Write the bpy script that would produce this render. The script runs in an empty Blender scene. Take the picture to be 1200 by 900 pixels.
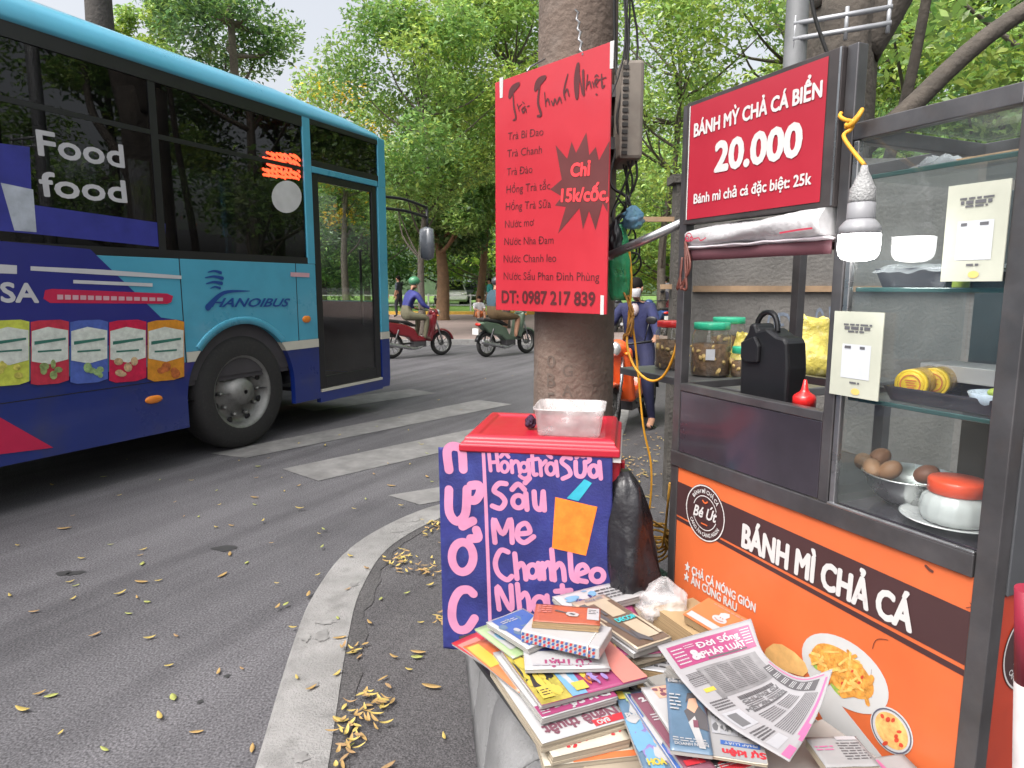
import bpy, bmesh, math, random
import numpy as np
from mathutils import Vector, Matrix, noise
R_ = math.radians
sc = bpy.context.scene
COL = sc.collection
# ------------------------------------------------------------------ camera
CAM_H, FPX, HORIZ = 1.42, 790.0, 335.0
PITCH = math.atan((450 - HORIZ) / FPX)
cd = bpy.data.cameras.new('camera'); cam = bpy.data.objects.new('camera', cd); COL.objects.link(cam)
cam.location = (0, 0, CAM_H); cam.rotation_euler = (math.pi / 2 - PITCH, 0, 0)
cd.sensor_width = 36; cd.lens = 36 * FPX / 1200; cd.clip_start = .05; cd.clip_end = 2000
sc.camera = cam
# ------------------------------------------------------------------ sky, sun, exposure
SUN_EL, SUN_AZ = 56, 222          # azimuth measured clockwise from +Y
w = bpy.data.worlds.new('World'); sc.world = w; w.use_nodes = True
nt = w.node_tree; bg = nt.nodes['Background']
sky = nt.nodes.new('ShaderNodeTexSky'); sky.sky_type = 'NISHITA'; sky.sun_disc = False
sky.sun_elevation = R_(SUN_EL); sky.sun_rotation = R_(SUN_AZ)
sky.air_density = 1.0; sky.dust_density = 8.0; sky.ozone_density = 1.0
hs = nt.nodes.new('ShaderNodeHueSaturation'); hs.inputs['Saturation'].default_value = .28
nt.links.new(sky.outputs[0], hs.inputs['Color']); nt.links.new(hs.outputs[0], bg.inputs[0])
bg.inputs[1].default_value = .15
sl = bpy.data.lights.new('sun', 'SUN'); sl.energy = 0.5; sl.angle = R_(30); sl.color = (1, .96, .9)
so = bpy.data.objects.new('sun', sl); COL.objects.link(so)
so.rotation_euler = Vector((math.sin(R_(SUN_AZ)) * math.cos(R_(SUN_EL)), math.cos(R_(SUN_AZ)) * math.cos(R_(SUN_EL)), math.sin(R_(SUN_EL)))).to_track_quat('Z', 'Y').to_euler()
so.location = (0, 0, 30)
sc.view_settings.view_transform = 'Standard'; sc.view_settings.look = 'None'
sc.view_settings.exposure = 1.16; sc.view_settings.gamma = 1
sc.view_settings.use_curve_mapping = False
sc.render.engine = 'CYCLES'
sc.cycles.use_denoising = True
sc.cycles.max_bounces = 8; sc.cycles.transparent_max_bounces = 24
sc.cycles.diffuse_bounces = 3; sc.cycles.glossy_bounces = 3; sc.cycles.transmission_bounces = 6
sc.cycles.sample_clamp_indirect = 6; sc.cycles.caustics_reflective = False; sc.cycles.caustics_refractive = False
# ------------------------------------------------------------------ view geometry (photo pixels, 1200x900)
_F = Vector((0, math.cos(PITCH), -math.sin(PITCH))); _U = Vector((0, math.sin(PITCH), math.cos(PITCH))); _X = Vector((1, 0, 0))
CAMP = Vector((0, 0, CAM_H))
def ray(x, y): return _F + _X * ((x - 600) / FPX) + _U * ((450 - y) / FPX)
def G(x, y, z=0.0):
    d = ray(x, y); return CAMP + d * ((z - CAM_H) / d.z)
def AT(x, y, Y):
    d = ray(x, y); return CAMP + d * (Y / d.y)
def frame(o, ex, ey):
    ex = Vector(ex).normalized(); ey = Vector(ey); ey = (ey - ex * ey.dot(ex)).normalized(); ez = ex.cross(ey)
    M = Matrix((ex, ey, ez)).transposed().to_4x4(); M.translation = Vector(o); return M
class Plane:
    """a flat surface of the place: local x right, local y up, local z out towards the street"""
    def __init__(s, o, ex, ey): s.M = frame(o, ex, ey); s.I = s.M.inverted()
    def hit(s, x, y):
        d = s.I.to_3x3() @ ray(x, y); c = s.I @ CAMP; q = c + d * (-c.z / d.z); return (q.x, q.y)
# ------------------------------------------------------------------ materials
MATS = {}
def mat(name, col, rough=.6, metal=0.0, var=.12, vscale=6.0, bump=0.0, bscale=60.0, spec=.5, dirt=0.0, dcol=(.05, .04, .03), emit=None, coat=0.0, sss=0, trans=0):
    if name in MATS: return MATS[name]
    m = bpy.data.materials.new(name); m.use_nodes = True; n = m.node_tree.nodes; l = m.node_tree.links
    b = n['Principled BSDF']; b.inputs['Roughness'].default_value = rough; b.inputs['Metallic'].default_value = metal
    b.inputs['Specular IOR Level'].default_value = spec; b.inputs['Coat Weight'].default_value = coat; b.inputs['Coat Roughness'].default_value = .08
    tc = n.new('ShaderNodeTexCoord'); src = tc.outputs['Object']
    nz = n.new('ShaderNodeTexNoise'); nz.inputs['Scale'].default_value = vscale; nz.inputs['Detail'].default_value = 8; nz.inputs['Roughness'].default_value = .65
    l.new(src, nz.inputs['Vector'])
    rm = n.new('ShaderNodeMapRange'); rm.inputs[1].default_value = .3; rm.inputs[2].default_value = .7
    rm.inputs[3].default_value = 1 - var; rm.inputs[4].default_value = 1 + var; l.new(nz.outputs[0], rm.inputs[0])
    mx = n.new('ShaderNodeVectorMath'); mx.operation = 'SCALE'; mx.inputs[0].default_value = col[:3]; l.new(rm.outputs[0], mx.inputs['Scale'])
    out = mx.outputs[0]
    if dirt > 0:
        n2 = n.new('ShaderNodeTexNoise'); n2.inputs['Scale'].default_value = vscale * 2.7; n2.inputs['Detail'].default_value = 10; l.new(src, n2.inputs['Vector'])
        r2 = n.new('ShaderNodeMapRange'); r2.inputs[1].default_value = .52; r2.inputs[2].default_value = .78; r2.inputs[4].default_value = dirt; l.new(n2.outputs[0], r2.inputs[0])
        mm = n.new('ShaderNodeMix'); mm.data_type = 'RGBA'; l.new(r2.outputs[0], mm.inputs[0]); l.new(out, mm.inputs[6]); mm.inputs[7].default_value = (*dcol, 1); out = mm.outputs[2]
    l.new(out, b.inputs['Base Color'])
    rr = n.new('ShaderNodeMapRange'); rr.inputs[1].default_value = .25; rr.inputs[2].default_value = .75; rr.inputs[3].default_value = max(.02, rough - .08); rr.inputs[4].default_value = min(1, rough + .1)
    l.new(nz.outputs[0], rr.inputs[0]); l.new(rr.outputs[0], b.inputs['Roughness'])
    if bump > 0:
        nb = n.new('ShaderNodeTexNoise'); nb.inputs['Scale'].default_value = bscale; nb.inputs['Detail'].default_value = 6; l.new(src, nb.inputs['Vector'])
        bp = n.new('ShaderNodeBump'); bp.inputs['Strength'].default_value = bump; bp.inputs['Distance'].default_value = .02; l.new(nb.outputs[0], bp.inputs['Height']); l.new(bp.outputs[0], b.inputs['Normal'])
    if emit: b.inputs['Emission Color'].default_value = (*emit[0], 1); b.inputs['Emission Strength'].default_value = emit[1]
    if trans: b.inputs['Transmission Weight'].default_value = trans
    MATS[name] = m; return m
def glass(name, tint=(.9, .95, .95), refl=.9, rough=.02, haze=0.0, hcol=(.6, .6, .6), ior=1.5):
    """thin pane: tinted see-through mixed with a fresnel mirror and a little film of dirt"""
    if name in MATS: return MATS[name]
    m = bpy.data.materials.new(name); m.use_nodes = True; n = m.node_tree.nodes; l = m.node_tree.links
    n.remove(n['Principled BSDF']); o = n['Material Output']
    t = n.new('ShaderNodeBsdfTransparent'); t.inputs[0].default_value = (*tint, 1)
    g = n.new('ShaderNodeBsdfGlossy'); g.inputs['Roughness'].default_value = rough; g.inputs[0].default_value = (refl, refl, refl, 1)
    fr = n.new('ShaderNodeFresnel'); ge = n.new('ShaderNodeNewGeometry'); mi = n.new('ShaderNodeMapRange'); mi.inputs[3].default_value = ior; mi.inputs[4].default_value = 1 / ior
    l.new(ge.outputs['Backfacing'], mi.inputs[0]); l.new(mi.outputs[0], fr.inputs[0])
    s = n.new('ShaderNodeMixShader'); l.new(fr.outputs[0], s.inputs[0]); l.new(t.outputs[0], s.inputs[1]); l.new(g.outputs[0], s.inputs[2]); last = s
    if haze > 0:
        d = n.new('ShaderNodeBsdfDiffuse'); d.inputs[0].default_value = (*hcol, 1)
        tc = n.new('ShaderNodeTexCoord'); nz = n.new('ShaderNodeTexNoise'); nz.inputs['Scale'].default_value = 9; nz.inputs['Detail'].default_value = 8; l.new(tc.outputs['Object'], nz.inputs['Vector'])
        r = n.new('ShaderNodeMapRange'); r.inputs[1].default_value = .3; r.inputs[2].default_value = .75; r.inputs[3].default_value = haze * .35; r.inputs[4].default_value = haze * 1.6; l.new(nz.outputs[0], r.inputs[0])
        s2 = n.new('ShaderNodeMixShader'); l.new(r.outputs[0], s2.inputs[0]); l.new(s.outputs[0], s2.inputs[1]); l.new(d.outputs[0], s2.inputs[2]); last = s2
    l.new(last.outputs[0], o.inputs[0]); MATS[name] = m; return m
def film(name, col, alpha=.5, rough=.25, wr=.4):
    """thin translucent plastic: part clear, part milky, glossy creases"""
    if name in MATS: return MATS[name]
    m = bpy.data.materials.new(name); m.use_nodes = True; n = m.node_tree.nodes; l = m.node_tree.links
    b = n['Principled BSDF']; b.inputs['Base Color'].default_value = (*col, 1); b.inputs['Roughness'].default_value = rough
    tc = n.new('ShaderNodeTexCoord'); nz = n.new('ShaderNodeTexNoise'); nz.inputs['Scale'].default_value = 14; nz.inputs['Detail'].default_value = 5; l.new(tc.outputs['Object'], nz.inputs['Vector'])
    r = n.new('ShaderNodeMapRange'); r.inputs[1].default_value = .3; r.inputs[2].default_value = .7; r.inputs[3].default_value = max(0, alpha - .25); r.inputs[4].default_value = min(1, alpha + .25); l.new(nz.outputs[0], r.inputs[0]); l.new(r.outputs[0], b.inputs['Alpha'])
    bp = n.new('ShaderNodeBump'); bp.inputs['Strength'].default_value = wr; bp.inputs['Distance'].default_value = .03; l.new(nz.outputs[0], bp.inputs['Height']); l.new(bp.outputs[0], b.inputs['Normal'])
    MATS[name] = m; return m
# ------------------------------------------------------------------ objects
WM = {}
def tag(o, label=None, cat=None, group=None, kind=None):
    if label: o['label'] = label
    if cat: o['category'] = cat
    if group: o['group'] = group
    if kind: o['kind'] = kind
    return o
def thing(name, label, cat, loc=(0, 0, 0), rz=0.0, group=None, M=None):
    o = bpy.data.objects.new(name, None); COL.objects.link(o); o.empty_display_size = .1
    if M is None: M = Matrix.Translation(Vector(loc)) @ Matrix.Rotation(rz, 4, 'Z')
    o.matrix_basis = M; WM[o] = M.copy(); return tag(o, label, cat, group)
def copy_tree(o, parent=None):
    c = o.copy(); COL.objects.link(c)
    if parent is not None: c.parent = parent
    for ch in list(o.children): copy_tree(ch, c)
    return c
class MB:
    """collects faces of ONE mesh object; M maps the coordinates given to world (or to a prototype's own space)"""
    def __init__(s, M=None): s.v = []; s.f = []; s.mi = []; s.M = M; s.cur = 0; s.sm = []
    def pts(s, P, M=None):
        k = len(s.v); MM = M or s.M
        for p in P:
            p = Vector(p); s.v.append(MM @ p if MM else p)
        return k
    def face(s, ids, smooth=False): s.f.append(tuple(ids)); s.mi.append(s.cur); s.sm.append(smooth)
    def poly(s, P, M=None): k = s.pts(P, M); s.face(range(k, k + len(P))); return s
    def box(s, a, b, M=None):
        x0, y0, z0 = [min(a[i], b[i]) for i in range(3)]; x1, y1, z1 = [max(a[i], b[i]) for i in range(3)]
        k = s.pts([(x0, y0, z0), (x1, y0, z0), (x1, y1, z0), (x0, y1, z0), (x0, y0, z1), (x1, y0, z1), (x1, y1, z1), (x0, y1, z1)], M)
        for q in ((0, 3, 2, 1), (4, 5, 6, 7), (0, 1, 5, 4), (1, 2, 6, 5), (2, 3, 7, 6), (3, 0, 4, 7)): s.face([k + i for i in q])
        return s
    def prism(s, bot, top, smooth=False):
        n = len(bot); k = s.pts(list(bot) + list(top))
        s.face([k + i for i in reversed(range(n))]); s.face([k + n + i for i in range(n)])
        for i in range(n): j = (i + 1) % n; s.face((k + i, k + j, k + n + j, k + n + i), smooth)
        return s
    def ext(s, P2, a0, a1, axis=1):
        """extrude a 2-D outline along an axis (0:x 1:y 2:z)"""
        def q(p, a): return {0: (a, p[0], p[1]), 1: (p[0], a, p[1]), 2: (p[0], p[1], a)}[axis]
        return s.prism([q(p, a0) for p in P2], [q(p, a1) for p in P2])
    def rings(s, rings, closed_ends=True, smooth=True, loop=False):
        n = len(rings[0]); ks = [s.pts(r) for r in rings]
        m = len(ks)
        for i in range(m if loop else m - 1):
            a, b = ks[i], ks[(i + 1) % m]
            for j in range(n): q = (j + 1) % n; s.face((a + j, a + q, b + q, b + j), smooth)
        if closed_ends and not loop: s.face([ks[0] + i for i in reversed(range(n))]); s.face([ks[-1] + i for i in range(n)])
        return s
    def tube(s, P, r, n=8, smooth=True, caps=True):
        P = [Vector(p) for p in P]; rr = r if hasattr(r, '__len__') else [r] * len(P)
        rings = []; up = None
        for i, p in enumerate(P):
            t = (P[min(i + 1, len(P) - 1)] - P[max(i - 1, 0)]).normalized()
            if up is None: up = Vector((0, 0, 1)) if abs(t.z) < .9 else Vector((1, 0, 0))
            a = t.cross(up)
            if a.length < 1e-4: a = t.cross(Vector((0, 1, 0)))
            a.normalize(); b = a.cross(t).normalized(); up = b
            rings.append([p + (a * math.cos(2 * math.pi * k / n) + b * math.sin(2 * math.pi * k / n)) * rr[i] for k in range(n)])
        return s.rings(rings, caps, smooth)
    def lathe(s, prof, c=(0, 0, 0), n=24, smooth=True, axis='Z', caps=True, wob=None):
        c = Vector(c); rings = []
        for r, z in prof:
            ring = []
            for k in range(n):
                a = 2 * math.pi * k / n; q = r * (wob(a, z) if wob else 1)
                p = (q * math.cos(a), q * math.sin(a), z)
                if axis == 'Y': p = (p[0], p[2], p[1])
                if axis == 'X': p = (p[2], p[0], p[1])
                ring.append(c + Vector(p))
            rings.append(ring)
        return s.rings(rings, caps, smooth)
    def ell(s, c, r, n=12, m=8, rot=None):
        c = Vector(c); rings = []
        for i in range(1, m):
            th = math.pi * i / m; ring = []
            for k in range(n):
                a = 2 * math.pi * k / n
                p = Vector((r[0] * math.sin(th) * math.cos(a), r[1] * math.sin(th) * math.sin(a), -r[2] * math.cos(th)))
                ring.append(c + (rot @ p if rot else p))
            rings.append(ring)
        return s.rings(rings, True, True)
    def grid(s, fn, nu, nv, smooth=True, flip=False):
        k = s.pts([fn(i / nu, j / nv) for j in range(nv + 1) for i in range(nu + 1)])
        for j in range(nv):
            for i in range(nu):
                q = [k + j * (nu + 1) + i, k + j * (nu + 1) + i + 1, k + (j + 1) * (nu + 1) + i + 1, k + (j + 1) * (nu + 1) + i]
                s.face(q[::-1] if flip else q, smooth)
        return s
    def build(s, name, m, parent=None, bevel=0.0, origin=None, solid=0.0):
        me = bpy.data.meshes.new(name); mats = m if isinstance(m, (list, tuple)) else [m]
        if parent is not None:
            I = WM[parent].inverted(); off = I
        else:
            if origin is None and s.v:
                xs = [v.x for v in s.v]; ys = [v.y for v in s.v]; zs = [v.z for v in s.v]
                origin = Vector(((min(xs) + max(xs)) / 2, (min(ys) + max(ys)) / 2, min(zs)))
            off = Matrix.Translation(-Vector(origin))
        me.from_pydata([off @ v for v in s.v], [], s.f); me.update()
        for x in mats: me.materials.append(x)
        me.polygons.foreach_set('material_index', s.mi); me.polygons.foreach_set('use_smooth', s.sm)
        o = bpy.data.objects.new(name, me); COL.objects.link(o)
        if parent is not None: o.parent = parent; WM[o] = WM[parent]
        else: o.location = origin; WM[o] = Matrix.Translation(Vector(origin))
        if solid: q = o.modifiers.new('solid', 'SOLIDIFY'); q.thickness = solid; q.offset = 0
        if bevel: q = o.modifiers.new('bevel', 'BEVEL'); q.width = bevel; q.segments = 2; q.limit_method = 'ANGLE'; q.angle_limit = R_(40)
        return o
# ------------------------------------------------------------------ flat lettering and painted strokes
HORN = dict(zip('ơớờởỡợĐđ', 'oóòỏõọDd'))
def text_mesh(s, bold=0.0, shear=0.0, res=3, spacing=1.0):
    V, Fc = raw_text(''.join(HORN.get(c, c) for c in s), bold, shear, res, spacing)
    for i, c in enumerate(s):          # the horn of the letter o-horn, set beside its bowl
        if c in 'Đđ':
            xe = max(v[0] for v in raw_text(''.join(HORN.get(q, q) for q in s[:i + 1]), bold, 0, 1, spacing)[0]); k = len(V); wd = (lambda q: max(v[0] for v in q) - min(v[0] for v in q))(raw_text(HORN[c], bold, 0, 1)[0])
            a, b, y0, y1 = (xe - wd - .07, xe - wd + .26, .315, .385) if c == 'Đ' else (xe - .24, xe + .07, .555, .615)
            V += [(a + shear * y0, y0), (b + shear * y0, y0), (b + shear * y1, y1), (a + shear * y1, y1)]; Fc.append(tuple(range(k, k + 4)))
        elif c in HORN:
            xe = max(v[0] for v in raw_text(''.join(HORN.get(q, q) for q in s[:i + 1]), bold, 0, 1, spacing)[0]); k = len(V)
            V += [(xe - .035 + shear * .4, .40), (xe + .02 + shear * .38, .385), (xe + .075 + shear * .45, .455), (xe + .085 + shear * .55, .56), (xe + .0 + shear * .55, .56), (xe + .0 + shear * .47, .47)]; Fc.append(tuple(range(k, k + 6)))
    return V, Fc
def raw_text(s, bold=0.0, shear=0.0, res=3, spacing=1.0):
    cu = bpy.data.curves.new('lettering', 'FONT'); cu.body = s; cu.size = 1; cu.resolution_u = res; cu.offset = bold; cu.shear = shear; cu.space_character = spacing
    ob = bpy.data.objects.new('lettering', cu); me = bpy.data.meshes.new_from_object(ob)
    V = [(v.co.x, v.co.y) for v in me.vertices]; Fc = [tuple(p.vertices) for p in me.polygons]
    bpy.data.meshes.remove(me); bpy.data.objects.remove(ob); bpy.data.curves.remove(cu)
    return V, Fc
CAPH = .73
def put_text(mb, s, pl, A, B, hpx=None, cap=None, bold=0.0, shear=0.0, lift=.0015, res=3, warp=None, spacing=1.0, local=False, fat=0.0):
    """write s on plane pl from A to B (photo pixels of the baseline, or local coordinates)"""
    V, Fc = text_mesh(s, bold, shear, res, spacing)
    if not V: return
    a = Vector(A if local else pl.hit(*A)); b = Vector(B if local else pl.hit(*B))
    if cap is None: t = Vector(pl.hit(A[0], A[1] - hpx)); cap = (t - a).length
    x0 = min(v[0] for v in V); x1 = max(v[0] for v in V); d = b - a; L = d.length; d.normalize(); e = Vector((-d.y, d.x))
    P = []
    for x, y in V:
        q = a + d * ((x - x0) / (x1 - x0) * L) + e * (y / CAPH * cap)
        P.append(warp(q.x, q.y, lift) if warp else (q.x, q.y, lift))
    M = None if warp else (pl.M if pl else None)
    offs_ = [(0, 0)] + ([(fat * cap * math.cos(a), fat * cap * math.sin(a)) for a in [i * math.pi / 4 for i in range(8)]] if fat else [])
    for j, (dx, dy) in enumerate(offs_):
        k = mb.pts([(p[0] + dx, p[1] + dy, p[2] + j * 4e-5) for p in P], M)
        for f in Fc: mb.face([k + i for i in f])
def smooth_path(P, sub=6, closed=False):
    P = [Vector(p) for p in P]; n = len(P); out = []
    if n < 3 and not closed: return P
    for i in range(n if closed else n - 1):
        g = (lambda k: P[k % n]) if closed else (lambda k: P[max(0, min(n - 1, k))])
        p0, p1, p2, p3 = g(i - 1), g(i), g(i + 1), g(i + 2)
        for k in range(sub):
            t = k / sub
            out.append(.5 * ((2 * p1) + (p2 - p0) * t + (2 * p0 - 5 * p1 + 4 * p2 - p3) * t * t + (3 * p1 - p0 - 3 * p2 + p3) * t ** 3))
    if not closed: out.append(P[-1])
    return out
_lift = [0]
def stroke(mb, pl, P, wd, lift=.0015, closed=False, sub=6, taper=None, caps=True, rng=None):
    """a brushed line of width wd (m) through local 2-D points, with round ends"""
    Q = smooth_path(P, sub, closed)
    if closed: Q = Q + [Q[0]]
    n = len(Q); _lift[0] = (_lift[0] + 1) % 12
    z0 = lift + _lift[0] * 4e-5; L = []; Rr = []
    for i, p in enumerate(Q):
        t = (Q[min(n - 1, i + 1)] - Q[max(0, i - 1)])
        if closed and i in (0, n - 1): t = Q[1] - Q[n - 2]
        if t.length < 1e-9: t = Vector((1, 0))
        t.normalize(); nn = Vector((-t.y, t.x)); h = wd / 2 * (taper(i / (n - 1)) if taper else 1)
        if rng: h *= rng.uniform(.93, 1.07)
        z = z0 + 2.5e-4 * i / n; L.append((*(p + nn * h), z)); Rr.append((*(p - nn * h), z))
    k = mb.pts(L + Rr, pl.M if pl else None)
    for i in range(n - 1): mb.face((k + n + i, k + n + i + 1, k + i + 1, k + i))
    if caps and not closed:
        for i, sg in ((0, -1), (n - 1, 1)):
            t = (Q[1] - Q[0]) if i == 0 else (Q[-1] - Q[-2])
            if t.length < 1e-9: continue
            t.normalize(); t = t * sg; nn = Vector((-t.y, t.x)); h = wd / 2 * (taper(i / (n - 1)) if taper else 1); z = z0 + 2.5e-4 * i / n + 2e-5
            arc = [(*(Q[i] + nn * h * math.cos(a) + t * h * math.sin(a)), z) for a in [math.pi * q / 8 for q in range(9)]]
            mb.poly(arc[::-1], pl.M if pl else None)
def flat(mb, pl, P, lift=.001, px=True):
    q = [pl.hit(*p) if px else p for p in P]
    # wind towards +z
    ar = sum(q[i][0] * q[(i + 1) % len(q)][1] - q[(i + 1) % len(q)][0] * q[i][1] for i in range(len(q)))
    if ar < 0: q = q[::-1]
    mb.poly([(x, y, lift) for x, y in q], pl.M if pl else None)
def oval(c, rx, ry, n=28, rot=0.0, a0=0, a1=2 * math.pi):
    return [(c[0] + rx * math.cos(a) * math.cos(rot) - ry * math.sin(a) * math.sin(rot), c[1] + rx * math.cos(a) * math.sin(rot) + ry * math.sin(a) * math.cos(rot)) for a in [a0 + (a1 - a0) * i / n for i in range(n if abs(a1 - a0 - 2 * math.pi) < 1e-6 else n + 1)]]
def sheet_text(mb, rng, x0, x1, y0, y1, rows, lift, pl=None, warp=None, fill=.38, M=None):
    """rows of small illegible print as thin word-length dashes"""
    for r in range(rows):
        yy = y1 - (r + .5) * (y1 - y0) / rows; h = (y1 - y0) / rows * fill / 2; x = x0
        while x < x1 - .002:
            L = min(rng.uniform(.006, .02), x1 - x)
            P = [(x, yy - h), (x + L, yy - h), (x + L, yy + h), (x, yy + h)]
            mb.poly([warp(a, b, lift) if warp else (a, b, lift) for a, b in P], None if warp else (pl.M if pl else M)); x += L + .003
# ================================================================== SETTING
rng = random.Random(7)
def asphalt(name, base, dark, scale=1.0, stain=.5):
    m = bpy.data.materials.new(name); m.use_nodes = True; n = m.node_tree.nodes; l = m.node_tree.links; b = n['Principled BSDF']
    tc = n.new('ShaderNodeTexCoord'); mp = n.new('ShaderNodeMapping'); l.new(tc.outputs['Object'], mp.inputs[0])
    a = n.new('ShaderNodeTexNoise'); a.inputs['Scale'].default_value = .55 * scale; a.inputs['Detail'].default_value = 10; a.inputs['Roughness'].default_value = .7; l.new(mp.outputs[0], a.inputs[0])
    mp2 = n.new('ShaderNodeMapping'); mp2.inputs['Scale'].default_value = (.22, 3.6, 1); mp3 = n.new('ShaderNodeMapping'); mp3.inputs['Rotation'].default_value = (0, 0, R_(-63)); l.new(tc.outputs['Object'], mp3.inputs[0]); l.new(mp3.outputs[0], mp2.inputs[0])
    t = n.new('ShaderNodeTexNoise'); t.inputs['Scale'].default_value = 1.1; t.inputs['Detail'].default_value = 7; l.new(mp2.outputs[0], t.inputs[0])
    g = n.new('ShaderNodeTexNoise'); g.inputs['Scale'].default_value = 120 * scale; g.inputs['Detail'].default_value = 3; l.new(mp.outputs[0], g.inputs[0])
    v = n.new('ShaderNodeTexVoronoi'); v.inputs['Scale'].default_value = 95 * scale; l.new(mp.outputs[0], v.inputs[0])
    ad = n.new('ShaderNodeMath'); ad.operation = 'ADD'; l.new(a.outputs[0], ad.inputs[0]); l.new(t.outputs[0], ad.inputs[1])
    r = n.new('ShaderNodeMapRange'); r.inputs[1].default_value = .78; r.inputs[2].default_value = 1.2; l.new(ad.outputs[0], r.inputs[0])
    mx = n.new('ShaderNodeMix'); mx.data_type = 'RGBA'; mx.inputs[6].default_value = (*dark, 1); mx.inputs[7].default_value = (*base, 1); l.new(r.outputs[0], mx.inputs[0])
    gr = n.new('ShaderNodeMapRange'); gr.inputs[1].default_value = .3; gr.inputs[2].default_value = .7; gr.inputs[3].default_value = .45; gr.inputs[4].default_value = 1.6; l.new(g.outputs[0], gr.inputs[0])
    sc_ = n.new('ShaderNodeVectorMath'); sc_.operation = 'SCALE'; l.new(mx.outputs[2], sc_.inputs[0]); l.new(gr.outputs[0], sc_.inputs['Scale'])
    l.new(sc_.outputs[0], b.inputs['Base Color']); b.inputs['Roughness'].default_value = .78; b.inputs['Specular IOR Level'].default_value = .35
    bp = n.new('ShaderNodeBump'); bp.inputs['Strength'].default_value = .55; bp.inputs['Distance'].default_value = .004; l.new(v.outputs[0], bp.inputs['Height']); l.new(bp.outputs[0], b.inputs['Normal'])
    return m
M_road = asphalt('asphalt', (.110, .106, .114), (.060, .058, .063))
M_walk = asphalt('pavement_asphalt', (.086, .082, .085), (.054, .051, .054), 1.4)
M_far = mat('far_paving', (.25, .19, .175), .85, vscale=1.5, var=.15)
M_kerb = mat('kerb_concrete', (.22, .215, .21), .85, var=.25, vscale=3.5, bump=.5, bscale=120, dirt=.75, dcol=(.115, .11, .108))
M_conc = mat('concrete', (.24, .235, .23), .85, var=.25, vscale=4, bump=.5, bscale=90, dirt=.5, dcol=(.10, .095, .09))
M_paint = mat('worn_road_paint', (.172, .168, .165), .78, var=.3, vscale=5, dirt=.9, dcol=(.13, .127, .128))
M_yel = mat('yellow_kerb_paint', (.55, .33, .05), .7, var=.2)
M_grass = mat('grass', (.12, .22, .04), .9, var=.4, vscale=20, bump=1, bscale=80)

mb = MB(); S = 400; mb.poly([(-S, -S, 0), (S, -S, 0), (S, S, 0), (-S, S, 0)]); tag(mb.build('road', M_road, origin=(0, 0, 0)), kind='structure')
# flush concrete kerb sweeping round the corner
kc = [(-.42, .2), (-.53, 1.0), (-.655, 1.82), (-.765, 2.5), (-.815, 3.0), (-.765, 3.55), (-.49, 4.08), (-.08, 4.42), (.45, 5.0), (.92, 6.2), (1.35, 8.2), (1.9, 11), (2.6, 14.5)]
KC = [p.to_2d() for p in smooth_path([(x, y, 0) for x, y in kc], 8)]
def offs(P, d):
    out = []
    for i, p in enumerate(P):
        t = (P[min(len(P) - 1, i + 1)] - P[max(0, i - 1)]).normalized(); out.append(p + Vector((t.y, -t.x)) * d)
    return out
inn = offs(KC, .108); outr = offs(KC, -.108)
mb = MB()
for i in range(len(KC) - 1):
    a, b, c, d = outr[i], outr[i + 1], inn[i + 1], inn[i]
    k = mb.pts([(*a, .0), (*b, .0), (*(b.lerp(c, .06)), .012), (*(a.lerp(d, .06)), .012), (*c, .014), (*d, .014)])
    mb.face((k + 3, k + 2, k + 1, k), True); mb.face((k + 5, k + 4, k + 2, k + 3), True)
tag(mb.build('kerb', M_kerb, origin=(0, 0, 0)), kind='structure')
# pavement behind the kerb, one sheet, with a darker gutter of patched asphalt along it
mb = MB(); far_ = [Vector((40, 14.5)), Vector((40, .2))]
mb.poly([(p.x, p.y, .008) for p in (inn + far_)][::-1]); tag(mb.build('pavement', M_walk, origin=(0, 0, 0)), kind='structure')
g1 = offs(KC, .11); g2 = [p + Vector((rng.uniform(-.02, .02), rng.uniform(-.02, .02))) for p in offs(KC, .17)]
mb = MB()
for i in range(len(KC) - 30): mb.poly([(*g1[i], .012), (*g2[i], .012), (*g2[i + 1], .012), (*g1[i + 1], .012)])
tag(mb.build('gutter_patch', asphalt('patched_asphalt', (.078, .074, .075), (.05, .048, .049), 1.2), origin=(0, 0, 0)), kind='structure')
# zebra stripes
mb = MB()
for q in ([(331, 550), (373, 564), (648, 500), (620, 489)], [(247, 532), (288, 537), (600, 474), (560, 469)], [(335, 475), (368, 482), (512, 461), (482, 456)], [(455, 581), (492, 592), (640, 565), (640, 551)]):
    P = [G(*p) for p in q]; n_ = 14
    A = [P[0].lerp(P[3], i / n_) for i in range(n_ + 1)]; B = [P[1].lerp(P[2], i / n_) for i in range(n_ + 1)]
    for i in range(n_): mb.poly([(A[i].x, A[i].y, .004), (B[i].x, B[i].y, .004), (B[i + 1].x, B[i + 1].y, .004), (A[i + 1].x, A[i + 1].y, .004)])
tag(mb.build('zebra_crossing', M_paint, origin=(0, 0, 0)), kind='structure')
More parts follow.
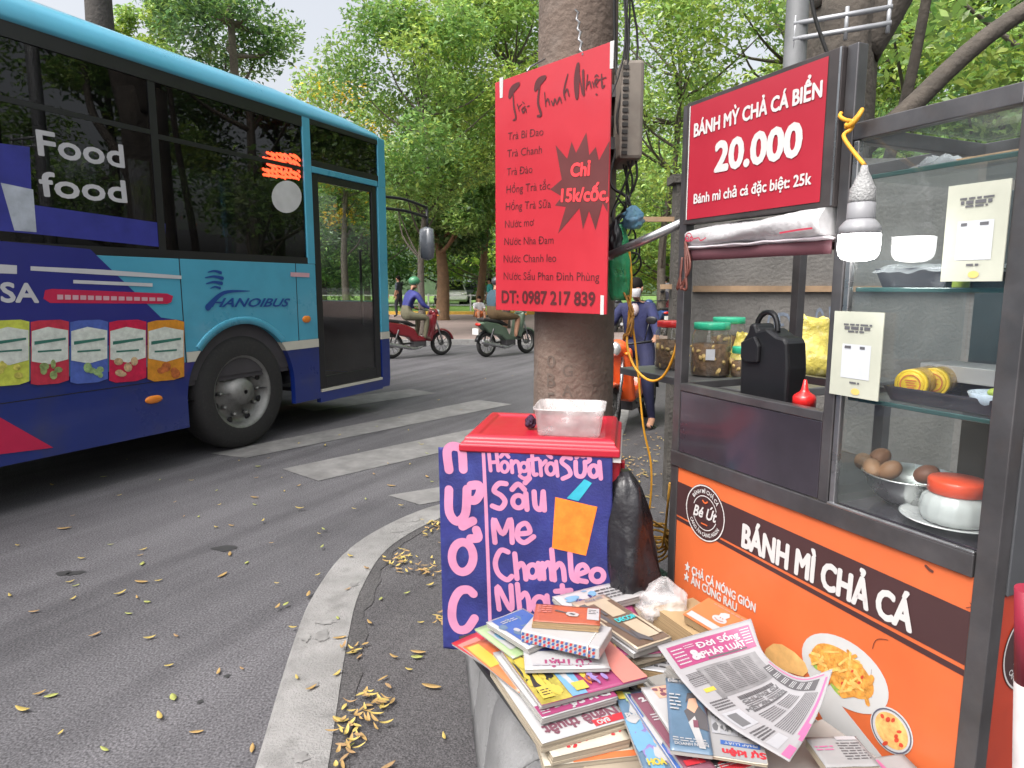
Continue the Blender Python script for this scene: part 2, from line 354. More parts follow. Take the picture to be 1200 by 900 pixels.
# dark patches on the asphalt
mb = MB()
for (px, py, rx, ry) in ((263, 643, .07, .045), (88, 672, .05, .03), (75, 672, .04, .03), (235, 823, .012, .012), (266, 793, .014, .012)):
    c = G(px, py); mb.poly([(c.x + rx * rng.uniform(.6, 1.15) * math.cos(a), c.y + ry * rng.uniform(.6, 1.15) * math.sin(a), .0035) for a in [i * math.pi / 8 for i in range(16)]])
tag(mb.build('tar_stains', mat('tar', (.03, .03, .031), .7), origin=(0, 0, 0)), kind='structure')
mb = MB(); r_k = random.Random(14)
for i in range(14):
    k = r_k.randrange(10, len(KC) - 34); c = KC[k] + Vector((r_k.uniform(-.08, .08), r_k.uniform(-.05, .05))); rx, ry = r_k.uniform(.012, .045), r_k.uniform(.012, .06)
    if abs((c - KC[k]).x) + rx > .095: continue
    mb.poly([(c.x + rx * r_k.uniform(.5, 1.2) * math.cos(a), c.y + ry * r_k.uniform(.5, 1.2) * math.sin(a), .0165 + i * 1e-5) for a in [q * math.pi / 8 for q in range(16)]])
tag(mb.build('kerb_stains', mat('kerb_stain', (.205, .20, .195), .85, var=.3, vscale=20), origin=(0, 0, 0)), kind='structure')
# far side: kerb, paving, yellow kerb, lawn
mb = MB(); mb.box((-60, 16.3, 0), (60, 16.5, .13)); tag(mb.build('far_kerb', M_conc), kind='structure')
mb = MB(); mb.box((-60, 16.5, 0), (60, 31, .12)); tag(mb.build('far_pavement', M_far), kind='structure')
mb = MB(); mb.box((-14, 31, 0), (20, 31.3, .26)); tag(mb.build('yellow_kerb', M_yel), kind='structure')
mb = MB(); mb.box((-80, 31.3, 0), (80, 120, .2)); tag(mb.build('lawn', M_grass), kind='structure')

# ------------------------------------------------------------------ trees
def leafmat(name, col, tr=.45):
    m = bpy.data.materials.new(name); m.use_nodes = True; n = m.node_tree.nodes; l = m.node_tree.links; n.remove(n['Principled BSDF'])
    geo = n.new('ShaderNodeNewGeometry'); hsv = n.new('ShaderNodeHueSaturation'); hsv.inputs['Color'].default_value = (*col, 1)
    r = n.new('ShaderNodeMapRange'); r.inputs[3].default_value = .62; r.inputs[4].default_value = 1.45; l.new(geo.outputs['Random Per Island'], r.inputs[0]); l.new(r.outputs[0], hsv.inputs['Value'])
    r2 = n.new('ShaderNodeMapRange'); r2.inputs[3].default_value = .485; r2.inputs[4].default_value = .515; mm = n.new('ShaderNodeMath'); mm.operation = 'FRACT'; m7 = n.new('ShaderNodeMath'); m7.operation = 'MULTIPLY'; m7.inputs[1].default_value = 7.31
    l.new(geo.outputs['Random Per Island'], m7.inputs[0]); l.new(m7.outputs[0], mm.inputs[0]); l.new(mm.outputs[0], r2.inputs[0]); l.new(r2.outputs[0], hsv.inputs['Hue'])
    d = n.new('ShaderNodeBsdfDiffuse'); t = n.new('ShaderNodeBsdfTranslucent'); s = n.new('ShaderNodeMixShader'); s.inputs[0].default_value = tr
    l.new(hsv.outputs[0], d.inputs[0]); l.new(hsv.outputs[0], t.inputs[0]); l.new(d.outputs[0], s.inputs[1]); l.new(t.outputs[0], s.inputs[2])
    gl = n.new('ShaderNodeBsdfGlossy'); gl.inputs['Roughness'].default_value = .4; gl.inputs[0].default_value = (.8, .85, .8, 1); s2 = n.new('ShaderNodeMixShader'); s2.inputs[0].default_value = .06
    l.new(s.outputs[0], s2.inputs[1]); l.new(gl.outputs[0], s2.inputs[2]); l.new(s2.outputs[0], n['Material Output'].inputs[0]); return m
L_light = leafmat('leaf_light', (.31, .47, .12)); L_mid = leafmat('leaf_mid', (.21, .37, .10)); L_dark = leafmat('leaf_dark', (.10, .20, .07)); L_yel = leafmat('blossom_yellow', (.85, .55, .03), .3); L_lime = leafmat('leaf_lime', (.42, .54, .11))
M_bark = mat('bark_grey', (.13, .11, .09), .9, var=.35, vscale=8, bump=1.0, bscale=25, dirt=.4, dcol=(.06, .05, .045))
M_barkb = mat('bark_brown', (.19, .115, .065), .9, var=.3, vscale=6, bump=1.0, bscale=20)
M_barkd = mat('bark_dark', (.055, .05, .046), .9, var=.35, vscale=6, bump=1.0, bscale=22)
def crown_mesh(name, clumps, per, leaf, seed, mats, mix, flat_=.55, pinn=False):
    r = np.random.default_rng(seed); Vs = []; mis = []
    for (c, rad) in clumps:
        n = max(20, int(per * (rad[0] / clumps[0][1][0]) ** 2)); u = r.normal(size=(n, 3)); u /= np.linalg.norm(u, axis=1)[:, None]
        p = np.array(c) + u * (r.random((n, 1)) ** .45) * np.array(rad)
        # twigs droop: group leaves in little sprays
        p += r.normal(scale=.04, size=(n, 3))
        d = r.normal(size=(n, 3)); d[:, 2] *= flat_; d += .5 * u; d /= np.linalg.norm(d, axis=1)[:, None]
        up = r.normal(size=(n, 3)) * .7 + np.array([0, 0, 1.0]); s = np.cross(d, up); s /= np.linalg.norm(s, axis=1)[:, None] + 1e-9
        nn = np.cross(s, d); L = leaf * r.uniform(.6, 1.35, (n, 1)); W = L * r.uniform(.36, .5, (n, 1))
        b = p - d * L * .5; t = p + d * L * .5 - nn * L * .1
        q = np.stack([b, p + s * W * .5 + nn * L * .06, t, p - s * W * .5 + nn * L * .06], 1); Vs.append(q.reshape(-1, 3))
        dom = r.choice(len(mats), p=mix); mi = np.where(r.random(n) < .6, dom, r.choice(len(mats), size=n, p=mix)); mis.append(mi)
    V = np.concatenate(Vs); mi = np.concatenate(mis); n = len(mi); me = bpy.data.meshes.new(name)
    me.vertices.add(n * 4); me.loops.add(n * 4); me.polygons.add(n)
    me.vertices.foreach_set('co', V.astype(np.float32).ravel()); me.loops.foreach_set('vertex_index', np.arange(n * 4, dtype=np.int32))
    me.polygons.foreach_set('loop_start', np.arange(0, n * 4, 4, dtype=np.int32)); me.polygons.foreach_set('material_index', mi.astype(np.int32))
    me.update(calc_edges=True)
    for m in mats: me.materials.append(m)
    return me
def tree(name, label, loc, h, rad, base, ncl, per, leaf, seed, mats, mix, bark, r0, lean=(0, 0), group='trees across the road', clr=None, limbs=True, cat='tree'):
    t = thing(name, label, cat, (loc[0], loc[1], 0), 0, group); r = random.Random(seed)
    cz = (h + base) / 2; hz = (h - base) / 2; clumps = []
    for i in range(ncl):
        while True:
            u = Vector((r.uniform(-1, 1), r.uniform(-1, 1), r.uniform(-1, 1)))
            if .25 < u.length < 1: break
        k = 1 - .35 * max(0, u.z) ** 2
        c = (u.x * rad * k + lean[0] * .7, u.y * rad * k + lean[1] * .7, cz + u.z * hz)
        rr = (clr or rad * .34) * r.uniform(.65, 1.25); clumps.append((c, (rr, rr, rr * .72)))
    mb = MB(M=WM[t]); th = base + hz * 1.1
    tp = smooth_path([(0, 0, -.05), (r.uniform(-.1, .1) + lean[0] * .2, r.uniform(-.1, .1) + lean[1] * .2, th * .35), (lean[0] * .55 + r.uniform(-.15, .15), lean[1] * .55, th * .7), (lean[0], lean[1], th)], 4)
    mb.tube(tp, [r0 * (1.25 if i == 0 else 1) * (1 - .72 * i / (len(tp) - 1)) for i in range(len(tp))], 10)
    if limbs:
        for (c, rr) in clumps[::2]:
            s_ = tp[min(len(tp) - 2, max(2, int(len(tp) * min(.95, max(.3, (c[2] - hz * .5) / th)))))]; c = Vector(c); m_ = s_.lerp(c, .5) + Vector((r.uniform(-.2, .2), r.uniform(-.2, .2), -.1 * (c - s_).length))
            q = smooth_path([s_, m_, c], 4); mb.tube(q, [r0 * .34 * (1 - .8 * i / (len(q) - 1)) for i in range(len(q))], 6)
    mb.build('trunk', bark, t)
    me = crown_mesh('crown', clumps, per, leaf, seed, mats, mix); o = bpy.data.objects.new('crown', me); COL.objects.link(o); o.parent = t; return t
def X(px, Y): return (px - 600) / FPX * Y * 1.0
GT = 'trees across the road'
tree('feathery_tree', 'slender tree with feathery pale green crown just beyond the front of the bus', (X(496, 18), 18), 8.8, 2.3, 2.6, 42, 520, .14, 11, [L_light, L_mid, L_lime], [.5, .3, .2], M_bark, .11, (.1, 0), GT)
tree('brown_trunk_tree', 'leafy tree with straight reddish brown trunk standing by the yellow kerb', (X(518, 26), 26), 7.0, 2.6, 2.7, 34, 560, .2, 12, [L_mid, L_dark, L_light], [.45, .3, .25], M_barkb, .30, (0, 0), GT)
tree('bare_stem_tree', 'tall dark green tree whose bare stem rises above the bus roof', (X(290, 22), 22), 13, 2.5, 8.0, 28, 480, .19, 13, [L_mid, L_dark, L_light], [.4, .4, .2], M_bark, .25, (0, 0), GT)
tree('yellow_blossom_tree', 'tree with yellow blossom clusters showing above the bus roof', (X(408, 32), 32), 11.0, 3.0, 4.0, 40, 460, .22, 14, [L_light, L_mid, L_yel, L_lime], [.42, .25, .15, .18], M_bark, .2, (0, 0), GT)
tree('low_lime_tree', 'yellowish green tree filling the gap over the middle of the bus roof', (X(215, 30), 30), 13.4, 2.1, 7.0, 18, 380, .22, 15, [L_lime, L_light, L_mid], [.5, .3, .2], M_bark, .2, (0, 0), GT)
tree('thick_limbed_tree', 'tree whose dark thick trunk shows over the rear of the bus roof', (X(150, 13), 13), 15, 3.2, 10.5, 20, 300, .17, 16, [L_mid, L_dark, L_light], [.4, .35, .25], M_barkd, .34, (0, 0), GT)
tree('leaning_tree', 'dark trunked tree leaning right near the child sitting on the kerb', (X(560, 29), 29), 9.5, 3.0, 3.0, 34, 480, .21, 17, [L_mid, L_dark, L_lime], [.45, .3, .25], M_barkb, .2, (.8, 0), GT)
tree('tall_lime_tree', 'tall bright green tree left of the red drinks sign and concrete pole', (X(592, 21), 21), 11.2, 2.9, 4.6, 38, 500, .17, 18, [L_lime, L_light, L_mid], [.4, .4, .2], M_bark, .15, (.2, 0), GT)
tree('fine_leaf_tree', 'fine leaved tree seen between the concrete pole and the red price sign', (X(775, 19), 19), 10.5, 3.2, 3.4, 40, 430, .15, 19, [L_lime, L_light, L_mid], [.45, .35, .2], M_bark, .14, (.3, 0), GT)
tree('bright_crown_tree', 'bright yellow green tree above the red price sign behind the lamp post', (X(900, 17), 17), 10.5, 3.0, 4.2, 38, 430, .15, 20, [L_lime, L_light, L_mid], [.5, .3, .2], M_bark, .14, (0, 0), GT)
tree('street_tree', 'green tree above the right end of the glass cabinet', (X(1150, 15), 15), 9.2, 3.2, 3.2, 40, 560, .15, 21, [L_light, L_lime, L_mid], [.4, .35, .25], M_bark, .16, (0, 0), GT)
# far background: each tree its own object, shared crowns
protos = []
for i, (mats, mix) in enumerate((([L_mid, L_dark, L_light], [.45, .35, .2]), ([L_light, L_mid, L_lime], [.4, .3, .3]), ([L_dark, L_mid], [.6, .4]))):
    protos.append(tree('park_tree', ['dense green park tree far across the lawn', 'pale green park tree far across the lawn', 'dark green park tree far across the lawn'][i], (0, 44), 11, 4.2, 1.0, 42, 420, .3, 40 + i, mats, mix, M_bark, .25, (0, 0), 'park trees in the distance'))
spots = [(-27, 40, 0), (-21, 46, 1), (-17, 41, 2), (-12.5, 45, 1), (-8.5, 40, 0), (-5, 47, 2), (-1.5, 42, 1), (2.5, 45, 0), (6, 40, 1), (10, 44, 2), (14, 39, 1), (18.5, 43, 0), (23, 40, 1), (29, 43, 2), (-33, 44, 2), (35, 41, 0), (8, 31, 1), (17, 30, 0), (25, 28, 1)]
used = set()
for (x, y, k) in spots:
    o = protos[k] if k not in used else copy_tree(protos[k]); used.add(k)
    s_ = rng.uniform(.85, 1.25); o.location = (x, y, 0); o.rotation_euler = (0, 0, rng.uniform(0, 6.28)); o.scale = (s_, s_, s_ * rng.uniform(.9, 1.2))
# near-side street trees added, mostly out of view, to fill the bus window reflections
o = tree('added_street_tree', 'broad added street tree on the near pavement to the right of the concrete wall', (9.2, 10.2), 10, 3.4, 2.6, 34, 420, .2, 51, [L_mid, L_light, L_dark], [.4, .4, .2], M_bark, .22, (0, 0), 'added street trees on the near side')
for (x, y) in ((12.0, 7.6), (8.2, 14.5), (13.5, 12.5), (10.5, -2.5)):
    c = copy_tree(o); c.location = (x, y, 0); c.rotation_euler = (0, 0, rng.uniform(0, 6))
# big old trunk behind the cart
t = thing('old_street_tree', 'old tree with thick fluted grey trunk and spreading limbs behind the glass cabinet', 'tree', (2.95, 6.4, 0))
mb = MB(M=WM[t]); r = random.Random(5)
def fl(a, z): return 1 + .10 * math.sin(3 * a + .8) + .06 * math.sin(5 * a + z * .4) + .05 * math.sin(7 * a)
mb.lathe([(.52, -.05), (.40, .5), (.34, 1.3), (.31, 2.2), (.30, 3.0), (.29, 3.7), (.30, 4.2)], (0, 0, 0), 26, wob=fl)
for P, r0 in (([(-.02, 0, 3.9), (-.15, 0, 4.7), (-.1, .1, 6.2), (-.3, .2, 8)], .26), ([(.12, 0, 3.5), (.45, -.1, 4.15), (.75, -.2, 5.2), (1.0, -.3, 7.2)], .22), ([(.15, -.05, 2.6), (.55, -.1, 2.95), (1.15, -.2, 3.55), (2.2, -.3, 4.3), (3.2, -.2, 5.4)], .10), ([(.75, .9, 0), (.85, .8, 2.2), (1.05, .7, 3.6), (1.2, .6, 5.5)], .075), ([(-.1, 0, 4.6), (-.7, -.2, 5.2), (-1.6, -.3, 5.6), (-2.6, -.3, 5.7)], .12)):
    q = smooth_path(P, 5); mb.tube(q, [r0 * (1 - .5 * i / (len(q) - 1)) for i in range(len(q))], 12)
mb.build('trunk', mat('bark_fluted', (.085, .072, .06), .9, var=.3, vscale=5, bump=1.0, bscale=18, dirt=.5, dcol=(.05, .045, .04)), t)
cl = []
for c in [(-.3, .2, 8), (1.0, -.3, 7.2), (3.2, -.2, 5.4), (2.4, 0, 5.2), (-1.6, -.3, 5.7), (-2.6, -.3, 5.6), (1.3, .5, 5.6), (-.8, 1, 6.5), (2, 1, 6.6), (-2, 1.2, 6.4), (3.4, 1, 4.6), (.3, 1.4, 6.1), (2.9, .9, 4.1)]:
    for k in range(3): cl.append(((c[0] + r.uniform(-.6, .6), c[1] + r.uniform(-.6, .6), c[2] + r.uniform(-.35, .35)), (.5, .5, .3)))
o = bpy.data.objects.new('crown', crown_mesh('crown', cl, 230, .13, 9, [L_light, L_lime, L_mid], [.4, .3, .3])); COL.objects.link(o); o.parent = t
# distant hill of trees closes the horizon
mb = MB()
mb.grid(lambda u, v: (-170 + 340 * u, 95 + 30 * v, (7 + 3 * noise.noise(Vector((u * 14, v * 3, 0))) + 1.5 * noise.noise(Vector((u * 60, v * 9, 1)))) * math.sin(min(1, v * 2.2) * math.pi / 2)), 120, 8)
tag(mb.build('far_wood', mat('far_foliage', (.03, .055, .022), .95, var=.6, vscale=1.2, bump=1, bscale=2)), 'far belt of park trees reading as one green mass', 'woodland', kind='stuff')
# low park fence and grass line
t = thing('park_railing', 'low grey metal railing along the lawn across the road', 'railing', (-3, 32.2, .2))
mb = MB(); mb.box((-14, 32.18, .95), (20, 32.24, 1.0)); mb.box((-14, 32.18, .5), (20, 32.24, .54)); mb.build('rail', mat('railing_grey', (.35, .36, .36), .6), t)
for i in range(18):
    mb = MB(); x = -14 + i * 2; mb.box((x, 32.16, .2), (x + .07, 32.26, 1.05)); mb.build('post', MATS['railing_grey'], t)
# ================================================================== BUS
bd = Vector((.421, .907, 0)).normalized(); bw0 = G(280, 528)
BM = frame(bw0, bd, (-bd.y, bd.x, 0))               # local: x forward, y across (away from the pavement), z up
BP = Plane(bw0, bd, (0, 0, 1))                      # kerb-side flank: local x forward, y up, z outwards
bus = thing('city_bus', 'light blue and navy city bus with food advertising, driving off round the corner', 'bus', M=BM)
M_cyan = mat('bus_cyan', (.07, .35, .50), .3, coat=.4, var=.10, vscale=1.3, dirt=.28, dcol=(.05, .2, .28))
M_navy = mat('bus_navy', (.008, .024, .17), .3, coat=.4, var=.12, vscale=1.3, dirt=.45, dcol=(.045, .045, .075))
M_cream = mat('bus_cream', (.55, .53, .46), .4, var=.06)
M_blk = mat('bus_black', (.012, .012, .014), .35, var=.1)
M_rub = mat('tyre_rubber', (.022, .021, .021), .85, var=.2, vscale=15, dirt=.4, dcol=(.06, .055, .05))
M_steel = mat('wheel_steel', (.22, .22, .21), .45, metal=.6, var=.2, vscale=12, dirt=.4, dcol=(.08, .07, .06))
M_wglass = glass('bus_tinted_glass', (.17, .17, .18), .95, .015, .018, (.10, .10, .11))
M_dglass = glass('bus_door_glass', (.86, .88, .87), .9, .02, .03, (.2, .2, .2))
M_oran = mat('amber_lens', (.75, .22, .02), .2, coat=.5)
M_int = mat('bus_interior', (.055, .05, .055), .8, var=.2); M_seat = mat('bus_seat_blue', (.03, .05, .30), .7)
S0, S1, WD = -7.6, 2.28, 2.45
def arch(cx, r, z0, n=14): return [(cx + r * math.cos(a), z0 + r * math.sin(a)) for a in [math.pi - math.pi * i / n for i in range(n + 1)]]
def side(pl, y0, y1):
    mb = MB(M=BM); mb.ext(pl, y0, y1, 1); return mb
WC, WR, ZW = .12, .60, .50
def ark(zlo): # arch outline, from rear to front
    return [(WC - WR, zlo)] + [(WC + WR * math.cos(a), ZW + WR * math.sin(a)) for a in [math.pi - math.pi * i / 16 for i in range(17)]] + [(WC + WR, zlo)]
zl, zs0, zs1, zw = .30, .82, .90, 1.63
an = math.asin((zs0 - ZW) / WR); xa = WR * math.cos(an); an1 = math.asin((zs1 - ZW) / WR); xb = WR * math.cos(an1)
def arc_pts(a0, a1, n=8): return [(WC + WR * math.cos(a0 + (a1 - a0) * i / n), ZW + WR * math.sin(a0 + (a1 - a0) * i / n)) for i in range(n + 1)]
DX0, DX1 = 1.075, 2.13                                # door opening
# lower navy skirt: rear of wheel, between wheel and door, front corner
rw = -5.2
navy = MB(M=BM)
navy.ext([(S0, zl + .06), (rw - WR, zl + .06), (rw - WR, zs0), (S0, zs0)], 0, .05)
navy.ext([(rw + WR, zl + .04), (WC - WR, zl), (WC - WR, ZW)] + arc_pts(math.pi, math.pi - an)[1:] + [(rw + WR, zs0)], 0, .05)
navy.ext([(WC + WR, zl), (DX0, zl), (DX0, zs0)] + arc_pts(an, 0), 0, .05)
navy.ext([(DX1, .27), (S1 - .02, .27), (S1, .36), (S1, zs0), (DX1, zs0)], 0, .05)
navy.box((DX0, .0, .255), (DX1, .05, .36))
navy.box((S1 - .05, .06, .27), (S1, WD - .06, zs0)); navy.box((S0, WD - .05, .32), (S1, WD, zs0)); navy.box((S0, .05, .36), (S0 + .05, WD - .05, zs0))
navy.build('lower_panel', M_navy, bus)
st = MB(M=BM); st.box((DX1, -.004, zs0), (S1 + .003, .05, zs1)); st.build('cream_stripe', M_cream, bus)
st = MB(M=BM); st.box((DX0 + .02, -.006, .36), (DX1 - .01, .05, .385)); st.build('door_sill', M_cream, bus)
st = MB(M=BM); st.ext([(WC + xb, zs1)] + arc_pts(an1, an, 2)[1:] + [(DX0, zs0), (DX0, zs1)], -.004, .05); st.build('cream_stripe', M_cream, bus)
st = MB(M=BM); st.ext([(-.46, zs0), (WC - xa, zs0)] + arc_pts(math.pi - an, math.pi - an1, 2)[1:] + [(-.46, zs1)], -.004, .05)
st.build('cream_stripe', M_cream, bus)
cy = MB(M=BM); cy.ext([(WC - xb, zs1)] + arc_pts(math.pi - an1, an1, 12)[1:] + [(DX0, zs1), (DX0, zw), (S0, zw), (S0, zs0), (-.46, zs0), (-.46, zs1)], 0, .05)
cy.box((.97, -.003, zw), (DX0, .05, 3.0)); cy.box((DX1, -.003, zs1), (S1, .05, 2.5)); cy.box((DX1 + .02, -.003, 2.5), (S1, .05, 3.02)); cy.box((DX0, -.003, 2.50), (DX1, .05, 2.56))
cy.box((S1 - .05, .06, zs0), (S1, WD - .06, 1.25)); cy.box((S0, WD - .05, zs0), (S1, WD, zw)); cy.box((S0, .05, zs0), (S0 + .05, WD - .05, 3.0))
for x in (S1 - .09,): cy.box((x, WD - .09, 1.2), (S1, WD, 3.0))
cy.build('upper_panel', M_cyan, bus, bevel=.006)
lip = MB(M=BM); lip.rings([[(WC + (WR + d) * math.cos(a), y, ZW + (WR + d) * math.sin(a)) for d, y in ((-.005, .0), (-.005, -.010), (.05, -.008), (.06, .0))] for a in [math.pi - an1 - (math.pi - 2 * an1) * i / 24 for i in range(25)]], False)
lip.build('wheel_arch', M_cyan, bus)
# roof with rounded edges, shorter round front end
rf = MB(M=BM); secs = []
for s, dz, ins in ((S0, 0, 0), (-3, 0.02, 0), (.8, .0, 0), (1.7, -.05, .02), (2.15, -.11, .05), (S1 + .02, -.2, .1)):
    zt = 3.23 + dz; P = [(s, -.005 + ins * .2, 2.995)]
    for a in [0, .25, .5, .75, 1]:
        th = a * math.pi / 2; P.append((s, .28 - .285 * math.cos(th) + ins * .2, 3.03 + (zt - 3.03) * math.sin(th)))
    P += [(s, WD - .28 + .285 * math.sin(b * math.pi / 2), 3.03 + (zt - 3.03) * math.cos(b * math.pi / 2)) for b in (0, .25, .5, .75, 1)] + [(s, WD + .005, 2.995)]
    secs.append(P)
rf.rings(secs, True, True); rf.build('roof', M_cyan, bus)
ac = MB(M=BM); ac.ext([(-3.6, 3.2), (.2, 3.2), (-.5, 3.34), (-3.3, 3.38)], .45, WD - .45, 1); ac.build('roof_unit', mat('roof_unit_grey', (.3, .42, .47), .5), bus, bevel=.03)
# window band: black frame and dark panes
fr = MB(M=BM); fr.box((S0, .0, zw), (.97, .05, zw + .06)); fr.box((S0, .0, 2.90), (.97, .05, 2.995)); fr.box((DX0, .0, 2.95), (DX1 + .02, .05, 2.995)); fr.box((DX0, 0, 2.56), (DX1 + .02, .05, 2.62))
for x in (-6.2, -4.6, -3.0, -1.9, -.6): fr.box((x - .03, .006, zw + .06), (x + .03, .05, 2.9))
for x, q in ((-4.6, -6.2), (-3.0, -4.6), (-.6, -1.9)): fr.box((q + .03, .008, 2.52), (x - .03, .05, 2.555))
fr.box((-.57, .008, 2.50), (.97, .05, 2.535))
for y in (WD - .05,):
    fr.box((S0, y, zw), (S1 - .1, y + .05, zw + .06)); fr.box((S0, y, 2.8), (S1 - .1, y + .05, 2.995))
    for x in (-6.4, -4.8, -3.2, -1.6, 0.0, 1.4): fr.box((x - .06, y, zw + .06), (x + .06, y + .05, 2.8))
fr.build('window_frame', M_blk, bus)
xs = [S0 + .06, -6.23, -6.17, -4.63, -4.57, -3.03, -2.97, -1.93, -1.87, -.63, -.57, .968]
for i in range(0, 12, 2):
    g = MB(M=BM); g.box((xs[i], .012, zw + .06), (xs[i + 1], .018, 2.9)); g.build('window', M_wglass, bus)
g = MB(M=BM); g.box((DX0, .012, 2.62), (DX1 + .018, .018, 2.95)); g.build('window', M_wglass, bus)
for i, (a, b) in enumerate(((S0 + .06, -6.46), (-6.34, -4.86), (-4.74, -3.26), (-3.14, -1.66), (-1.54, -.06), (.06, 1.34), (1.46, S1 - .1))):
    g = MB(M=BM); g.box((a, WD - .03, zw + .06), (b, WD - .024, 2.8)); g.build('window', M_dglass if i > 4 else M_wglass, bus)
ws = MB(M=BM); ws.box((S1 - .03, .06, 1.25), (S1 - .024, WD - .09, 2.9)); ws.build('windscreen', M_dglass, bus)
# front door
df = MB(M=BM); zd0, zd1 = .39, 2.50
for (x0, x1) in ((DX0 + .01, DX0 + .10), (DX1 - .10, DX1 - .01)): df.box((x0, .01, zd0), (x1, .045, zd1))
df.box((DX0 + .10, .01, zd1 - .07), (DX1 - .10, .045, zd1)); df.box((DX0 + .10, .01, zd0), (DX1 - .10, .045, zd0 + .12))
d_ = df.build('door', M_blk, bus, bevel=.006)
g = MB(M=BM); g.box((DX0 + .10, .024, zd0 + .12), (DX1 - .10, .03, zd1 - .07)); g.build('pane', glass('bus_leaf_glass', (.90, .92, .91), .9, .015, .012, (.1, .1, .1)), d_)
hd_ = MB(M=BM); hd_.tube([(DX1 - .2, .09, 1.0), (DX1 - .2, .11, 1.0), (DX1 - .2, .11, 1.8), (DX1 - .2, .09, 1.8)], .015); hd_.build('handrail', M_blk, d_)
# interior
it = MB(M=BM); it.box((S1 - .075, .07, .41), (S1 - .055, WD - .07, 1.24)); it.box((S0 + .06, .06, .62), (DX0 - .05, WD - .06, .66)); it.box((DX0 - .05, .9, .62), (S1 - .06, WD - .06, .66)); it.box((DX0 - .06, .06, .36), (DX1 + .1, .9, .40)); it.box((DX0 - .1, .06, .62), (DX0 - .05, .9, 1.35)); it.box((S0 + .06, .05, .66), (DX0 - .06, .058, zw)); it.box((S0 + .06, WD - .08, .66), (S1 - .06, WD - .055, zw)); it.box((1.1, .95, .66), (S1 - .08, 1.0, 1.35)); it.box((S0 + .06, .1, 2.93), (S1 - .15, WD - .1, 2.96)); it.build('interior', M_int, bus)
for x in (-6.5, -5.6, -4.7, -3.8, -2.9, -2.0, -1.1, .1):
    for y in (.14, 1.45):
        s_ = MB(M=BM); s_.box((x, y, 1.02), (x + .45, y + .85, 1.12)); s_.ext([(x - .02, 1.1), (x + .08, 1.1), (x + .02, 1.85), (x - .08, 1.85)], y, y + .85, 1); s_.build('seat', M_seat, bus, bevel=.02)
dr = MB(M=BM); dr.box((1.0, 1.35, 1.05), (1.45, 1.95, 1.15)); dr.ext([(.95, 1.1), (1.07, 1.1), (.98, 2.0), (.86, 2.0)], 1.35, 1.95, 1); dr.build('seat', M_seat, bus, bevel=.02)
dsh = MB(M=BM); dsh.ext([(1.75, .66), (S1 - .1, .66), (S1 - .1, 1.35), (1.85, 1.28)], 1.0, WD - .1, 1); dsh.build('dashboard', M_int, bus); sw = MB(M=BM)
sw.tube([(1.72 + .09 * math.cos(a), 1.65 + .22 * math.sin(a), 1.36 + .05 * math.cos(a)) for a in [2 * math.pi * i / 20 for i in range(21)]], .016); sw.build('steering_wheel', M_blk, bus)
# wheels
def bus_wheel(x, y, flip=1):
    MM = BM @ Matrix.Translation((x, y, .50)); ty = MB(M=MM)
    pr = [(.32, -.13), (.44, -.14), (.49, -.11), (.505, -.05), (.505, .06), (.49, .11), (.44, .14), (.32, .13)]
    ty.lathe([(r, z * 1) for r, z in pr], n=40, axis='Y', caps=False); t = ty.build('wheel', M_rub, bus)
    ri = MB(M=MM); ri.lathe([(.325, -.125), (.30, -.118), (.285, -.06), (.24, -.035), (.17, -.05), (.12, -.10), (.10, -.15), (.02, -.155)], n=32, axis='Y', caps=False); ri.build('rim', M_steel, t)
    nu = MB(M=MM)
    for k in range(10):
        a = 2 * math.pi * k / 10; nu.lathe([(.018, -.045), (.018, -.085), (.008, -.095)], (.205 * math.cos(a), 0, .205 * math.sin(a)), 8, axis='Y')
    nu.build('wheel_nut', M_steel, t)
    ho = MB(M=MM)
    for k in range(8):
        a = 2 * math.pi * (k + .5) / 8; ho.ell((.262 * math.cos(a), -.052, .262 * math.sin(a)), (.032, .006, .032), 10, 6)
    ho.build('rim_hole', M_blk, t)
bus_wheel(WC, .16); bus_wheel(rw, .16); bus_wheel(WC, WD - .16); bus_wheel(rw, WD - .16)
wl = MB(M=BM)
for c in (WC, rw): wl.rings([[(c + (WR - .004) * math.cos(a), y, ZW + (WR - .004) * math.sin(a)) for a in [math.pi * (1 - i / 16) for i in range(17)]] for y in (.05, .55)], False)
for c in (WC, rw): wl.box((c - WR, .54, .3), (c + WR, .56, 1.05))
wl.box((rw + WR, .12, .34), (WC - WR, WD - .12, .5)); wl.build('underbody', M_blk, bus)
# mirrors, lamps
mr = MB(M=BM); mr.tube(smooth_path([(S1 - .03, .1, 2.42), (2.6, -.02, 2.42), (2.98, -.10, 2.36)], 5), .017); mr.tube(smooth_path([(S1 - .03, .1, 2.29), (2.6, -.02, 2.29), (3.0, -.10, 2.24)], 5), .017); mr.tube([(2.98, -.10, 2.36), (3.0, -.10, 2.0)], .017)
m_ = mr.build('mirror_arm', M_blk, bus); mh = MB(M=BM); mh.lathe([(.02, -.20), (.10, -.17), (.115, 0), (.10, .17), (.02, .20)], (2.97, -.10, 1.93), 14, wob=lambda a, z: 1 - .45 * abs(math.cos(a))); mh.build('mirror', mat('mirror_shell', (.12, .13, .15), .25, coat=.6), m_)
for px in ((359, 374, .85, 1), (180, 468, 1, 0), (-60, 480, 1, 0)):
    c = BP.hit(px[0], px[1]); l_ = MB(M=BM); l_.ell((c[0], -.004, c[1]), (.075 if not px[3] else .06, .014, .032 if not px[3] else .036), 16, 8); l_.build('marker_lamp', M_oran, bus)
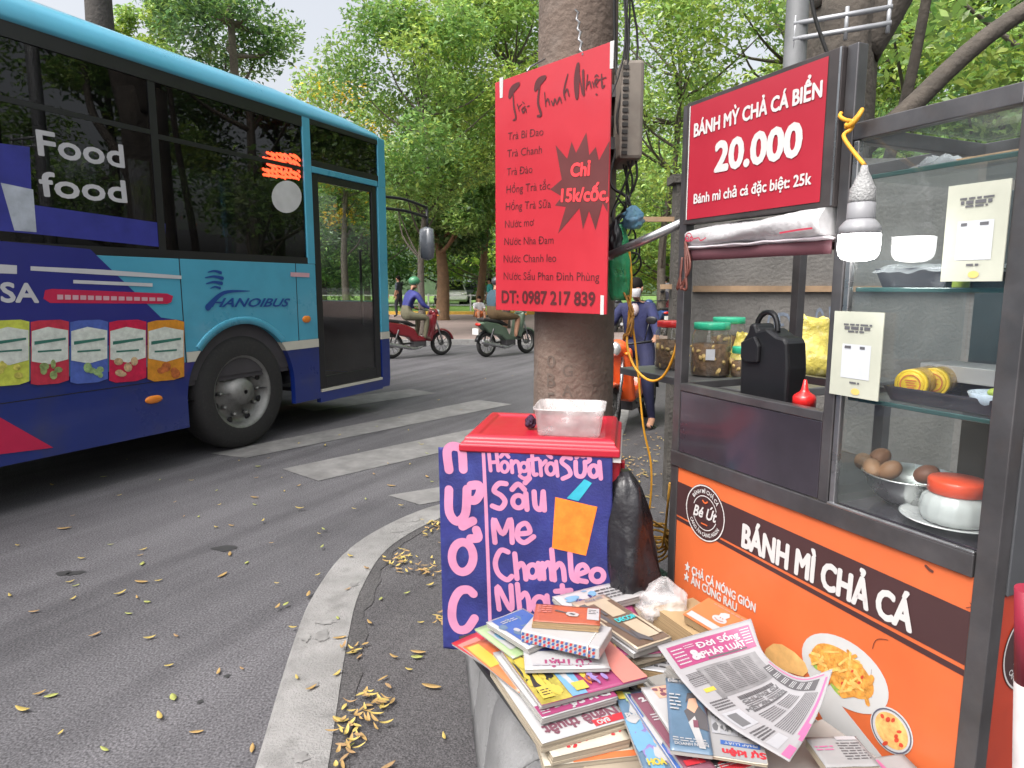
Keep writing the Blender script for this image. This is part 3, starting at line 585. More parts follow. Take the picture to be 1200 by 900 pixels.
# --- advertising and lettering on the flank
def bp(name, m, fn, parent=bus):
    mb = MB(); fn(mb); return mb.build(name, m, parent)
M_adnavy = mat('ad_navy', (.016, .02, .19), .35, coat=.3, var=.06, vscale=3); M_white = mat('print_white', (.55, .55, .57), .5, var=.06); M_adred = mat('ad_red', (.52, .015, .07), .4, var=.08); M_dkblue = mat('logo_blue', (.01, .06, .26), .4, var=.05); M_pink = mat('ad_pink', (.6, .35, .4), .5)
bp('advert', M_adnavy, lambda mb: flat(mb, BP, [(-160, 268), (105, 292), (188, 372), (215, 376), (215, 404), (-160, 408)], .006))
def adl(mb):
    flat(mb, BP, [(35, 312), (120, 316), (212, 323), (212, 327), (120, 322), (35, 317)], .0075); flat(mb, BP, [(85, 328), (178, 332), (178, 336), (85, 332)], .0075)
    flat(mb, BP, [(-60, 306), (19, 311), (19, 321), (-60, 318)], .0075); put_text(mb, 'USA', BP, (-28, 353), (44, 354), 24, lift=.0078, fat=.045)
bp('advert_lettering', M_white, adl)
bp('advert_banner', M_adred, lambda mb: flat(mb, BP, [(52, 340), (60, 338.5), (195, 344), (202, 347), (200, 354), (195, 356), (58, 355), (50, 350)], .0078))
def rows_(mb):
    r = random.Random(3); x = 66
    while x < 186: flat(mb, BP, [(x, 345.2 + (x - 66) * .03), (x + 7, 345.4 + (x - 66) * .03), (x + 7, 351 + (x - 66) * .015), (x, 351 + (x - 66) * .015)], .0095); x += 9
bp('advert_banner_lettering', M_pink, rows_)
bp('advert_red_corner', M_adred, lambda mb: flat(mb, BP, [(-160, 425), (-20, 478), (62, 524.5), (-160, 552)], .005))
# row of noodle packets printed on the advert
cols = [(.55, .6, .08), (.5, .03, .06), (.07, .12, .42), (.55, .01, .06), (.62, .25, .02)]
for i in range(7):
    x1 = 215 - i * 44 - (i * i) * .35; x0 = x1 - 43 - i * .6; c_ = mat('packet_colour_%s' % 'abcde'[i % 5], cols[(4 - i) % 5], .45, var=.25, vscale=18)
    k = .052 * (215 - x1)
    def pk(mb, x0=x0, x1=x1, k=k):
        flat(mb, BP, [(x0, 378 - k * .1), (x0 + 10, 375.5), (x1 - 10, 374.5), (x1, 377), (x1, 441 + k * .6), (x1 - 12, 445 + k * .6), (x0 + 8, 447 + k * .6), (x0, 444 + k * .8)], .0085)
    pkt = bp('advert_packet', c_, pk)
    def pw(mb, x0=x0, x1=x1, k=k):
        flat(mb, BP, [(x0 + 1, 388), (x0 + 20, 383), (x1 - 1, 387), (x1 - 1, 418 + k * .4), (x0 + 22, 424 + k * .4), (x0 + 1, 420 + k * .5)], .0100)
    bp('packet_label', mat('packet_white', (.62, .66, .60), .5, var=.2, vscale=25), pw, pkt)
    def ps(mb, x0=x0, x1=x1, k=k):
        flat(mb, BP, [(x0 + 4, 400), (x1 - 4, 395.5), (x1 - 4, 398), (x0 + 4, 404)], .0115); flat(mb, BP, [(x0 + 8, 411), (x1 - 9, 409), (x1 - 9, 411), (x0 + 8, 413)], .0115)
    bp('packet_lettering', mat('packet_green', (.03, .16, .12), .5), ps, pkt)
    def pf(mb, x0=x0, x1=x1, k=k):
        r = random.Random(i)
        for q in range(5): flat(mb, BP, oval((r.uniform(x0 + 8, x1 - 8), r.uniform(422, 438) + k * .5), r.uniform(3, 6), r.uniform(3, 6), 10), .0118 + q * 2e-4)
    bp('packet_picture', mat('packet_food_%s' % 'abcde'[i % 5], [(.45, .12, .03), (.5, .35, .2), (.25, .38, .16), (.25, .33, .12), (.55, .5, .1)][i % 5], .5, var=.5, vscale=30), pf, pkt)
# window stickers and a painted reflection
bp('window_lettering', mat('vinyl_white', (.50, .50, .52), .5, var=.12, vscale=5), lambda mb: (put_text(mb, 'Food', BP, (47, 181), (147, 196), 30, lift=-.0115, fat=.035), put_text(mb, 'food', BP, (50, 229), (150, 237), 29, lift=-.0115, fat=.035)))
bp('sticker_or_reflection', mat('vinyl_blue', (.03, .035, .26), .4, var=.2), lambda mb: (flat(mb, BP, [(-160, 148), (36, 172), (40, 274), (-160, 255)], -.0112), flat(mb, BP, [(40, 240), (195, 262), (195, 290), (40, 274)], -.0112)))
bp('sticker_or_reflection', mat('pale_reflection', (.42, .46, .52), .45, var=.3), lambda mb: flat(mb, BP, [(2, 214), (40, 222), (44, 272), (18, 270)], -.0100))  # pale patch painted in place of a reflection on the glass
bp('round_sticker', mat('vinyl_disc', (.56, .56, .56), .5), lambda mb: flat(mb, BP, oval((337, 230.5), 17.5, 19, 28), -.0112))
# front route display glows red through the side glass
led = MB(); r = random.Random(4)
for row in range(5):
    for k in range(8):
        x = 311 + k * 5.2 + r.uniform(-1, 1); y = 178 + row * 6.6 + k * .5
        if row < 4 and r.random() < .12: continue
        a = BP.hit(x, y); b = BP.hit(min(355, x + (7 if row < 4 else 6)), y + (5.5 if row < 4 else 1.5) + r.uniform(-1, 1)); stroke(led, BP, [a, ((a[0] + b[0]) / 2 + .012, (a[1] + b[1]) / 2 + .004), b], .024, lift=-.03)
lb = MB(M=BM); a = BP.hit(306, 174); b = BP.hit(355, 211); lb.box((a[0], .036, b[1]), (b[0], .09, a[1])); lb_ = lb.build('route_display', M_blk, bus)
led.build('display_digits', mat('led_red', (.6, .02, .02), .4, emit=((1.0, .065, .02), 70.0)), lb_)
# operator's emblem and lettering
def lg(mb):
    for (x0, y0, x1, y1, wd) in ((243, 319, 258, 319.5, .02), (240, 325.5, 260, 326, .022), (241, 332.5, 259, 332, .022), (246, 338, 257, 337.5, .016)):
        a, b = BP.hit(x0, y0), BP.hit(x1, y1); stroke(mb, BP, [a, ((a[0] + b[0]) / 2, (a[1] + b[1]) / 2 + .012), b], wd, lift=.0065, taper=lambda t: .35 + t)
    put_text(mb, 'HANOIBUS', BP, (246, 359.5), (340, 359), 11, lift=.0065, bold=.02, shear=.45)
    a, b, c = BP.hit(243, 360), BP.hit(262, 343), BP.hit(292, 341); stroke(mb, BP, [a, b, c], .05, lift=.0067, taper=lambda t: 1.1 - t)
bp('operator_emblem', M_dkblue, lg)
bp('small_sticker', M_pink, lambda mb: flat(mb, BP, [(340, 319), (362, 320), (362, 325), (340, 324)], .0062))

seam = MB(M=BM)
for (x, z0, z1) in ((-.47, zs0, zw), (-2.6, zl + .1, zw), (-4.3, zl + .1, zw), (.80, zs1, zw)): seam.box((x - .004, -.0012, z0), (x + .004, .02, z1))
for (x0_, x1_) in ((-2.6, -.50), (-4.3, -2.62)): seam.box((x0_, -.0012, .70), (x1_, .02, .706))
seam.build('panel_seam', M_blk, bus)
# ================================================================== FOOD CART
CO = Vector((.487, 1.971, 0)); CX = Vector((.417, -.909, 0)).normalized(); CY = Vector((-CX.y, CX.x, 0))
CM = frame(CO, CX, CY)                              # local: t along the front (towards the camera), w into the cart, z up
CP = Plane(CO, CX, (0, 0, 1))                       # front face: t, z, out
EP = Plane(CM @ Vector((.912, 0, 0)), CY, (0, 0, 1))  # near end face
cart = thing('food_cart', 'orange and steel street food cart with red price board and glass display cabinet', 'food cart', M=CM)
M_dsteel = mat('dark_steel', (.13, .125, .13), .34, metal=.7, var=.25, vscale=7, dirt=.3, dcol=(.14, .10, .08))
M_lsteel = mat('bright_steel', (.42, .42, .43), .28, metal=.9, var=.2, vscale=9, dirt=.25, dcol=(.12, .11, .10))
M_gsteel = mat('dull_steel_sheet', (.13, .135, .145), .42, metal=.6, var=.15, vscale=3, dirt=.3, dcol=(.07, .07, .075))
M_dsheet = mat('dark_gloss_sheet', (.05, .043, .055), .16, metal=.3, var=.2, vscale=4, coat=.5)
M_orange = mat('vinyl_orange', (.60, .13, .042), .38, var=.10, vscale=2.2, dirt=.28, dcol=(.40, .085, .035), coat=.15)
M_brown = mat('vinyl_brown', (.055, .025, .026), .4, var=.08)
M_pwhite = mat('vinyl_print_white', (.55, .53, .52), .45, var=.04)
M_red = mat('price_board_red', (.36, .020, .036), .35, var=.06, vscale=4, coat=.15)
M_cglass = glass('cabinet_glass', (.95, .97, .97), .9, .02, .022, (.5, .53, .55), 1.5)
M_gedge = mat('glass_edge_green', (.03, .075, .07), .15, coat=.6)
def cb(name, m, *boxes, parent=cart, bevel=.002):
    mb = MB(M=CM)
    for b in boxes: mb.box(*b)
    return mb.build(name, m, parent, bevel)
def cp(name, m, fn, parent=cart):
    mb = MB(); fn(mb); return mb.build(name, m, parent)
# posts and rails
for (t0, t1, w0, w1, z1) in ((-.014, .016, 0, .03, 1.918), (.519, .546, 0, .03, 1.918), (.872, .91, 0, .035, 1.756), (-.014, .016, .45, .48, 1.85), (.872, .91, .45, .48, 1.756)): cb('post', M_dsteel, ((t0, w0, .06 if t0 < .1 or t0 > .8 else .932), (t1, w1, z1)))
cb('post', M_lsteel, ((.548, .002, .934), (.562, .016, 1.72)))
for b in (((-.013, -.004, .887), (.871, .028, .932)), ((.016, .0, 1.116), (.518, .03, 1.138)), ((.546, .001, 1.722), (.872, .03, 1.757)), ((.016, .452, 1.116), (.872, .478, 1.14)), ((.016, .452, 1.725), (.872, .478, 1.755)), ((-.012, .03, 1.116), (.014, .45, 1.138)), ((.874, .036, 1.722), (.905, .45, 1.754)), ((.52, .03, 1.722), (.545, .45, 1.754)), ((.016, .03, 1.50), (.518, .05, 1.52)), ((-.012, .03, .89), (.014, .45, .93))): cb('rail', M_dsteel, b)
cb('bright_trim', M_lsteel, ((.548, -.005, .932), (.871, .004, .938)))
# sheets
cb('dark_panel', M_dsheet, ((.017, .002, .933), (.517, .008, 1.115)))
cb('counter', M_gsteel, ((.0, .03, .905), (.90, .455, .93)))
cb('cabinet_tray', M_dsheet, ((.563, .018, .931), (.871, .45, .936)))
cb('end_panel', M_gsteel, ((.905, .036, .86), (.913, .45, 1.75)))
cb('lower_end_panel', mat('vinyl_red_orange', (.42, .045, .02), .45, var=.12, vscale=4, dirt=.25, dcol=(.2, .02, .02)), ((.903, .036, .1), (.908, .45, .858)))
cb('far_end_panel', M_gsteel, ((-.012, .031, .1), (-.006, .449, .889)))
cb('back_panel', mat('back_sheet', (.105, .12, .13), .4, metal=.3, var=.12, vscale=3), ((.547, .458, 1.19), (.80, .463, 1.64)))
cb('back_panel', mat('back_sheet_brown', (.085, .062, .042), .5, var=.3, vscale=3), ((.02, .458, .1), (.80, .463, .93)), ((.547, .456, .937), (.74, .462, 1.186)))
# orange front with its print
op = cb('front_panel', M_orange, ((.016, .004, .10), (.872, .012, .887)))
cp('brown_band', M_brown, lambda mb: (flat(mb, CP, [(.017, .738), (.871, .712), (.871, .819), (.017, .841)], .0005 - .0035, px=False),), op)
cp('brown_stripe', M_brown, lambda mb: flat(mb, CP, [(.017, .722), (.871, .690), (.871, .703), (.017, .733)], -.003, px=False), op)
z7 = lambda a, b: (780 + a / 2.433, 530 + b / 2.433)
cp('front_lettering', M_pwhite, lambda mb: (put_text(mb, 'BÁNH MÌ CHẢ CÁ', CP, (869, 640), z7(697, 513), 28, lift=-.0015, fat=.05),), op)
cp('front_slogan', M_pwhite, lambda mb: (put_text(mb, '★ CHẢ CÁ NÓNG GIÒN', CP, z7(53, 334), z7(253, 457), 9.5, lift=-.0025, fat=.04),), op)
cp('front_slogan', M_pwhite, lambda mb: (put_text(mb, '★ ĂN CÙNG RAU', CP, z7(50, 362), z7(200, 455), 9.5, lift=-.0025, fat=.04),), op)
def emblem(pl, c, r, lift, parent, nm='emblem'):
    e = cp(nm, M_brown, lambda mb: flat(mb, pl, oval(c, r, r, 40), lift, px=False), parent)
    def ring(mb):
        for rr, wd, a0, a1 in ((r * .965, r * .045, 0, 2 * math.pi), (r * .60, r * .03, .35, 2.8), (r * .60, r * .03, 3.5, 5.93)):
            full = a1 > 6
            stroke(mb, pl, oval(c, rr, rr, 40 if full else 24, 0, a0, a1), wd, lift=lift + .0006, closed=full, sub=1)
        for s, top in (('BÁNH MÌ CHẢ CÁ', True), ('CÀNG ĂN CÀNG NGON', False)):
            R0 = r * (.70 if top else .84); sp = 1.9 if top else 2.2
            def wp(x, y, l, top=top, R0=R0, sp=sp):
                a = (math.pi / 2 + sp / 2 - x * sp) if top else (-math.pi / 2 - sp / 2 + x * sp); q = R0 + y if top else R0 - y
                return pl.M @ Vector((c[0] + q * math.cos(a), c[1] + q * math.sin(a), l))
            put_text(mb, s, None, (0, 0), (1, 0), cap=r * .14, bold=.02, lift=lift + .001, warp=wp, local=True, res=2)
        a = .12; ca, sa = math.cos(a), math.sin(a)
        put_text(mb, 'Bé Út', pl, (c[0] - r * .60, c[1] - r * .22), (c[0] + r * .62, c[1] - r * .16), cap=r * .40, bold=.025, shear=.35, lift=lift + .001, local=True)
    cp('emblem_lettering', M_pwhite, ring, e)
    cp('emblem_mark', M_orange, lambda mb: (stroke(mb, pl, [(c[0] - r * .12, c[1] + r * .42), (c[0], c[1] + r * .36), (c[0] + r * .12, c[1] + r * .43)], r * .06, lift=lift + .001), stroke(mb, pl, [(c[0] - r * .14, c[1] - r * .40), (c[0] + r * .14, c[1] - r * .40)], r * .045, lift=lift + .001)), e)
emblem(CP, (.142, .781), .082, -.0022, op)
emblem(EP, (.135, .735), .085, -.0026, cart)
# printed food
def pxoval(c, a, b, rot, n=36): return [z7(*p) for p in oval(c, a, b, n, rot)]
M_plate = mat('print_plate', (.50, .50, .50), .45, var=.06); M_fry = mat('print_fried', (.62, .27, .05), .5, var=.6, vscale=45, dirt=.4, dcol=(.75, .5, .18)); M_let = mat('print_lettuce', (.28, .40, .08), .5, var=.4, vscale=30)
M_bread = mat('print_bread', (.68, .40, .15), .5, var=.25, vscale=14); M_sauce = mat('print_sauce', (.68, .38, .13), .5, var=.4, vscale=40); M_prd = mat('print_red', (.55, .06, .03), .5, var=.3, vscale=40)
def food(mb_):
    pass
fp = cp('food_picture', M_plate, lambda mb: (flat(mb, CP, pxoval((510, 632), 148, 82, .72), -.0026), flat(mb, CP, pxoval((643, 795), 78, 50, .95), -.0020), flat(mb, CP, [z7(380, 640), z7(440, 650), z7(640, 900), z7(520, 900)], -.0028)), op)
cp('food_picture_rim', mat('print_rim', (.10, .10, .14), .5), lambda mb: stroke(mb, CP, [CP.hit(*p) for p in pxoval((643, 795), 72, 45, .95, 30)], .003, lift=-.0012, closed=True, sub=1), fp)
cp('food_picture_sauce', M_sauce, lambda mb: flat(mb, CP, pxoval((643, 795), 62, 37, .95), -.0014), fp)
def fries(mb):
    r = random.Random(8)
    flat(mb, CP, pxoval((505, 625), 108, 48, .72), -.0019)
    for i in range(34):
        u, v = r.uniform(-1, 1), r.uniform(-1, 1)
        if u * u + v * v > 1: continue
        c = Vector((505 + 108 * u * .75 - 50 * v * .66, 625 + 108 * u * .66 + 50 * v * .75)); a = r.uniform(0, 6.28); d = Vector((math.cos(a), math.sin(a))) * r.uniform(12, 24)
        stroke(mb, CP, [CP.hit(*z7(*(c - d))), CP.hit(*z7(*(c + Vector((r.uniform(-5, 5), r.uniform(-5, 5)))))), CP.hit(*z7(*(c + d)))], r.uniform(.006, .012), lift=-.0016 + i * 1e-5, sub=3)
cp('food_picture_fish_cake', M_fry, fries, fp)
M_fry2 = mat('print_fried_light', (.72, .42, .12), .5, var=.4, vscale=50)
def fries2(mb):
    r = random.Random(18)
    for i in range(26):
        u, v = r.uniform(-1, 1), r.uniform(-1, 1)
        if u * u + v * v > 1: continue
        c = Vector((505 + 108 * u * .75 - 50 * v * .66, 625 + 108 * u * .66 + 50 * v * .75)); a = r.uniform(0, 6.28); d = Vector((math.cos(a), math.sin(a))) * r.uniform(8, 20)
        stroke(mb, CP, [CP.hit(*z7(*(c - d))), CP.hit(*z7(*(c + d)))], r.uniform(.004, .008), lift=-.0009 + i * 1e-5, sub=3)
cp('food_picture_crumbs', M_fry2, fries2, fp)
cp('food_picture_lettuce', M_let, lambda mb: (flat(mb, CP, pxoval((488, 672), 38, 12, .9), -.0021), flat(mb, CP, pxoval((425, 600), 22, 10, 1.2), -.00205)), fp)
cp('food_picture_bread', M_bread, lambda mb: flat(mb, CP, [z7(*p) for p in ((275, 590), (285, 560), (305, 546), (330, 548), (365, 570), (395, 600), (405, 625), (390, 640), (340, 625), (290, 612))], -.0021), fp)
cp('food_picture_filling', M_let, lambda mb: (flat(mb, CP, [z7(*p) for p in ((280, 600), (300, 608), (350, 632), (340, 640), (290, 625))], -.0012)), fp)
def specks(mb):
    r = random.Random(2)
    for i in range(9): flat(mb, CP, pxoval((643 + r.uniform(-28, 28), 795 + r.uniform(-45, 45)), r.uniform(5, 10), r.uniform(4, 7), r.uniform(0, 3), 9), -.0009 + i * 3e-5)
    for i in range(6): flat(mb, CP, pxoval((505 + r.uniform(-60, 60), 625 + r.uniform(-40, 40)), r.uniform(4, 7), r.uniform(3, 5), r.uniform(0, 3), 8), -.0004 + i * 3e-5)
cp('food_picture_chilli', M_prd, specks, fp)
# scratches in the vinyl
cp('scratch', mat('scratch_dark', (.10, .03, .02), .7), lambda mb: [stroke(mb, CP, [CP.hit(*z7(*p)) for p in P], wd, lift=-.0025, sub=3) for P, wd in (([(588, 560), (592, 545), (600, 535), (615, 533), (632, 536)], .0016), ([(740, 325), (750, 335), (758, 340)], .006), ([(585, 620), (583, 660), (586, 700)], .0008), ([(866, 430), (872, 440), (855, 444)], .0015))], op)
# ------------------------------------------------------------------ price board
bo = cb('price_board', mat('board_frame', (.06, .052, .052), .5, metal=.4, var=.3, vscale=10), ((.017, -.012, 1.59), (.518, .022, 1.917)))
cp('board_face', M_red, lambda mb: flat(mb, CP, [(.035, 1.603), (.484, 1.603), (.484, 1.906), (.035, 1.906)], .0135, px=False), bo)
cp('board_edge', M_pwhite, lambda mb: flat(mb, CP, [(.031, 1.603), (.0345, 1.603), (.0345, 1.906), (.031, 1.906)], .0140, px=False), bo)
cp('board_edge', M_lsteel, lambda mb: flat(mb, CP, [(.512, 1.592), (.517, 1.592), (.517, 1.916), (.512, 1.916)], .0140, px=False), bo)
cp('board_lettering', M_pwhite, lambda mb: (put_text(mb, 'BÁNH MỲ CHẢ CÁ BIỂN', CP, (818.5, 161), (968.5, 114), 15.5, lift=.015, fat=.045), put_text(mb, '20.000', CP, (843, 201), (943, 182), 34, lift=.015, fat=.06), put_text(mb, 'Bánh mì chả cá đặc biệt: 25k', CP, (818, 239), (956, 216), 11.5, lift=.015, fat=.035)), bo)
# awning roll on its bracket
def cm(t, w_, z): return CM @ Vector((t, w_, z))
aw = thing('rolled_awning', 'white printed plastic awning rolled up on the ledge under the red price board', 'awning', M=Matrix.Translation(cm(.27, .03, 1.53)))
mb = MB(); r = random.Random(6)
P = []; nn = 26
rings = []
for i in range(nn + 1):
    f = i / nn; t_ = .035 + .465 * f; ring = []
    for k in range(16):
        a = 2 * math.pi * k / 16; rr = .026 + .013 * f + .0035 * math.sin(3 * a + 9 * f) + r.uniform(-.0012, .0012)
        ring.append(cm(t_, .012 + rr * 1.15 * math.cos(a), 1.553 + .008 * f + rr * math.sin(a) * .85))
    rings.append(ring)
mb.rings(rings, True); mb.build('roll', mat('awning_white', (.46, .45, .46), .45, var=.1, vscale=20, bump=.3, bscale=30), aw)
mb = MB(); mb.grid(lambda u, v: cm(.025 + .49 * u, -.012 + .075 * v, 1.526 - .006 * math.sin(v * 3) + .004 * noise.noise(Vector((u * 9, v * 2, 3)))), 30, 4); mb.build('flap', mat('awning_flap', (.60, .55, .58), .5, var=.12), aw, solid=.004)
mb = MB(); mb.grid(lambda u, v: cm(.03 + .48 * u, .0 - .004 * math.sin(u * 12), 1.520 - .03 * v), 20, 2); mb.build('underside', mat('awning_lining', (.10, .035, .045), .6, var=.2), aw, solid=.003)
mb = MB(); Q = Plane(cm(0, -.034, 0), CX, (0, 0, 1))
for c, rr in (((.075, 1.552), .012), ((.068, 1.549), .007), ((.086, 1.547), .006)): stroke(mb, Q, oval(c, rr, rr * .9, 14), .003, lift=.003, closed=True, sub=2)
stroke(mb, Q, [(.09, 1.545), (.115, 1.548), (.125, 1.54), (.145, 1.546)], .003, lift=.003); stroke(mb, Q, [(.40, 1.541), (.45, 1.544), (.49, 1.545)], .004, lift=.004)
mb.build('print', mat('awning_print', (.40, .03, .06), .5), aw)
# lower shelf line and far awning arm
mb = MB(); mb.tube([cm(-.02, .015, 1.60), cm(-.30, -.055, 1.515)], .014, 12); mb.lathe([(.0165, -.012), (.018, 0), (.0165, .012)], cm(-.30, -.055, 1.515), 12); mb.build('awning_arm', M_lsteel, cart)
mb = MB(); r = random.Random(1)
for k in range(3): mb.tube(smooth_path([cm(.03, -.012, 1.545), cm(.045 + .01 * k, -.02, 1.47), cm(.055 - .02 * k, -.022, 1.41), cm(.025, -.02, 1.43 + .01 * k), cm(.022, -.014, 1.50)], 5), .0035, 6)
tag(mb.build('cable_loop', mat('cable_brown', (.12, .035, .025), .5)), 'brown cable loop hanging from the far front post of the cart', 'cable')
# ------------------------------------------------------------------ glass cabinet
def pane(a, b): cb('glass_pane', M_cglass, (a, b), bevel=0)
pane((.563, .010, .94), (.871, .014, 1.721)); pane((.530, .032, .94), (.534, .45, 1.721)); pane((.75, .46, .94), (.871, .464, 1.72))
for z, d in ((1.172, .34), (1.408, .32), (1.640, .30)):
    s_ = cb('shelf', glass('shelf_glass', (.92, .96, .95), .9, .03, .05, (.45, .5, .5)), ((.564, .024, z), (.870, d, z + .008)), bevel=0)
    cb('shelf_edge', M_gedge, ((.564, .0195, z - .001), (.870, .0235, z + .009)), parent=s_)
cb('top_sheet', M_cglass, ((.548, .032, 1.757), (.87, .45, 1.761)), bevel=0)
# placards behind the glass front (the square codes are left out)
M_card = mat('placard_cream', (.42, .43, .36), .5, var=.08, vscale=10); M_cwhite = mat('placard_white', (.50, .52, .55), .5); M_ink = mat('placard_ink', (.09, .09, .10), .6)
for (t0, t1, z0, z1, lab) in ((.538, .657, 1.184, 1.366, 'cream payment placard on the lower glass shelf edge beside the cart opening'), (.765, .872, 1.428, 1.600, 'cream payment placard high in the cabinet next to the bulb reflection')):
    pt = thing('payment_placard', lab, 'placard', M=Matrix.Translation(cm((t0 + t1) / 2, -.006, z0)))
    mb = MB(M=CM); mb.box((t0, -.0075, z0), (t1, -.005, z1)); mb.build('card', M_card, pt)
    W_, H_ = t1 - t0, z1 - z0
    mb = MB(); flat(mb, CP, [(t0 + W_ * .22, z0 + H_ * .22), (t1 - W_ * .20, z0 + H_ * .22), (t1 - W_ * .20, z0 + H_ * .62), (t0 + W_ * .22, z0 + H_ * .62)], .0082, px=False); mb.build('code_field', M_cwhite, pt)
    mb = MB(); rr = random.Random(9)
    for (f0, f1, yy, h) in ((.22, .80, .85, .006), (.24, .78, .81, .011), (.32, .68, .77, .006), (.27, .40, .585, .010), (.58, .72, .585, .010), (.42, .62, .17, .007)):
        sheet_text(mb, rr, t0 + W_ * f0, t0 + W_ * f1, z0 + H_ * (yy - h * 2), z0 + H_ * (yy + h * 2), 1, .0088, CP, fill=.8)
    mb.build('print', M_ink, pt)
    mb = MB(); flat(mb, CP, oval((t0 + W_ * .55, z0 + H_ * .07), W_ * .09, W_ * .06, 14), .0085, px=False); mb.build('emblem', mat('placard_gold', (.62, .45, .14), .5), pt)
# ------------------------------------------------------------------ hanging bulb
OUT = .07; BPL = Plane(CM @ Vector((0, -OUT, 0)), CX, (0, 0, 1))
bt, bz = BPL.hit(1005, 306); bc = CM @ Vector((bt, -OUT, bz))
bulb = thing('light_bulb', 'lit white LED bulb hanging in its socket in front of the cabinet', 'light bulb', loc=bc)
B0 = WM[bulb]
mb = MB(M=B0); mb.lathe([(.004, 0), (.018, .0008), (.029, .004), (.0355, .011), (.0380, .021), (.0385, .034), (.0385, .052)], n=28); mb.build('diffuser', mat('bulb_glow', (.9, .9, .9), .4, emit=((1, .985, .95), 14.0)), bulb)
mb = MB(M=B0); mb.lathe([(.0385, .052), (.0375, .066), (.030, .076), (.0255, .081)], n=40, wob=lambda a, z: 1 + (.035 * math.cos(22 * a) if .053 < z < .078 else 0)); mb.lathe([(.0255, .081), (.026, .083), (.0255, .112), (.0235, .113)], n=28); mb.build('housing', mat('bulb_white_plastic', (.27, .27, .285), .4, var=.05), bulb)
mb = MB(M=B0); mb.lathe([(.0235, .113), (.0245, .118), (.0235, .140), (.020, .145), (.0145, .16), (.0085, .172), (.006, .184)], n=24); mb.build('socket', mat('socket_white', (.30, .30, .30), .5, var=.15, vscale=60, bump=.4, bscale=200), bulb)
# yellow cord tied over the rail
tk, zk = CP.hit(1007, 146)
mb = MB(); M_cord = mat('cord_yellow', (.62, .30, .02), .6, var=.2)
kn = lambda dt, dw, dz: cm(tk + dt, -.012 + dw, zk + dz)
top = B0 @ Vector((0, 0, .184))
mb.tube(smooth_path([top, kn(.0, -.03, -.03), kn(0, -.012, -.012), kn(.006, -.014, .002), kn(-.004, -.012, .006), kn(-.02, -.008, .012), kn(-.034, -.006, .022), kn(-.036, .0, .030)], 6), .0042, 8)
mb.tube(smooth_path([kn(-.012, -.012, -.006), kn(.008, -.016, -.002), kn(.018, -.012, .012), kn(.017, -.004, .024), kn(.012, -.008, .014), kn(-.002, -.016, -.004), kn(-.012, -.012, .0)], 6), .0045, 8)
tag(mb.build('yellow_cable', M_cord), 'yellow cable knotted over the cabinet rail and holding the lit bulb', 'cable')
# ------------------------------------------------------------------ things in the cabinet
M_bowl = mat('bowl_steel', (.68, .68, .67), .28, metal=.95, var=.12, vscale=12)
bc = cm(.632, .155, .9365)
mb = MB(); pr = [(.035, 0), (.05, .004), (.07, .022), (.086, .05), (.095, .082), (.100, .084), (.100, .087), (.094, .087), (.083, .05), (.066, .024), (.04, .009), (.002, .008)]
mb.lathe([(r_, z * .80) for r_, z in pr], bc, 40); tag(mb.build('mixing_bowl', M_bowl), 'round stainless steel bowl holding brown eggs on the cabinet floor', 'bowl')
egg_l = ['brown egg resting on the left rim of the steel bowl', 'darker brown egg at the back of the steel bowl', 'pale brown egg low at the front left of the steel bowl', 'brown egg half sunk in the middle of the steel bowl', 'reddish brown egg alone towards the right side of the steel bowl']
ec = [(.46, .25, .13), (.34, .15, .07), (.44, .24, .13), (.36, .18, .09), (.25, .10, .06)]
for i, (px, py, dep) in enumerate(((1012, 541, .15), (1031, 536, .18), (1022, 549, .12), (1043, 551, .135), (1086, 556, .16))):
    Q = Plane(CM @ Vector((0, dep, 0)), CX, (0, 0, 1)); a, z = Q.hit(px, py); mb = MB(); rot = Matrix.Rotation(rng.uniform(0, 3), 3, 'Z') @ Matrix.Rotation(rng.uniform(.9, 1.5), 3, 'X')
    mb.ell(cm(a, dep, z), (.0205, .0205, .027), 18, 12, rot); tag(mb.build('egg', mat('eggshell_%s' % 'abcde'[i], ec[i], .5, var=.06)), egg_l[i], 'egg', 'brown eggs in the steel bowl')
pc = cm(.765, .105, .9365)
mb = MB(); mb.lathe([(.045, 0), (.055, .003), (.075, .010), (.098, .017), (.100, .019), (.096, .0195), (.072, .013), (.05, .007), (.002, .006)], pc, 44); tag(mb.build('plate', mat('plate_white', (.52, .52, .52), .25, coat=.5, var=.03)), 'white plate under the lidded jar in the cabinet', 'plate')
jr = thing('scalloped_jar', 'white scalloped jar with orange red screw lid standing on the white plate', 'jar', loc=pc + Vector((0, 0, .0075)))
mb = MB(M=WM[jr]); mb.lathe([(.046, 0), (.056, .004), (.062, .018), (.0625, .035), (.058, .052), (.05, .06), (.048, .066)], (0, 0, 0), 64, wob=lambda a, z: 1 + .035 * abs(math.sin(8 * a)) * (1 if z < .058 else 0)); mb.build('body', mat('jar_milky', (.52, .53, .52), .3, coat=.4, var=.05), jr)
mb = MB(M=WM[jr]); mb.lathe([(.050, .062), (.0525, .064), (.0525, .086), (.050, .090), (.002, .091)], (0, 0, 0), 48, wob=lambda a, z: 1 + .012 * math.cos(48 * a)); mb.build('lid', mat('lid_orange_red', (.80, .075, .02), .35, var=.05, coat=.3), jr)
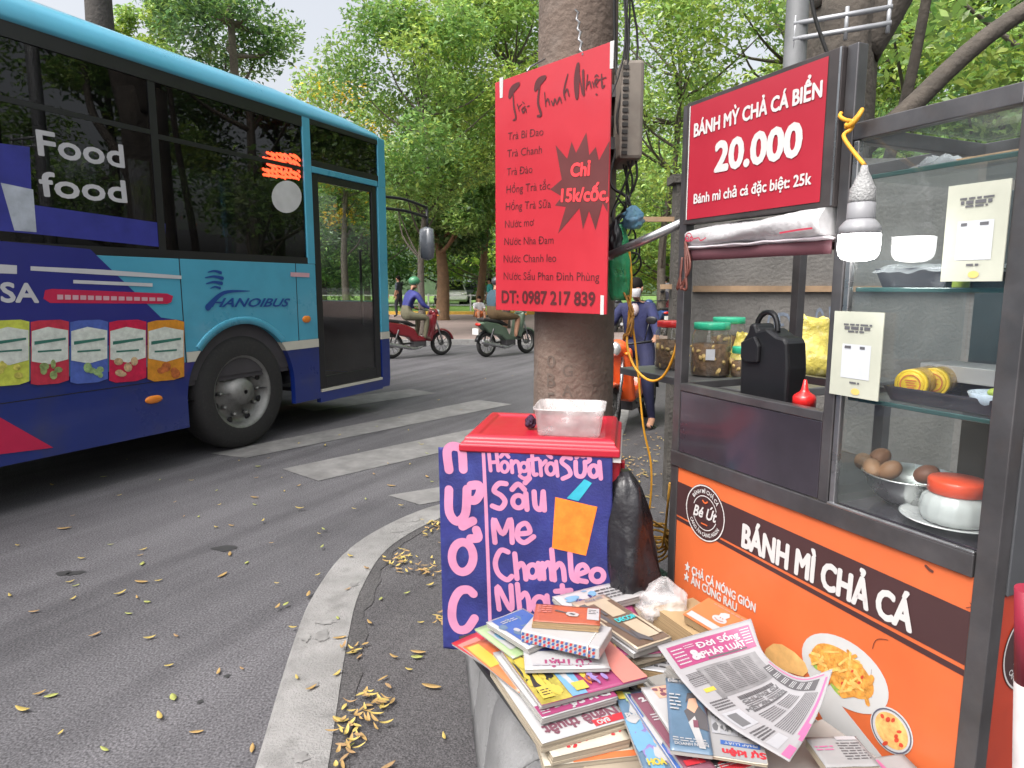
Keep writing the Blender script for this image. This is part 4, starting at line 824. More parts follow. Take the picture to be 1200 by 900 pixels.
# middle shelf
z1 = 1.1805
def shelf_box(name, label, cat, t0, t1, w0, w1, zz, h, m, bevel=.004, open_=False):
    mb = MB(M=CM)
    if open_:
        e = .004; mb.rings([[(t0 + e * 3, w0 + e * 3, zz), (t1 - e * 3, w0 + e * 3, zz), (t1 - e * 3, w1 - e * 3, zz), (t0 + e * 3, w1 - e * 3, zz)], [(t0, w0, zz + h), (t1, w0, zz + h), (t1, w1, zz + h), (t0, w1, zz + h)], [(t0 + e, w0 + e, zz + h), (t1 - e, w0 + e, zz + h), (t1 - e, w1 - e, zz + h), (t0 + e, w1 - e, zz + h)], [(t0 + e * 4, w0 + e * 4, zz + e), (t1 - e * 4, w0 + e * 4, zz + e), (t1 - e * 4, w1 - e * 4, zz + e), (t0 + e * 4, w1 - e * 4, zz + e)]], True, False)
        mb.M = None; mb.v = [CM @ v for v in mb.v] if False else mb.v
    else: mb.box((t0, w0, zz), (t1, w1, zz + h))
    return tag(mb.build(name, m, bevel=bevel), label, cat)
shelf_box('baking_tray', 'black metal tray on the middle glass shelf under the yellow lidded jars', 'tray', .63, .868, .04, .30, z1, .032, M_dsheet, .002, True)
for i, (px, py, dep, lab) in enumerate(((1068, 439, .075, 'clear jar lying on its side with yellow lid, front one on the black tray'), (1094, 434, .14, 'clear jar lying behind its twin with yellow lid, on the black tray'))):
    Q = Plane(CM @ Vector((0, dep, 0)), CX, (0, 0, 1)); a, z = Q.hit(px, py); z = z1 + .005 + .031
    ax = Vector((-.287, .957, 0)).normalized(); j = thing('lying_jar', lab, 'jar', M=Matrix.Translation(cm(a, dep, z)) @ (CX * 0 + Vector((0, 0, 0)) and Matrix() or Matrix()) @ frame((0, 0, 0), CM.to_3x3() @ Vector((ax.y, -ax.x, 0)), (0, 0, 1)), group='yellow lidded jars on the tray')
    mb = MB(M=WM[j]); mb.lathe([(.027, 0), (.031, .001), (.031, -.016), (.028, -.017)][::-1], n=36, axis='Z'); mb.lathe([(.001, .0015), (.024, .0015), (.026, .0)], n=30); mb.build('lid', mat('lid_yellow', (.75, .50, .02), .35, var=.2, vscale=50), j)
    mb = MB(M=WM[j]); mb.lathe([(.026, -.015), (.029, -.022), (.0305, -.03), (.0305, -.115), (.027, -.12), (.002, -.121)], n=30); mb.build('body', mat('jar_amber', (.55, .33, .07), .25, var=.3, vscale=25, coat=.5), j)
    mb = MB(M=WM[j]); mb.M = WM[j]; stroke(mb, None, oval((0, 0), .019, .019, 24), .0025, lift=.003, closed=True, sub=1)
    for q in range(4): stroke(mb, None, [(-.010 + .002 * q, .008 - q * .005), (.011 - .003 * (q % 2), .008 - q * .005)], .0022, lift=.003)
    mb.build('lid_print', mat('lid_print_orange', (.62, .16, .03), .5), j)
shelf_box('white_carton', 'flat white carton with red border lying behind the yellow lids', 'carton', .60, .80, .20, .31, z1 + .034, .035, mat('carton_white', (.60, .57, .58), .5, var=.08), .002)
shelf_box('red_carton', 'dark red carton with pale print at the back right of the cabinet', 'carton', .78, .868, .36, .44, z1, .10, mat('carton_red', (.30, .015, .05), .45, var=.1), .002)
mb = MB(); bq = cm(.835, .085, z1 + .034); mb.lathe([(.022, -.033), (.03, -.03), (.042, -.012), (.05, .006), (.048, .007), (.038, -.012), (.02, -.026), (.002, -.027)], bq, 30); tag(mb.build('small_bowl', mat('bowl_blue_white', (.55, .62, .72), .25, coat=.5, var=.2, vscale=30)), 'small pale blue and white bowl on the black tray near the cabinet post', 'bowl')
mb = MB(); mb.ell(bq + Vector((.015, 0, .008)), (.016, .012, .010), 12, 8); mb.ell(bq + Vector((.0, .008, .006)), (.014, .014, .009), 12, 8); tag(mb.build('lime_wedge', mat('lime', (.45, .55, .08), .5, var=.2)), 'yellow green citrus pieces in the small blue bowl', 'fruit')
# upper shelf
z2 = 1.4165
shelf_box('black_tray', 'black tray wrapped in plastic on the shelf below the bulb', 'tray', .575, .735, .06, .28, z2, .04, M_dsheet, .004, True)
mb = MB(); r = random.Random(3); mb.grid(lambda u, v: cm(.572 + .165 * u, .055 + .228 * v, z2 + .044 + .010 * noise.noise(Vector((u * 5, v * 5, 2))) - .012 * (abs(u - .5) > .49 or abs(v - .5) > .49)), 22, 22); tag(mb.build('plastic_wrap', film('cling_film', (.7, .72, .75), .35, .15, .8)), 'crumpled clear plastic over the black tray on the upper shelf', 'plastic film')
j = thing('spice_jar', 'tiny jar of green stuff at the tray corner beside the upper placard', 'jar', M=Matrix.Translation(cm(.752, .075, z2)))
mb = MB(M=WM[j]); mb.lathe([(.014, 0), (.015, .002), (.015, .022), (.012, .026)], n=20); mb.build('body', mat('spice_green', (.35, .45, .05), .4, var=.4, vscale=60, coat=.5), j)
mb = MB(M=WM[j]); mb.lathe([(.0145, .026), (.0145, .034), (.013, .036), (.001, .036)], n=20); mb.build('lid', M_dsteel, j)
# top shelf clutter
shelf_box('wooden_strip', 'long pale wooden strip lying on the top glass shelf', 'wood strip', .70, .868, .10, .14, 1.6485, .018, mat('pale_wood', (.42, .27, .15), .7, var=.3, vscale=14), .002)
mb = MB(); mb.grid(lambda u, v: cm(.60 + .13 * u, .06 + .12 * v, 1.652 + .028 * (max(0, math.sin(u * 3.14) * math.sin(v * 3.14))) * (1 + .7 * noise.noise(Vector((u * 7, v * 7, 5))))), 20, 20); tag(mb.build('plastic_bag', film('grey_film', (.45, .46, .48), .6, .2, .9)), 'crumpled grey plastic bag on the top glass shelf', 'bag')
# dark shapes behind the cabinet's right half
ap = thing('black_appliance', 'black appliance with pale lettering strip standing at the back of the cart', 'appliance', M=CM @ Matrix.Translation((.80, .50, 1.05)))
mb = MB(M=CM); mb.box((.70, .49, .95), (1.0, .75, 1.36)); mb.build('body', M_blk, ap, bevel=.02); mb = MB(M=CM); mb.box((.72, .484, 1.30), (.98, .489, 1.345)); mb.build('control_strip', mat('appliance_strip', (.05, .055, .07), .25, coat=.5), ap)
cb('back_shelf', M_dsteel, ((.63, .485, .93), (1.02, .80, .949)))
mb = MB(); mb.grid(lambda u, v: cm(.72 + .16 * u, .30 + .12 * v, .945 + .07 * math.sin(u * 3.14) * math.sin(v * 3.14) * (1 + .6 * noise.noise(Vector((u * 6, v * 6, 8))))), 18, 18); tag(mb.build('clear_bag', film('clear_bag', (.75, .72, .70), .4, .15, .9)), 'crumpled clear bag behind the steel bowl in the cabinet', 'bag')
mb = MB(); mb.lathe([(.02, 0), (.03, .005), (.033, .018), (.02, .03), (.002, .033)], cm(.80, .34, 1.03), 18, wob=lambda a, z: 1 + .1 * math.sin(5 * a)); mb.lathe([(.034, -.085), (.036, -.08), (.036, -.01), (.03, 0)], cm(.80, .34, 1.03), 18); tag(mb.build('orange_bag', mat('bag_orange', (.75, .12, .04), .4, var=.2)), 'orange topped tub behind the jar with the red lid', 'tub')
# ------------------------------------------------------------------ things in the left opening
def onw(px, py, dep): Q = Plane(CM @ Vector((0, dep, 0)), CX, (0, 0, 1)); return Q.hit(px, py)
a, z = onw(943, 460, .09); sb = thing('sauce_bottle', 'red squeeze bottle with pointed nozzle behind the dark panel', 'bottle', M=Matrix.Translation(cm(a, .09, .93)))
h0 = z - .93
mb = MB(M=WM[sb]); mb.lathe([(.026, 0), (.029, .004), (.029, h0 - .045), (.026, h0 - .03)], n=28); mb.build('body', mat('squeeze_red', (.55, .02, .02), .35, var=.06, coat=.2), sb)
mb = MB(M=WM[sb]); mb.lathe([(.0275, h0 - .034), (.0275, h0 - .012), (.024, h0 - .006), (.012, h0 + .002), (.009, h0 + .008), (.0042, h0 + .032), (.003, h0 + .033)], n=32, wob=lambda a, z: 1 + (.015 * math.cos(16 * a) if z < h0 - .01 else 0)); mb.build('cap', mat('cap_red', (.62, .02, .02), .3, var=.05, coat=.3), sb)
# black holdall with moulded handle
a0, zb = onw(905, 470, .13); a1, zt = onw(905, 366, .13); blk = thing('black_carrier', 'black moulded carrier with arched handle standing in the cart opening', 'carrier', M=Matrix.Translation(cm(a0, .13, .93)))
BK = Plane(CM @ Vector((0, .13, 0)), CX, (0, 0, 1)); z8 = lambda X_, Y_: (780 + X_ / 3.283, 240 + Y_ / 3.75)
zk_ = lambda X_, Y_: BK.hit(780 + X_ * 210 / 788, 240 + Y_ * 240 / 900)
out = [zk_(*p) for p in ((362, 860), (365, 640), (375, 590), (395, 560), (405, 520), (430, 520), (440, 550), (450, 548), (480, 540), (505, 560), (525, 575), (560, 585), (572, 610), (575, 720), (568, 860))]
lowz = .93; out[0] = (out[0][0], lowz); out[-1] = (out[-1][0], lowz)
mb = MB(M=CM); mb.prism([(p[0], .10, p[1]) for p in out][::-1], [(p[0], .17, p[1]) for p in out][::-1]); mb.build('body', M_blk, blk, bevel=.008)
mb = MB(); hp = [zk_(*p) for p in ((408, 545), (412, 515), (425, 490), (445, 474), (470, 474), (488, 490), (497, 520), (500, 560))]; mb.tube([cm(p[0], .125, p[1]) for p in smooth_path([(x, y, 0) for x, y in hp], 4)], .0075, 8); mb.build('handle', M_blk, blk)
mb = MB(M=CM); q = [zk_(*p) for p in ((380, 600), (440, 575), (460, 620), (455, 690), (400, 690), (378, 670))]; mb.prism([(p[0], .088, p[1]) for p in q][::-1], [(p[0], .0995, p[1]) for p in q][::-1]); mb.build('flap', M_blk, blk, bevel=.004)
# ------------------------------------------------------------------ steel table beyond the cart, with jars
tb = thing('steel_table', 'dark steel side table beyond the cart carrying pickle jars', 'table', M=CM @ Matrix.Translation((-.5, .68, 0)))
mb = MB(M=CM); mb.box((-.90, .40, 1.035), (-.10, 1.15, 1.065)); mb.build('top', mat('table_steel', (.20, .20, .205), .4, metal=.7, var=.2, vscale=5, dirt=.3), tb, bevel=.004)
for (t_, w_) in ((-.55, .46), (-.14, .46), (-.14, 1.1), (-.86, 1.1)): mb = MB(M=CM); mb.box((t_ - .02, w_ - .02, 0), (t_ + .02, w_ + .02, 1.035)); mb.build('leg', M_dsteel, tb)
ZT = 1.0655
M_jar = glass('jar_plastic', (.90, .90, .86), .9, .05, .08, (.5, .5, .45)); M_pick = mat('pickles', (.13, .065, .025), .6, var=.5, vscale=25, bump=.8, bscale=40); M_pick2 = mat('pickles_pale', (.45, .32, .12), .6, var=.4, vscale=25)
def jar(px, py, rad, h, lidm, lab, fill=.62, pick=M_pick, lid_h=.022):
    c = G(px, py, ZT); j = thing('pickle_jar', lab, 'jar', loc=c, group='jars on the steel side table')
    mb = MB(M=WM[j]); mb.lathe([(rad * .9, .001), (rad, .008), (rad, h * .78), (rad * .86, h * .88), (rad * .84, h * .93)], n=36, caps=False); mb.build('body', M_jar, j)
    mb = MB(M=WM[j]); mb.lathe([(rad * .86, .004), (rad * .96, .01), (rad * .96, h * fill), (rad * .3, h * fill + .004), (.001, h * fill)], n=30); cts = mb.build('pickles', pick, j)
    rr = random.Random(px); mb = MB(M=WM[j])
    for k in range(26):
        a = rr.uniform(0, 6.28); zz = rr.uniform(.012, h * fill); rot = Matrix.Rotation(rr.uniform(0, 3), 3, 'X') @ Matrix.Rotation(rr.uniform(0, 3), 3, 'Z'); mb.ell((rad * .90 * math.cos(a), rad * .90 * math.sin(a), zz), (rr.uniform(.006, .016), .008, rr.uniform(.008, .02)), 7, 5, rot)
    mb.build('pickle_pieces', M_pick2, cts)
    mb = MB(M=WM[j]); mb.lathe([(rad * .90, h * .90), (rad * .93, h * .91), (rad * .93, h * .91 + lid_h), (rad * .9, h * .91 + lid_h + .003), (.002, h * .91 + lid_h + .003)], n=40, wob=lambda a, z: 1 + .01 * math.cos(30 * a)); mb.build('lid', lidm, j)
    return j, c
M_lg = mat('lid_green', (.03, .42, .24), .35, var=.05, coat=.3); M_lr = mat('lid_red', (.60, .03, .03), .35, var=.05, coat=.3)
j, c = jar(832, 440, .076, .205, M_lg, 'big pickle jar with green lid and white sticker just inside the far post')
Q = Plane(c + Vector((-.02, -.078, .09)), (1, -.15, 0), (0, 0, 1)); mb = MB(); flat(mb, Q, [(-.022, -.02), (.012, -.02), (.012, .022), (-.022, .022)], .0, px=False); mb.build('sticker', M_cwhite, j)
jar(852, 428, .076, .21, M_lg, 'second green lidded pickle jar standing behind the one with the sticker')
jar(787, 432, .072, .20, M_lr, 'pickle jar with red lid half hidden by the far cart post')
jar(868, 442, .040, .105, M_lg, 'small pickle jar with green lid beside the black carrier', .6)
def bag(px, py, wx, h, lab, m, seed, name='food_bag'):
    c = G(px, py, ZT); mb = MB(); r = random.Random(seed); rings = []
    for i in range(12):
        f = i / 11; ring = []
        for k in range(22):
            a = 2 * math.pi * k / 22; q = wx * (1.0 - .30 * f ** 2 + .12 * math.sin(f * 6)) * (1 + .16 * noise.noise(Vector((math.cos(a) * 1.6, math.sin(a) * 1.6, f * 3 + seed)))); q *= .75 if i == 0 else 1
            ring.append(c + Vector((q * math.cos(a), q * .8 * math.sin(a), f * h * (1 + .18 * noise.noise(Vector((math.cos(a) * 2, math.sin(a) * 2, seed)))))))
        rings.append(ring)
    mb.rings(rings); tag(mb.build(name, m), lab, 'bag', 'yellow bags on the side table'); return c
M_ybag = mat('bag_yellow', (.60, .50, .10), .3, var=.4, vscale=14, bump=.8, bscale=22, coat=.3, dirt=.5, dcol=(.75, .7, .5))
bag(874, 432, .075, .15, 'round yellow plastic food bag between the jars and the black carrier', M_ybag, 2); bag(946, 440, .11, .23, 'tall yellow plastic food bag right of the black carrier', M_ybag, 5)
# ------------------------------------------------------------------ grey wall behind the stall
wl_ = thing('concrete_wall', 'grey stained concrete wall behind the food cart', 'wall', loc=(3.2, 4.7, 0))
mb = MB(); mb.box((1.22, 4.6, 0), (6.0, 4.75, 2.25)); mb.build('wall_face', mat('wall_grey', (.15, .142, .132), .85, var=.25, vscale=2.5, bump=.4, bscale=40, dirt=.6, dcol=(.12, .115, .11)), wl_)
mb = MB(); mb.box((1.22, 4.57, 1.38), (6.0, 4.60, 1.42)); mb.build('ledge', mat('ledge_brown', (.30, .20, .12), .8, var=.3), wl_)
WP = Plane((1.22, 4.6, 0), (1, 0, 0), (0, 0, 1)); mb = MB()
put_text(mb, '0ĐB: 01', WP, (900, 398), (975, 389), 32, lift=.002, bold=.0); mb.build('graffiti', mat('graffiti_blue', (.16, .19, .24), .8, var=.4, vscale=30), wl_)
gt = thing('gate_post', 'dark weathered gate post with cross rails just left of the cart', 'gate post', loc=AT(793, 400, 4.35) * 1)
mb = MB(); p = AT(794, 400, 4.35); mb.box((p.x - .05, 4.3, 0), (p.x + .06, 4.42, 2.05)); mb.box((p.x - .08, 4.28, 2.05), (p.x + .09, 4.45, 2.10)); mb.build('post', mat('old_wood_dark', (.075, .068, .06), .85, var=.4, vscale=10, bump=.6), gt)
for zz, q_ in ((1.82, .35), (1.40, .12)): mb = MB(); mb.box((p.x - q_, 4.34, zz), (p.x - .05, 4.37, zz + .03)); mb.build('rail', mat('ledge_brown', (.30, .20, .12)), gt)
# banner pole at the right edge
bpole = thing('banner_pole', 'red over white striped pole leaning at the near end of the cart', 'pole', loc=(.80, 1.0, 0))
P0, P1 = AT(1206, 905, 1.0), AT(1212, 640, 1.0); d_ = (P1 - P0).normalized(); zf = P0 - d_ * (P0.z / d_.z); P1 = AT(1207, 690, 1.0); mid = P0.lerp(P1, .5)
mb = MB(); mb.tube([zf, mid], .021, 16); mb.build('white_section', mat('pole_white', (.40, .375, .375), .6, var=.15, dirt=.4, dcol=(.3, .25, .25)), bpole)
mb = MB(); mb.tube([mid, P1], .0205, 16); mb.build('red_section', mat('pole_red', (.24, .015, .035), .5, var=.2), bpole)
# ================================================================== CONCRETE POLE, RED MENU SIGN
PX, PY = .232, 2.52
pole = thing('utility_pole', 'thick grey brown concrete utility pole behind the red drinks sign and blue painted cloth', 'pole', (PX, PY, 0))
M_pole = mat('pole_concrete', (.135, .10, .08), .9, var=.3, vscale=5, bump=.45, bscale=45, dirt=.55, dcol=(.20, .165, .14))
mb = MB(M=WM[pole]); mb.lathe([(.158 - .0045 * i + (.001 if i % 2 else 0), i * .5) for i in range(13)], (0, 0, 0), 32, wob=lambda a, z: 1 + .012 * math.sin(4 * a + z)); mb.build('shaft', M_pole, pole)
mb = MB()
def pole_wrap(x, y, l):   # letters stencilled round the shaft: x along the girth, y up
    a = -math.pi / 2 + x / .150; r_ = .1575 - .0045 * y / .5 + l; return Vector((PX + r_ * math.cos(a), PY + r_ * math.sin(a), y))
for s, x, z0, h in (('B', -.10, 1.06, .05), ('5', -.10, .99, .05), ('0', -.10, .92, .05), ('0', -.10, 1.13, .045), ('G', -.035, 1.10, .045), ('A', -.035, 1.03, .045), ('M', -.035, .96, .045)): mb = MB(); put_text(mb, s, None, (x - .018, z0), (x + .018, z0), cap=h, warp=pole_wrap, local=True, bold=.01); mb.build('stencil', mat('stencil_black', (.105, .085, .07), .9, var=.3), pole)
# clamp band and fixings
for z in (1.98, 2.5):
    mb = MB(M=WM[pole]); mb.lathe([(.146, z - .02), (.1475, z - .018), (.1475, z + .018), (.146, z + .02)], n=32, caps=False); mb.build('clamp_band', M_dsteel, pole)
# junction box
jb = thing('junction_box', 'weathered grey cable box with a vented edge strapped to the concrete pole', 'junction box', loc=AT(738, 188, 2.36))
b0 = AT(722, 190, 2.36); b1 = AT(752, 76, 2.36)
mb = MB(); mb.box((b0.x, 2.30, b0.z), (b1.x, 2.52, b1.z)); mb.build('case', mat('box_grey', (.18, .155, .13), .7, var=.25, vscale=8, dirt=.5, dcol=(.13, .10, .08)), jb, bevel=.012)
mb = MB()
for k in range(13): z = b0.z + (b1.z - b0.z) * (k + .6) / 14; mb.box((b0.x + .008, 2.296, z), (b0.x + .026, 2.301, z + .012))
mb.build('vent', mat('vent_dark', (.03, .028, .026), .8), jb)
mb = MB(); mb.box((b0.x - .06, 2.40, b0.z + .05), (b0.x, 2.46, b0.z + .09)); mb.box((b0.x - .06, 2.40, b1.z - .09), (b0.x, 2.46, b1.z - .05)); mb.build('bracket', M_dsteel, jb)
# black cables down the pole
cbls = []; r = random.Random(12); M_cable = mat('cable_black', (.018, .017, .017), .55)
for k in range(7):
    x0 = .34 + r.uniform(-.02, .05); y0 = 2.36 + r.uniform(-.05, .05); P = [(x0 + r.uniform(-.03, .03), y0, 3.6)]
    for z in (2.6, 2.2, 1.95, 1.8, 1.68, 1.6): P.append((x0 + r.uniform(-.03, .045), y0 + r.uniform(-.03, .03), z + r.uniform(-.04, .04)))
    P.append((x0 - .03, y0, 1.5 + r.uniform(-.1, .2)))
    mb = MB(); mb.tube(smooth_path(P, 5), r.uniform(.003, .006), 6); o = tag(mb.build('hanging_cable', M_cable), 'thin black cable in the tangle running down behind the red drinks sign', 'cable', 'black cables tangled down the pole')
for k in range(3):
    P = [(.36 + r.uniform(-.02, .06), 2.33, 1.72)]; c = Vector((.37 + .015 * k, 2.32, 1.66 - .05 * k))
    for q in range(14): a = q * .95 + k; P.append((c.x + .035 * math.cos(a), c.y + .02 * math.sin(a * 1.3), c.z - .006 * q + .05 * math.sin(a)))
    mb = MB(); mb.tube(smooth_path(P, 4), .0035, 6); tag(mb.build('cable_tangle', M_cable), 'knotted black cable loops under the weathered junction box', 'cable', 'cable loops under the junction box')
# sign
SP = Plane(AT(581, 362, 2.5), (.653, -.757, 0), (0, 0, 1))
z4 = lambda a, b: (560 + a / 2.5, 20 + b / 2.5); S4 = lambda a, b: SP.hit(*z4(a, b))
sign = thing('menu_sign', 'red vertical drinks menu sign with a dark starburst, wired to the concrete pole', 'sign', loc=SP.M @ Vector((.22, 0, 0)))
c4 = [SP.hit(581.5, 361), SP.hit(707, 371), SP.hit(720, 50), SP.hit(588, 92)]
x0, x1 = 0.0, (c4[1][0] + c4[2][0]) / 2; y0, y1 = (c4[0][1] + c4[1][1]) / 2, (c4[2][1] + c4[3][1]) / 2
mb = MB(M=SP.M); mb.box((x0, y0, -.006), (x1, y1, 0)); mb.build('board', mat('sign_red', (.42, .022, .034), .42, var=.09, vscale=3, dirt=.22, dcol=(.40, .04, .06), bump=.12, bscale=5, coat=.1), sign, bevel=.001)
M_sink = mat('sign_ink', (.075, .012, .014), .5, var=.1)
mb = MB()
lines = [('Trà Bí Đao', (88, 361), (192, 346)), ('Trà Chanh', (86, 411), (188, 399)), ('Trà Đào', (85, 465), (160, 456)), ('Hồng Trà tắc', (84, 516), (212, 504)), ('Hồng Trà Sữa', (82, 566), (214, 558)), ('Nước mơ', (80, 618), (165, 611)), ('Nước Nha Đam', (78, 668), (222, 664)), ('Nước Chanh leo', (76, 719), (230, 717)), ('Nước Sấu Phan Đình Phùng', (76, 769), (356, 773))]
for s, a, b in lines: mb = MB(); put_text(mb, s, SP, z4(*a), z4(*b), 9.2, lift=.001); mb.build('menu_line', M_sink, sign)
mb = MB()
put_text(mb, 'DT: 0987 217 839', SP, z4(71, 836), z4(343, 846), 14.5, lift=.001, fat=.045)
mb.build('phone_lettering', M_sink, sign)
mb = MB()
for P, wd in (([(94, 232), (102, 213), (120, 197)], 15), ([(104, 225), (106, 262), (112, 295), (104, 302)], 5), ([(116, 255), (122, 275)], 4), ([(120, 264), (129, 255)], 3), ([(139, 262), (130, 270), (134, 280), (140, 268), (143, 280)], 3.5), ([(131, 248), (138, 254)], 3), ([(146, 262), (151, 260)], 4),
    ([(170, 211), (179, 191), (197, 177)], 15), ([(182, 200), (177, 250), (186, 285), (175, 290)], 6), ([(196, 222), (200, 262)], 4.5), ([(198, 252), (206, 240), (211, 258)], 4), ([(216, 246), (222, 258), (226, 240), (232, 256)], 4), ([(234, 252), (240, 236), (246, 252)], 4), ([(264, 168), (253, 215), (257, 242)], 4.5), ([(255, 224), (262, 212), (268, 232)], 4),
    ([(294, 140), (290, 185), (291, 236)], 13), ([(294, 150), (307, 224)], 6), ([(309, 158), (311, 228)], 9), ([(322, 170), (318, 212)], 4.5), ([(320, 200), (328, 190), (333, 208)], 4), ([(337, 190), (341, 206)], 4), ([(345, 197), (353, 188), (348, 182), (343, 195), (351, 205)], 3.5), ([(343, 176), (348, 170), (354, 174)], 3), ([(363, 168), (365, 205), (372, 200)], 4.5), ([(354, 185), (376, 177)], 4), ([(347, 226), (350, 228)], 5)):
    wd_ = wd / 2.5 / FPX * 2.3 * 1.3
    stroke(mb, SP, [S4(*p) for p in P], wd_, lift=.0012, sub=5, taper=lambda t: .45 + .75 * math.sin(math.pi * min(1, t * .8 + .12)))
mb.build('title_lettering', M_sink, sign)
mb = MB(); star = [(228, 375), (262, 415), (275, 365), (288, 398), (318, 338), (327, 404), (346, 380), (355, 420), (386, 362), (384, 440), (380, 572), (366, 545), (345, 625), (326, 568), (308, 622), (298, 560), (235, 635), (258, 556), (226, 552), (247, 526), (212, 505), (246, 476)]
flat(mb, SP, [z4(*p) for p in star], .0006); mb.build('starburst', mat('starburst_brown', (.10, .022, .022), .5, var=.15), sign)
mb = MB(); put_text(mb, 'Chỉ', SP, z4(273, 467), z4(328, 463), 15.5, lift=.0016, fat=.06); put_text(mb, '15k/cốc,', SP, z4(245, 541), z4(383, 536), 15.5, lift=.0016, fat=.055); mb.build('price_lettering', mat('sign_red_print', (.80, .05, .06), .45), sign)
mb = MB(); flat(mb, SP, [z4(64, 178), z4(75, 176), z4(73, 236), z4(65, 238)], .001); flat(mb, SP, [z4(388, 72), z4(400, 68), z4(397, 150), z4(387, 152)], .001); flat(mb, SP, [z4(360, 815), z4(370, 816), z4(369, 872), z4(359, 872)], .001); mb.build('corner_tape', mat('tape_grey', (.48, .48, .47), .5, var=.2), sign)
mb = MB(); a = SP.M @ Vector((*SP.hit(683, 66), .002)); bq = Vector((PX - .02, PY - .17, a.z + .20)); P = [a.lerp(bq, i / 14) + Vector((.006 * math.sin(i * 2.1), 0, .006 * math.cos(i * 2.1))) for i in range(15)]; mb.tube(P, .0035, 6); a2 = SP.M @ Vector((*SP.hit(618, 84), .002)); mb.tube([a2, a2 + Vector((.01, .02, .02)), Vector((PX - .12, PY - .12, a2.z + .05))], .003, 6)
mb.build('hanging_wire', M_lsteel, sign)
# plastic bags tied behind the sign
def crumple(name, label, cat, c, rx, ry, h, m, seed, amp=.25, top=.4, group=None, prof=None, shift=0.0):
    mb = MB(); rings = []
    for i in range(15):
        f = i / 14; rad = (math.sin(math.pi * min(1, f * .86 + .10))) ** .6 * (1 - (1 - top) * f); ring = []
        if prof: rad = float(np.interp(f, [p[0] for p in prof], [p[1] for p in prof]))
        for k in range(26):
            a = 2 * math.pi * k / 26; q = rad * (1 + amp * .35 * noise.noise(Vector((math.cos(a) * 13, math.sin(a) * 13, f * 5 + seed * 2))) + amp * noise.noise(Vector((math.cos(a) * 2.2, math.sin(a) * 2.2, f * 4 + seed))) + amp * .5 * noise.noise(Vector((math.cos(a) * 7, math.sin(a) * 7, f * 9 + seed))))
            ring.append(Vector(c) + Vector((rx * q * math.cos(a) + shift * f, ry * q * math.sin(a), h * f)))
        rings.append(ring)
    mb.rings(rings); o = mb.build(name, m); return tag(o, label, cat, group)
g_ = AT(726, 352, 2.28); g2_ = AT(733, 262, 2.28)
crumple('plastic_bag', 'green plastic bag hanging beside the lower right edge of the red drinks sign', 'bag', (g_.x, 2.30, g_.z), .055, .05, g2_.z - g_.z, film('green_film', (.02, .30, .12), .82, .3, .9), 3, .3, .55)
g3_ = AT(742, 268, 2.26); crumple('mesh_bag', 'small blue mesh bag bunched on top of the green plastic bag', 'bag', (g3_.x, 2.27, g3_.z), .04, .035, .075, film('blue_mesh', (.10, .24, .36), .75, .6, 1), 7, .5, .7)
g4_ = AT(722, 300, 2.24); crumple('plastic_bag', 'black plastic bag squeezed between the green bag and the red sign', 'bag', (g4_.x, 2.27, g4_.z), .028, .03, .12, M_blk, 9, .4, .6)
# yellow cord looping to the cart
def wpath(P, Y): return [AT(px, py, Y + dy) for px, py, dy in P]
mb = MB(); mb.tube(smooth_path(wpath([(737, 288, 0), (740, 330, 0), (737, 370, 0), (735, 405, -.02), (745, 432, -.05), (762, 446, -.1), (778, 440, -.15), (790, 415, -.22), (796, 385, -.26), (799, 366, -.28)], 2.28), 6), .0042, 7); tag(mb.build('yellow_cable', M_cord), 'yellow cable swinging in a loop from the pole across to the far cart post', 'cable')
mb = MB(); mb.tube(smooth_path(wpath([(731, 286, .02), (733, 320, 0), (736, 350, 0), (744, 400, 0), (748, 440, 0), (754, 500, 0), (763, 545, 0), (762, 590, 0), (757, 606, 0)], 2.3), 6), .0038, 7); tag(mb.build('yellow_cable', M_cord), 'yellow cable falling straight down to the coil behind the black rubbish bag', 'cable')
P = []; r = random.Random(3)
for q in range(26): a = q * .8; P.append(AT(737 + 5 * math.cos(a) + r.uniform(-2, 2), 372 + 24 * math.sin(a * .52) + r.uniform(-6, 6), 2.27 + .012 * math.sin(a)))
mb = MB(); mb.tube(smooth_path(P, 3), .0036, 6); tag(mb.build('cable_knot', mat('cord_brown', (.33, .16, .03), .6, var=.3)), 'bunched brown and yellow cable knotted in front of the masked woman', 'cable')
P = []
for q in range(60): a = q * .62; P.append(AT(768 + 15 * math.cos(a) + r.uniform(-3, 3), 632 + 12 * math.sin(a) + .5 * q - 12 + r.uniform(-3, 3), 2.38 + .03 * math.sin(a)))
mb = MB(); mb.tube(smooth_path([AT(757, 606, 2.3)] + P + [AT(785, 566, 2.2)], 3), .0042, 6); tag(mb.build('cable_coil', mat('cord_ochre', (.42, .22, .03), .6, var=.3)), 'loose coil of ochre cable lying between the rubbish bag and the cart', 'cable')

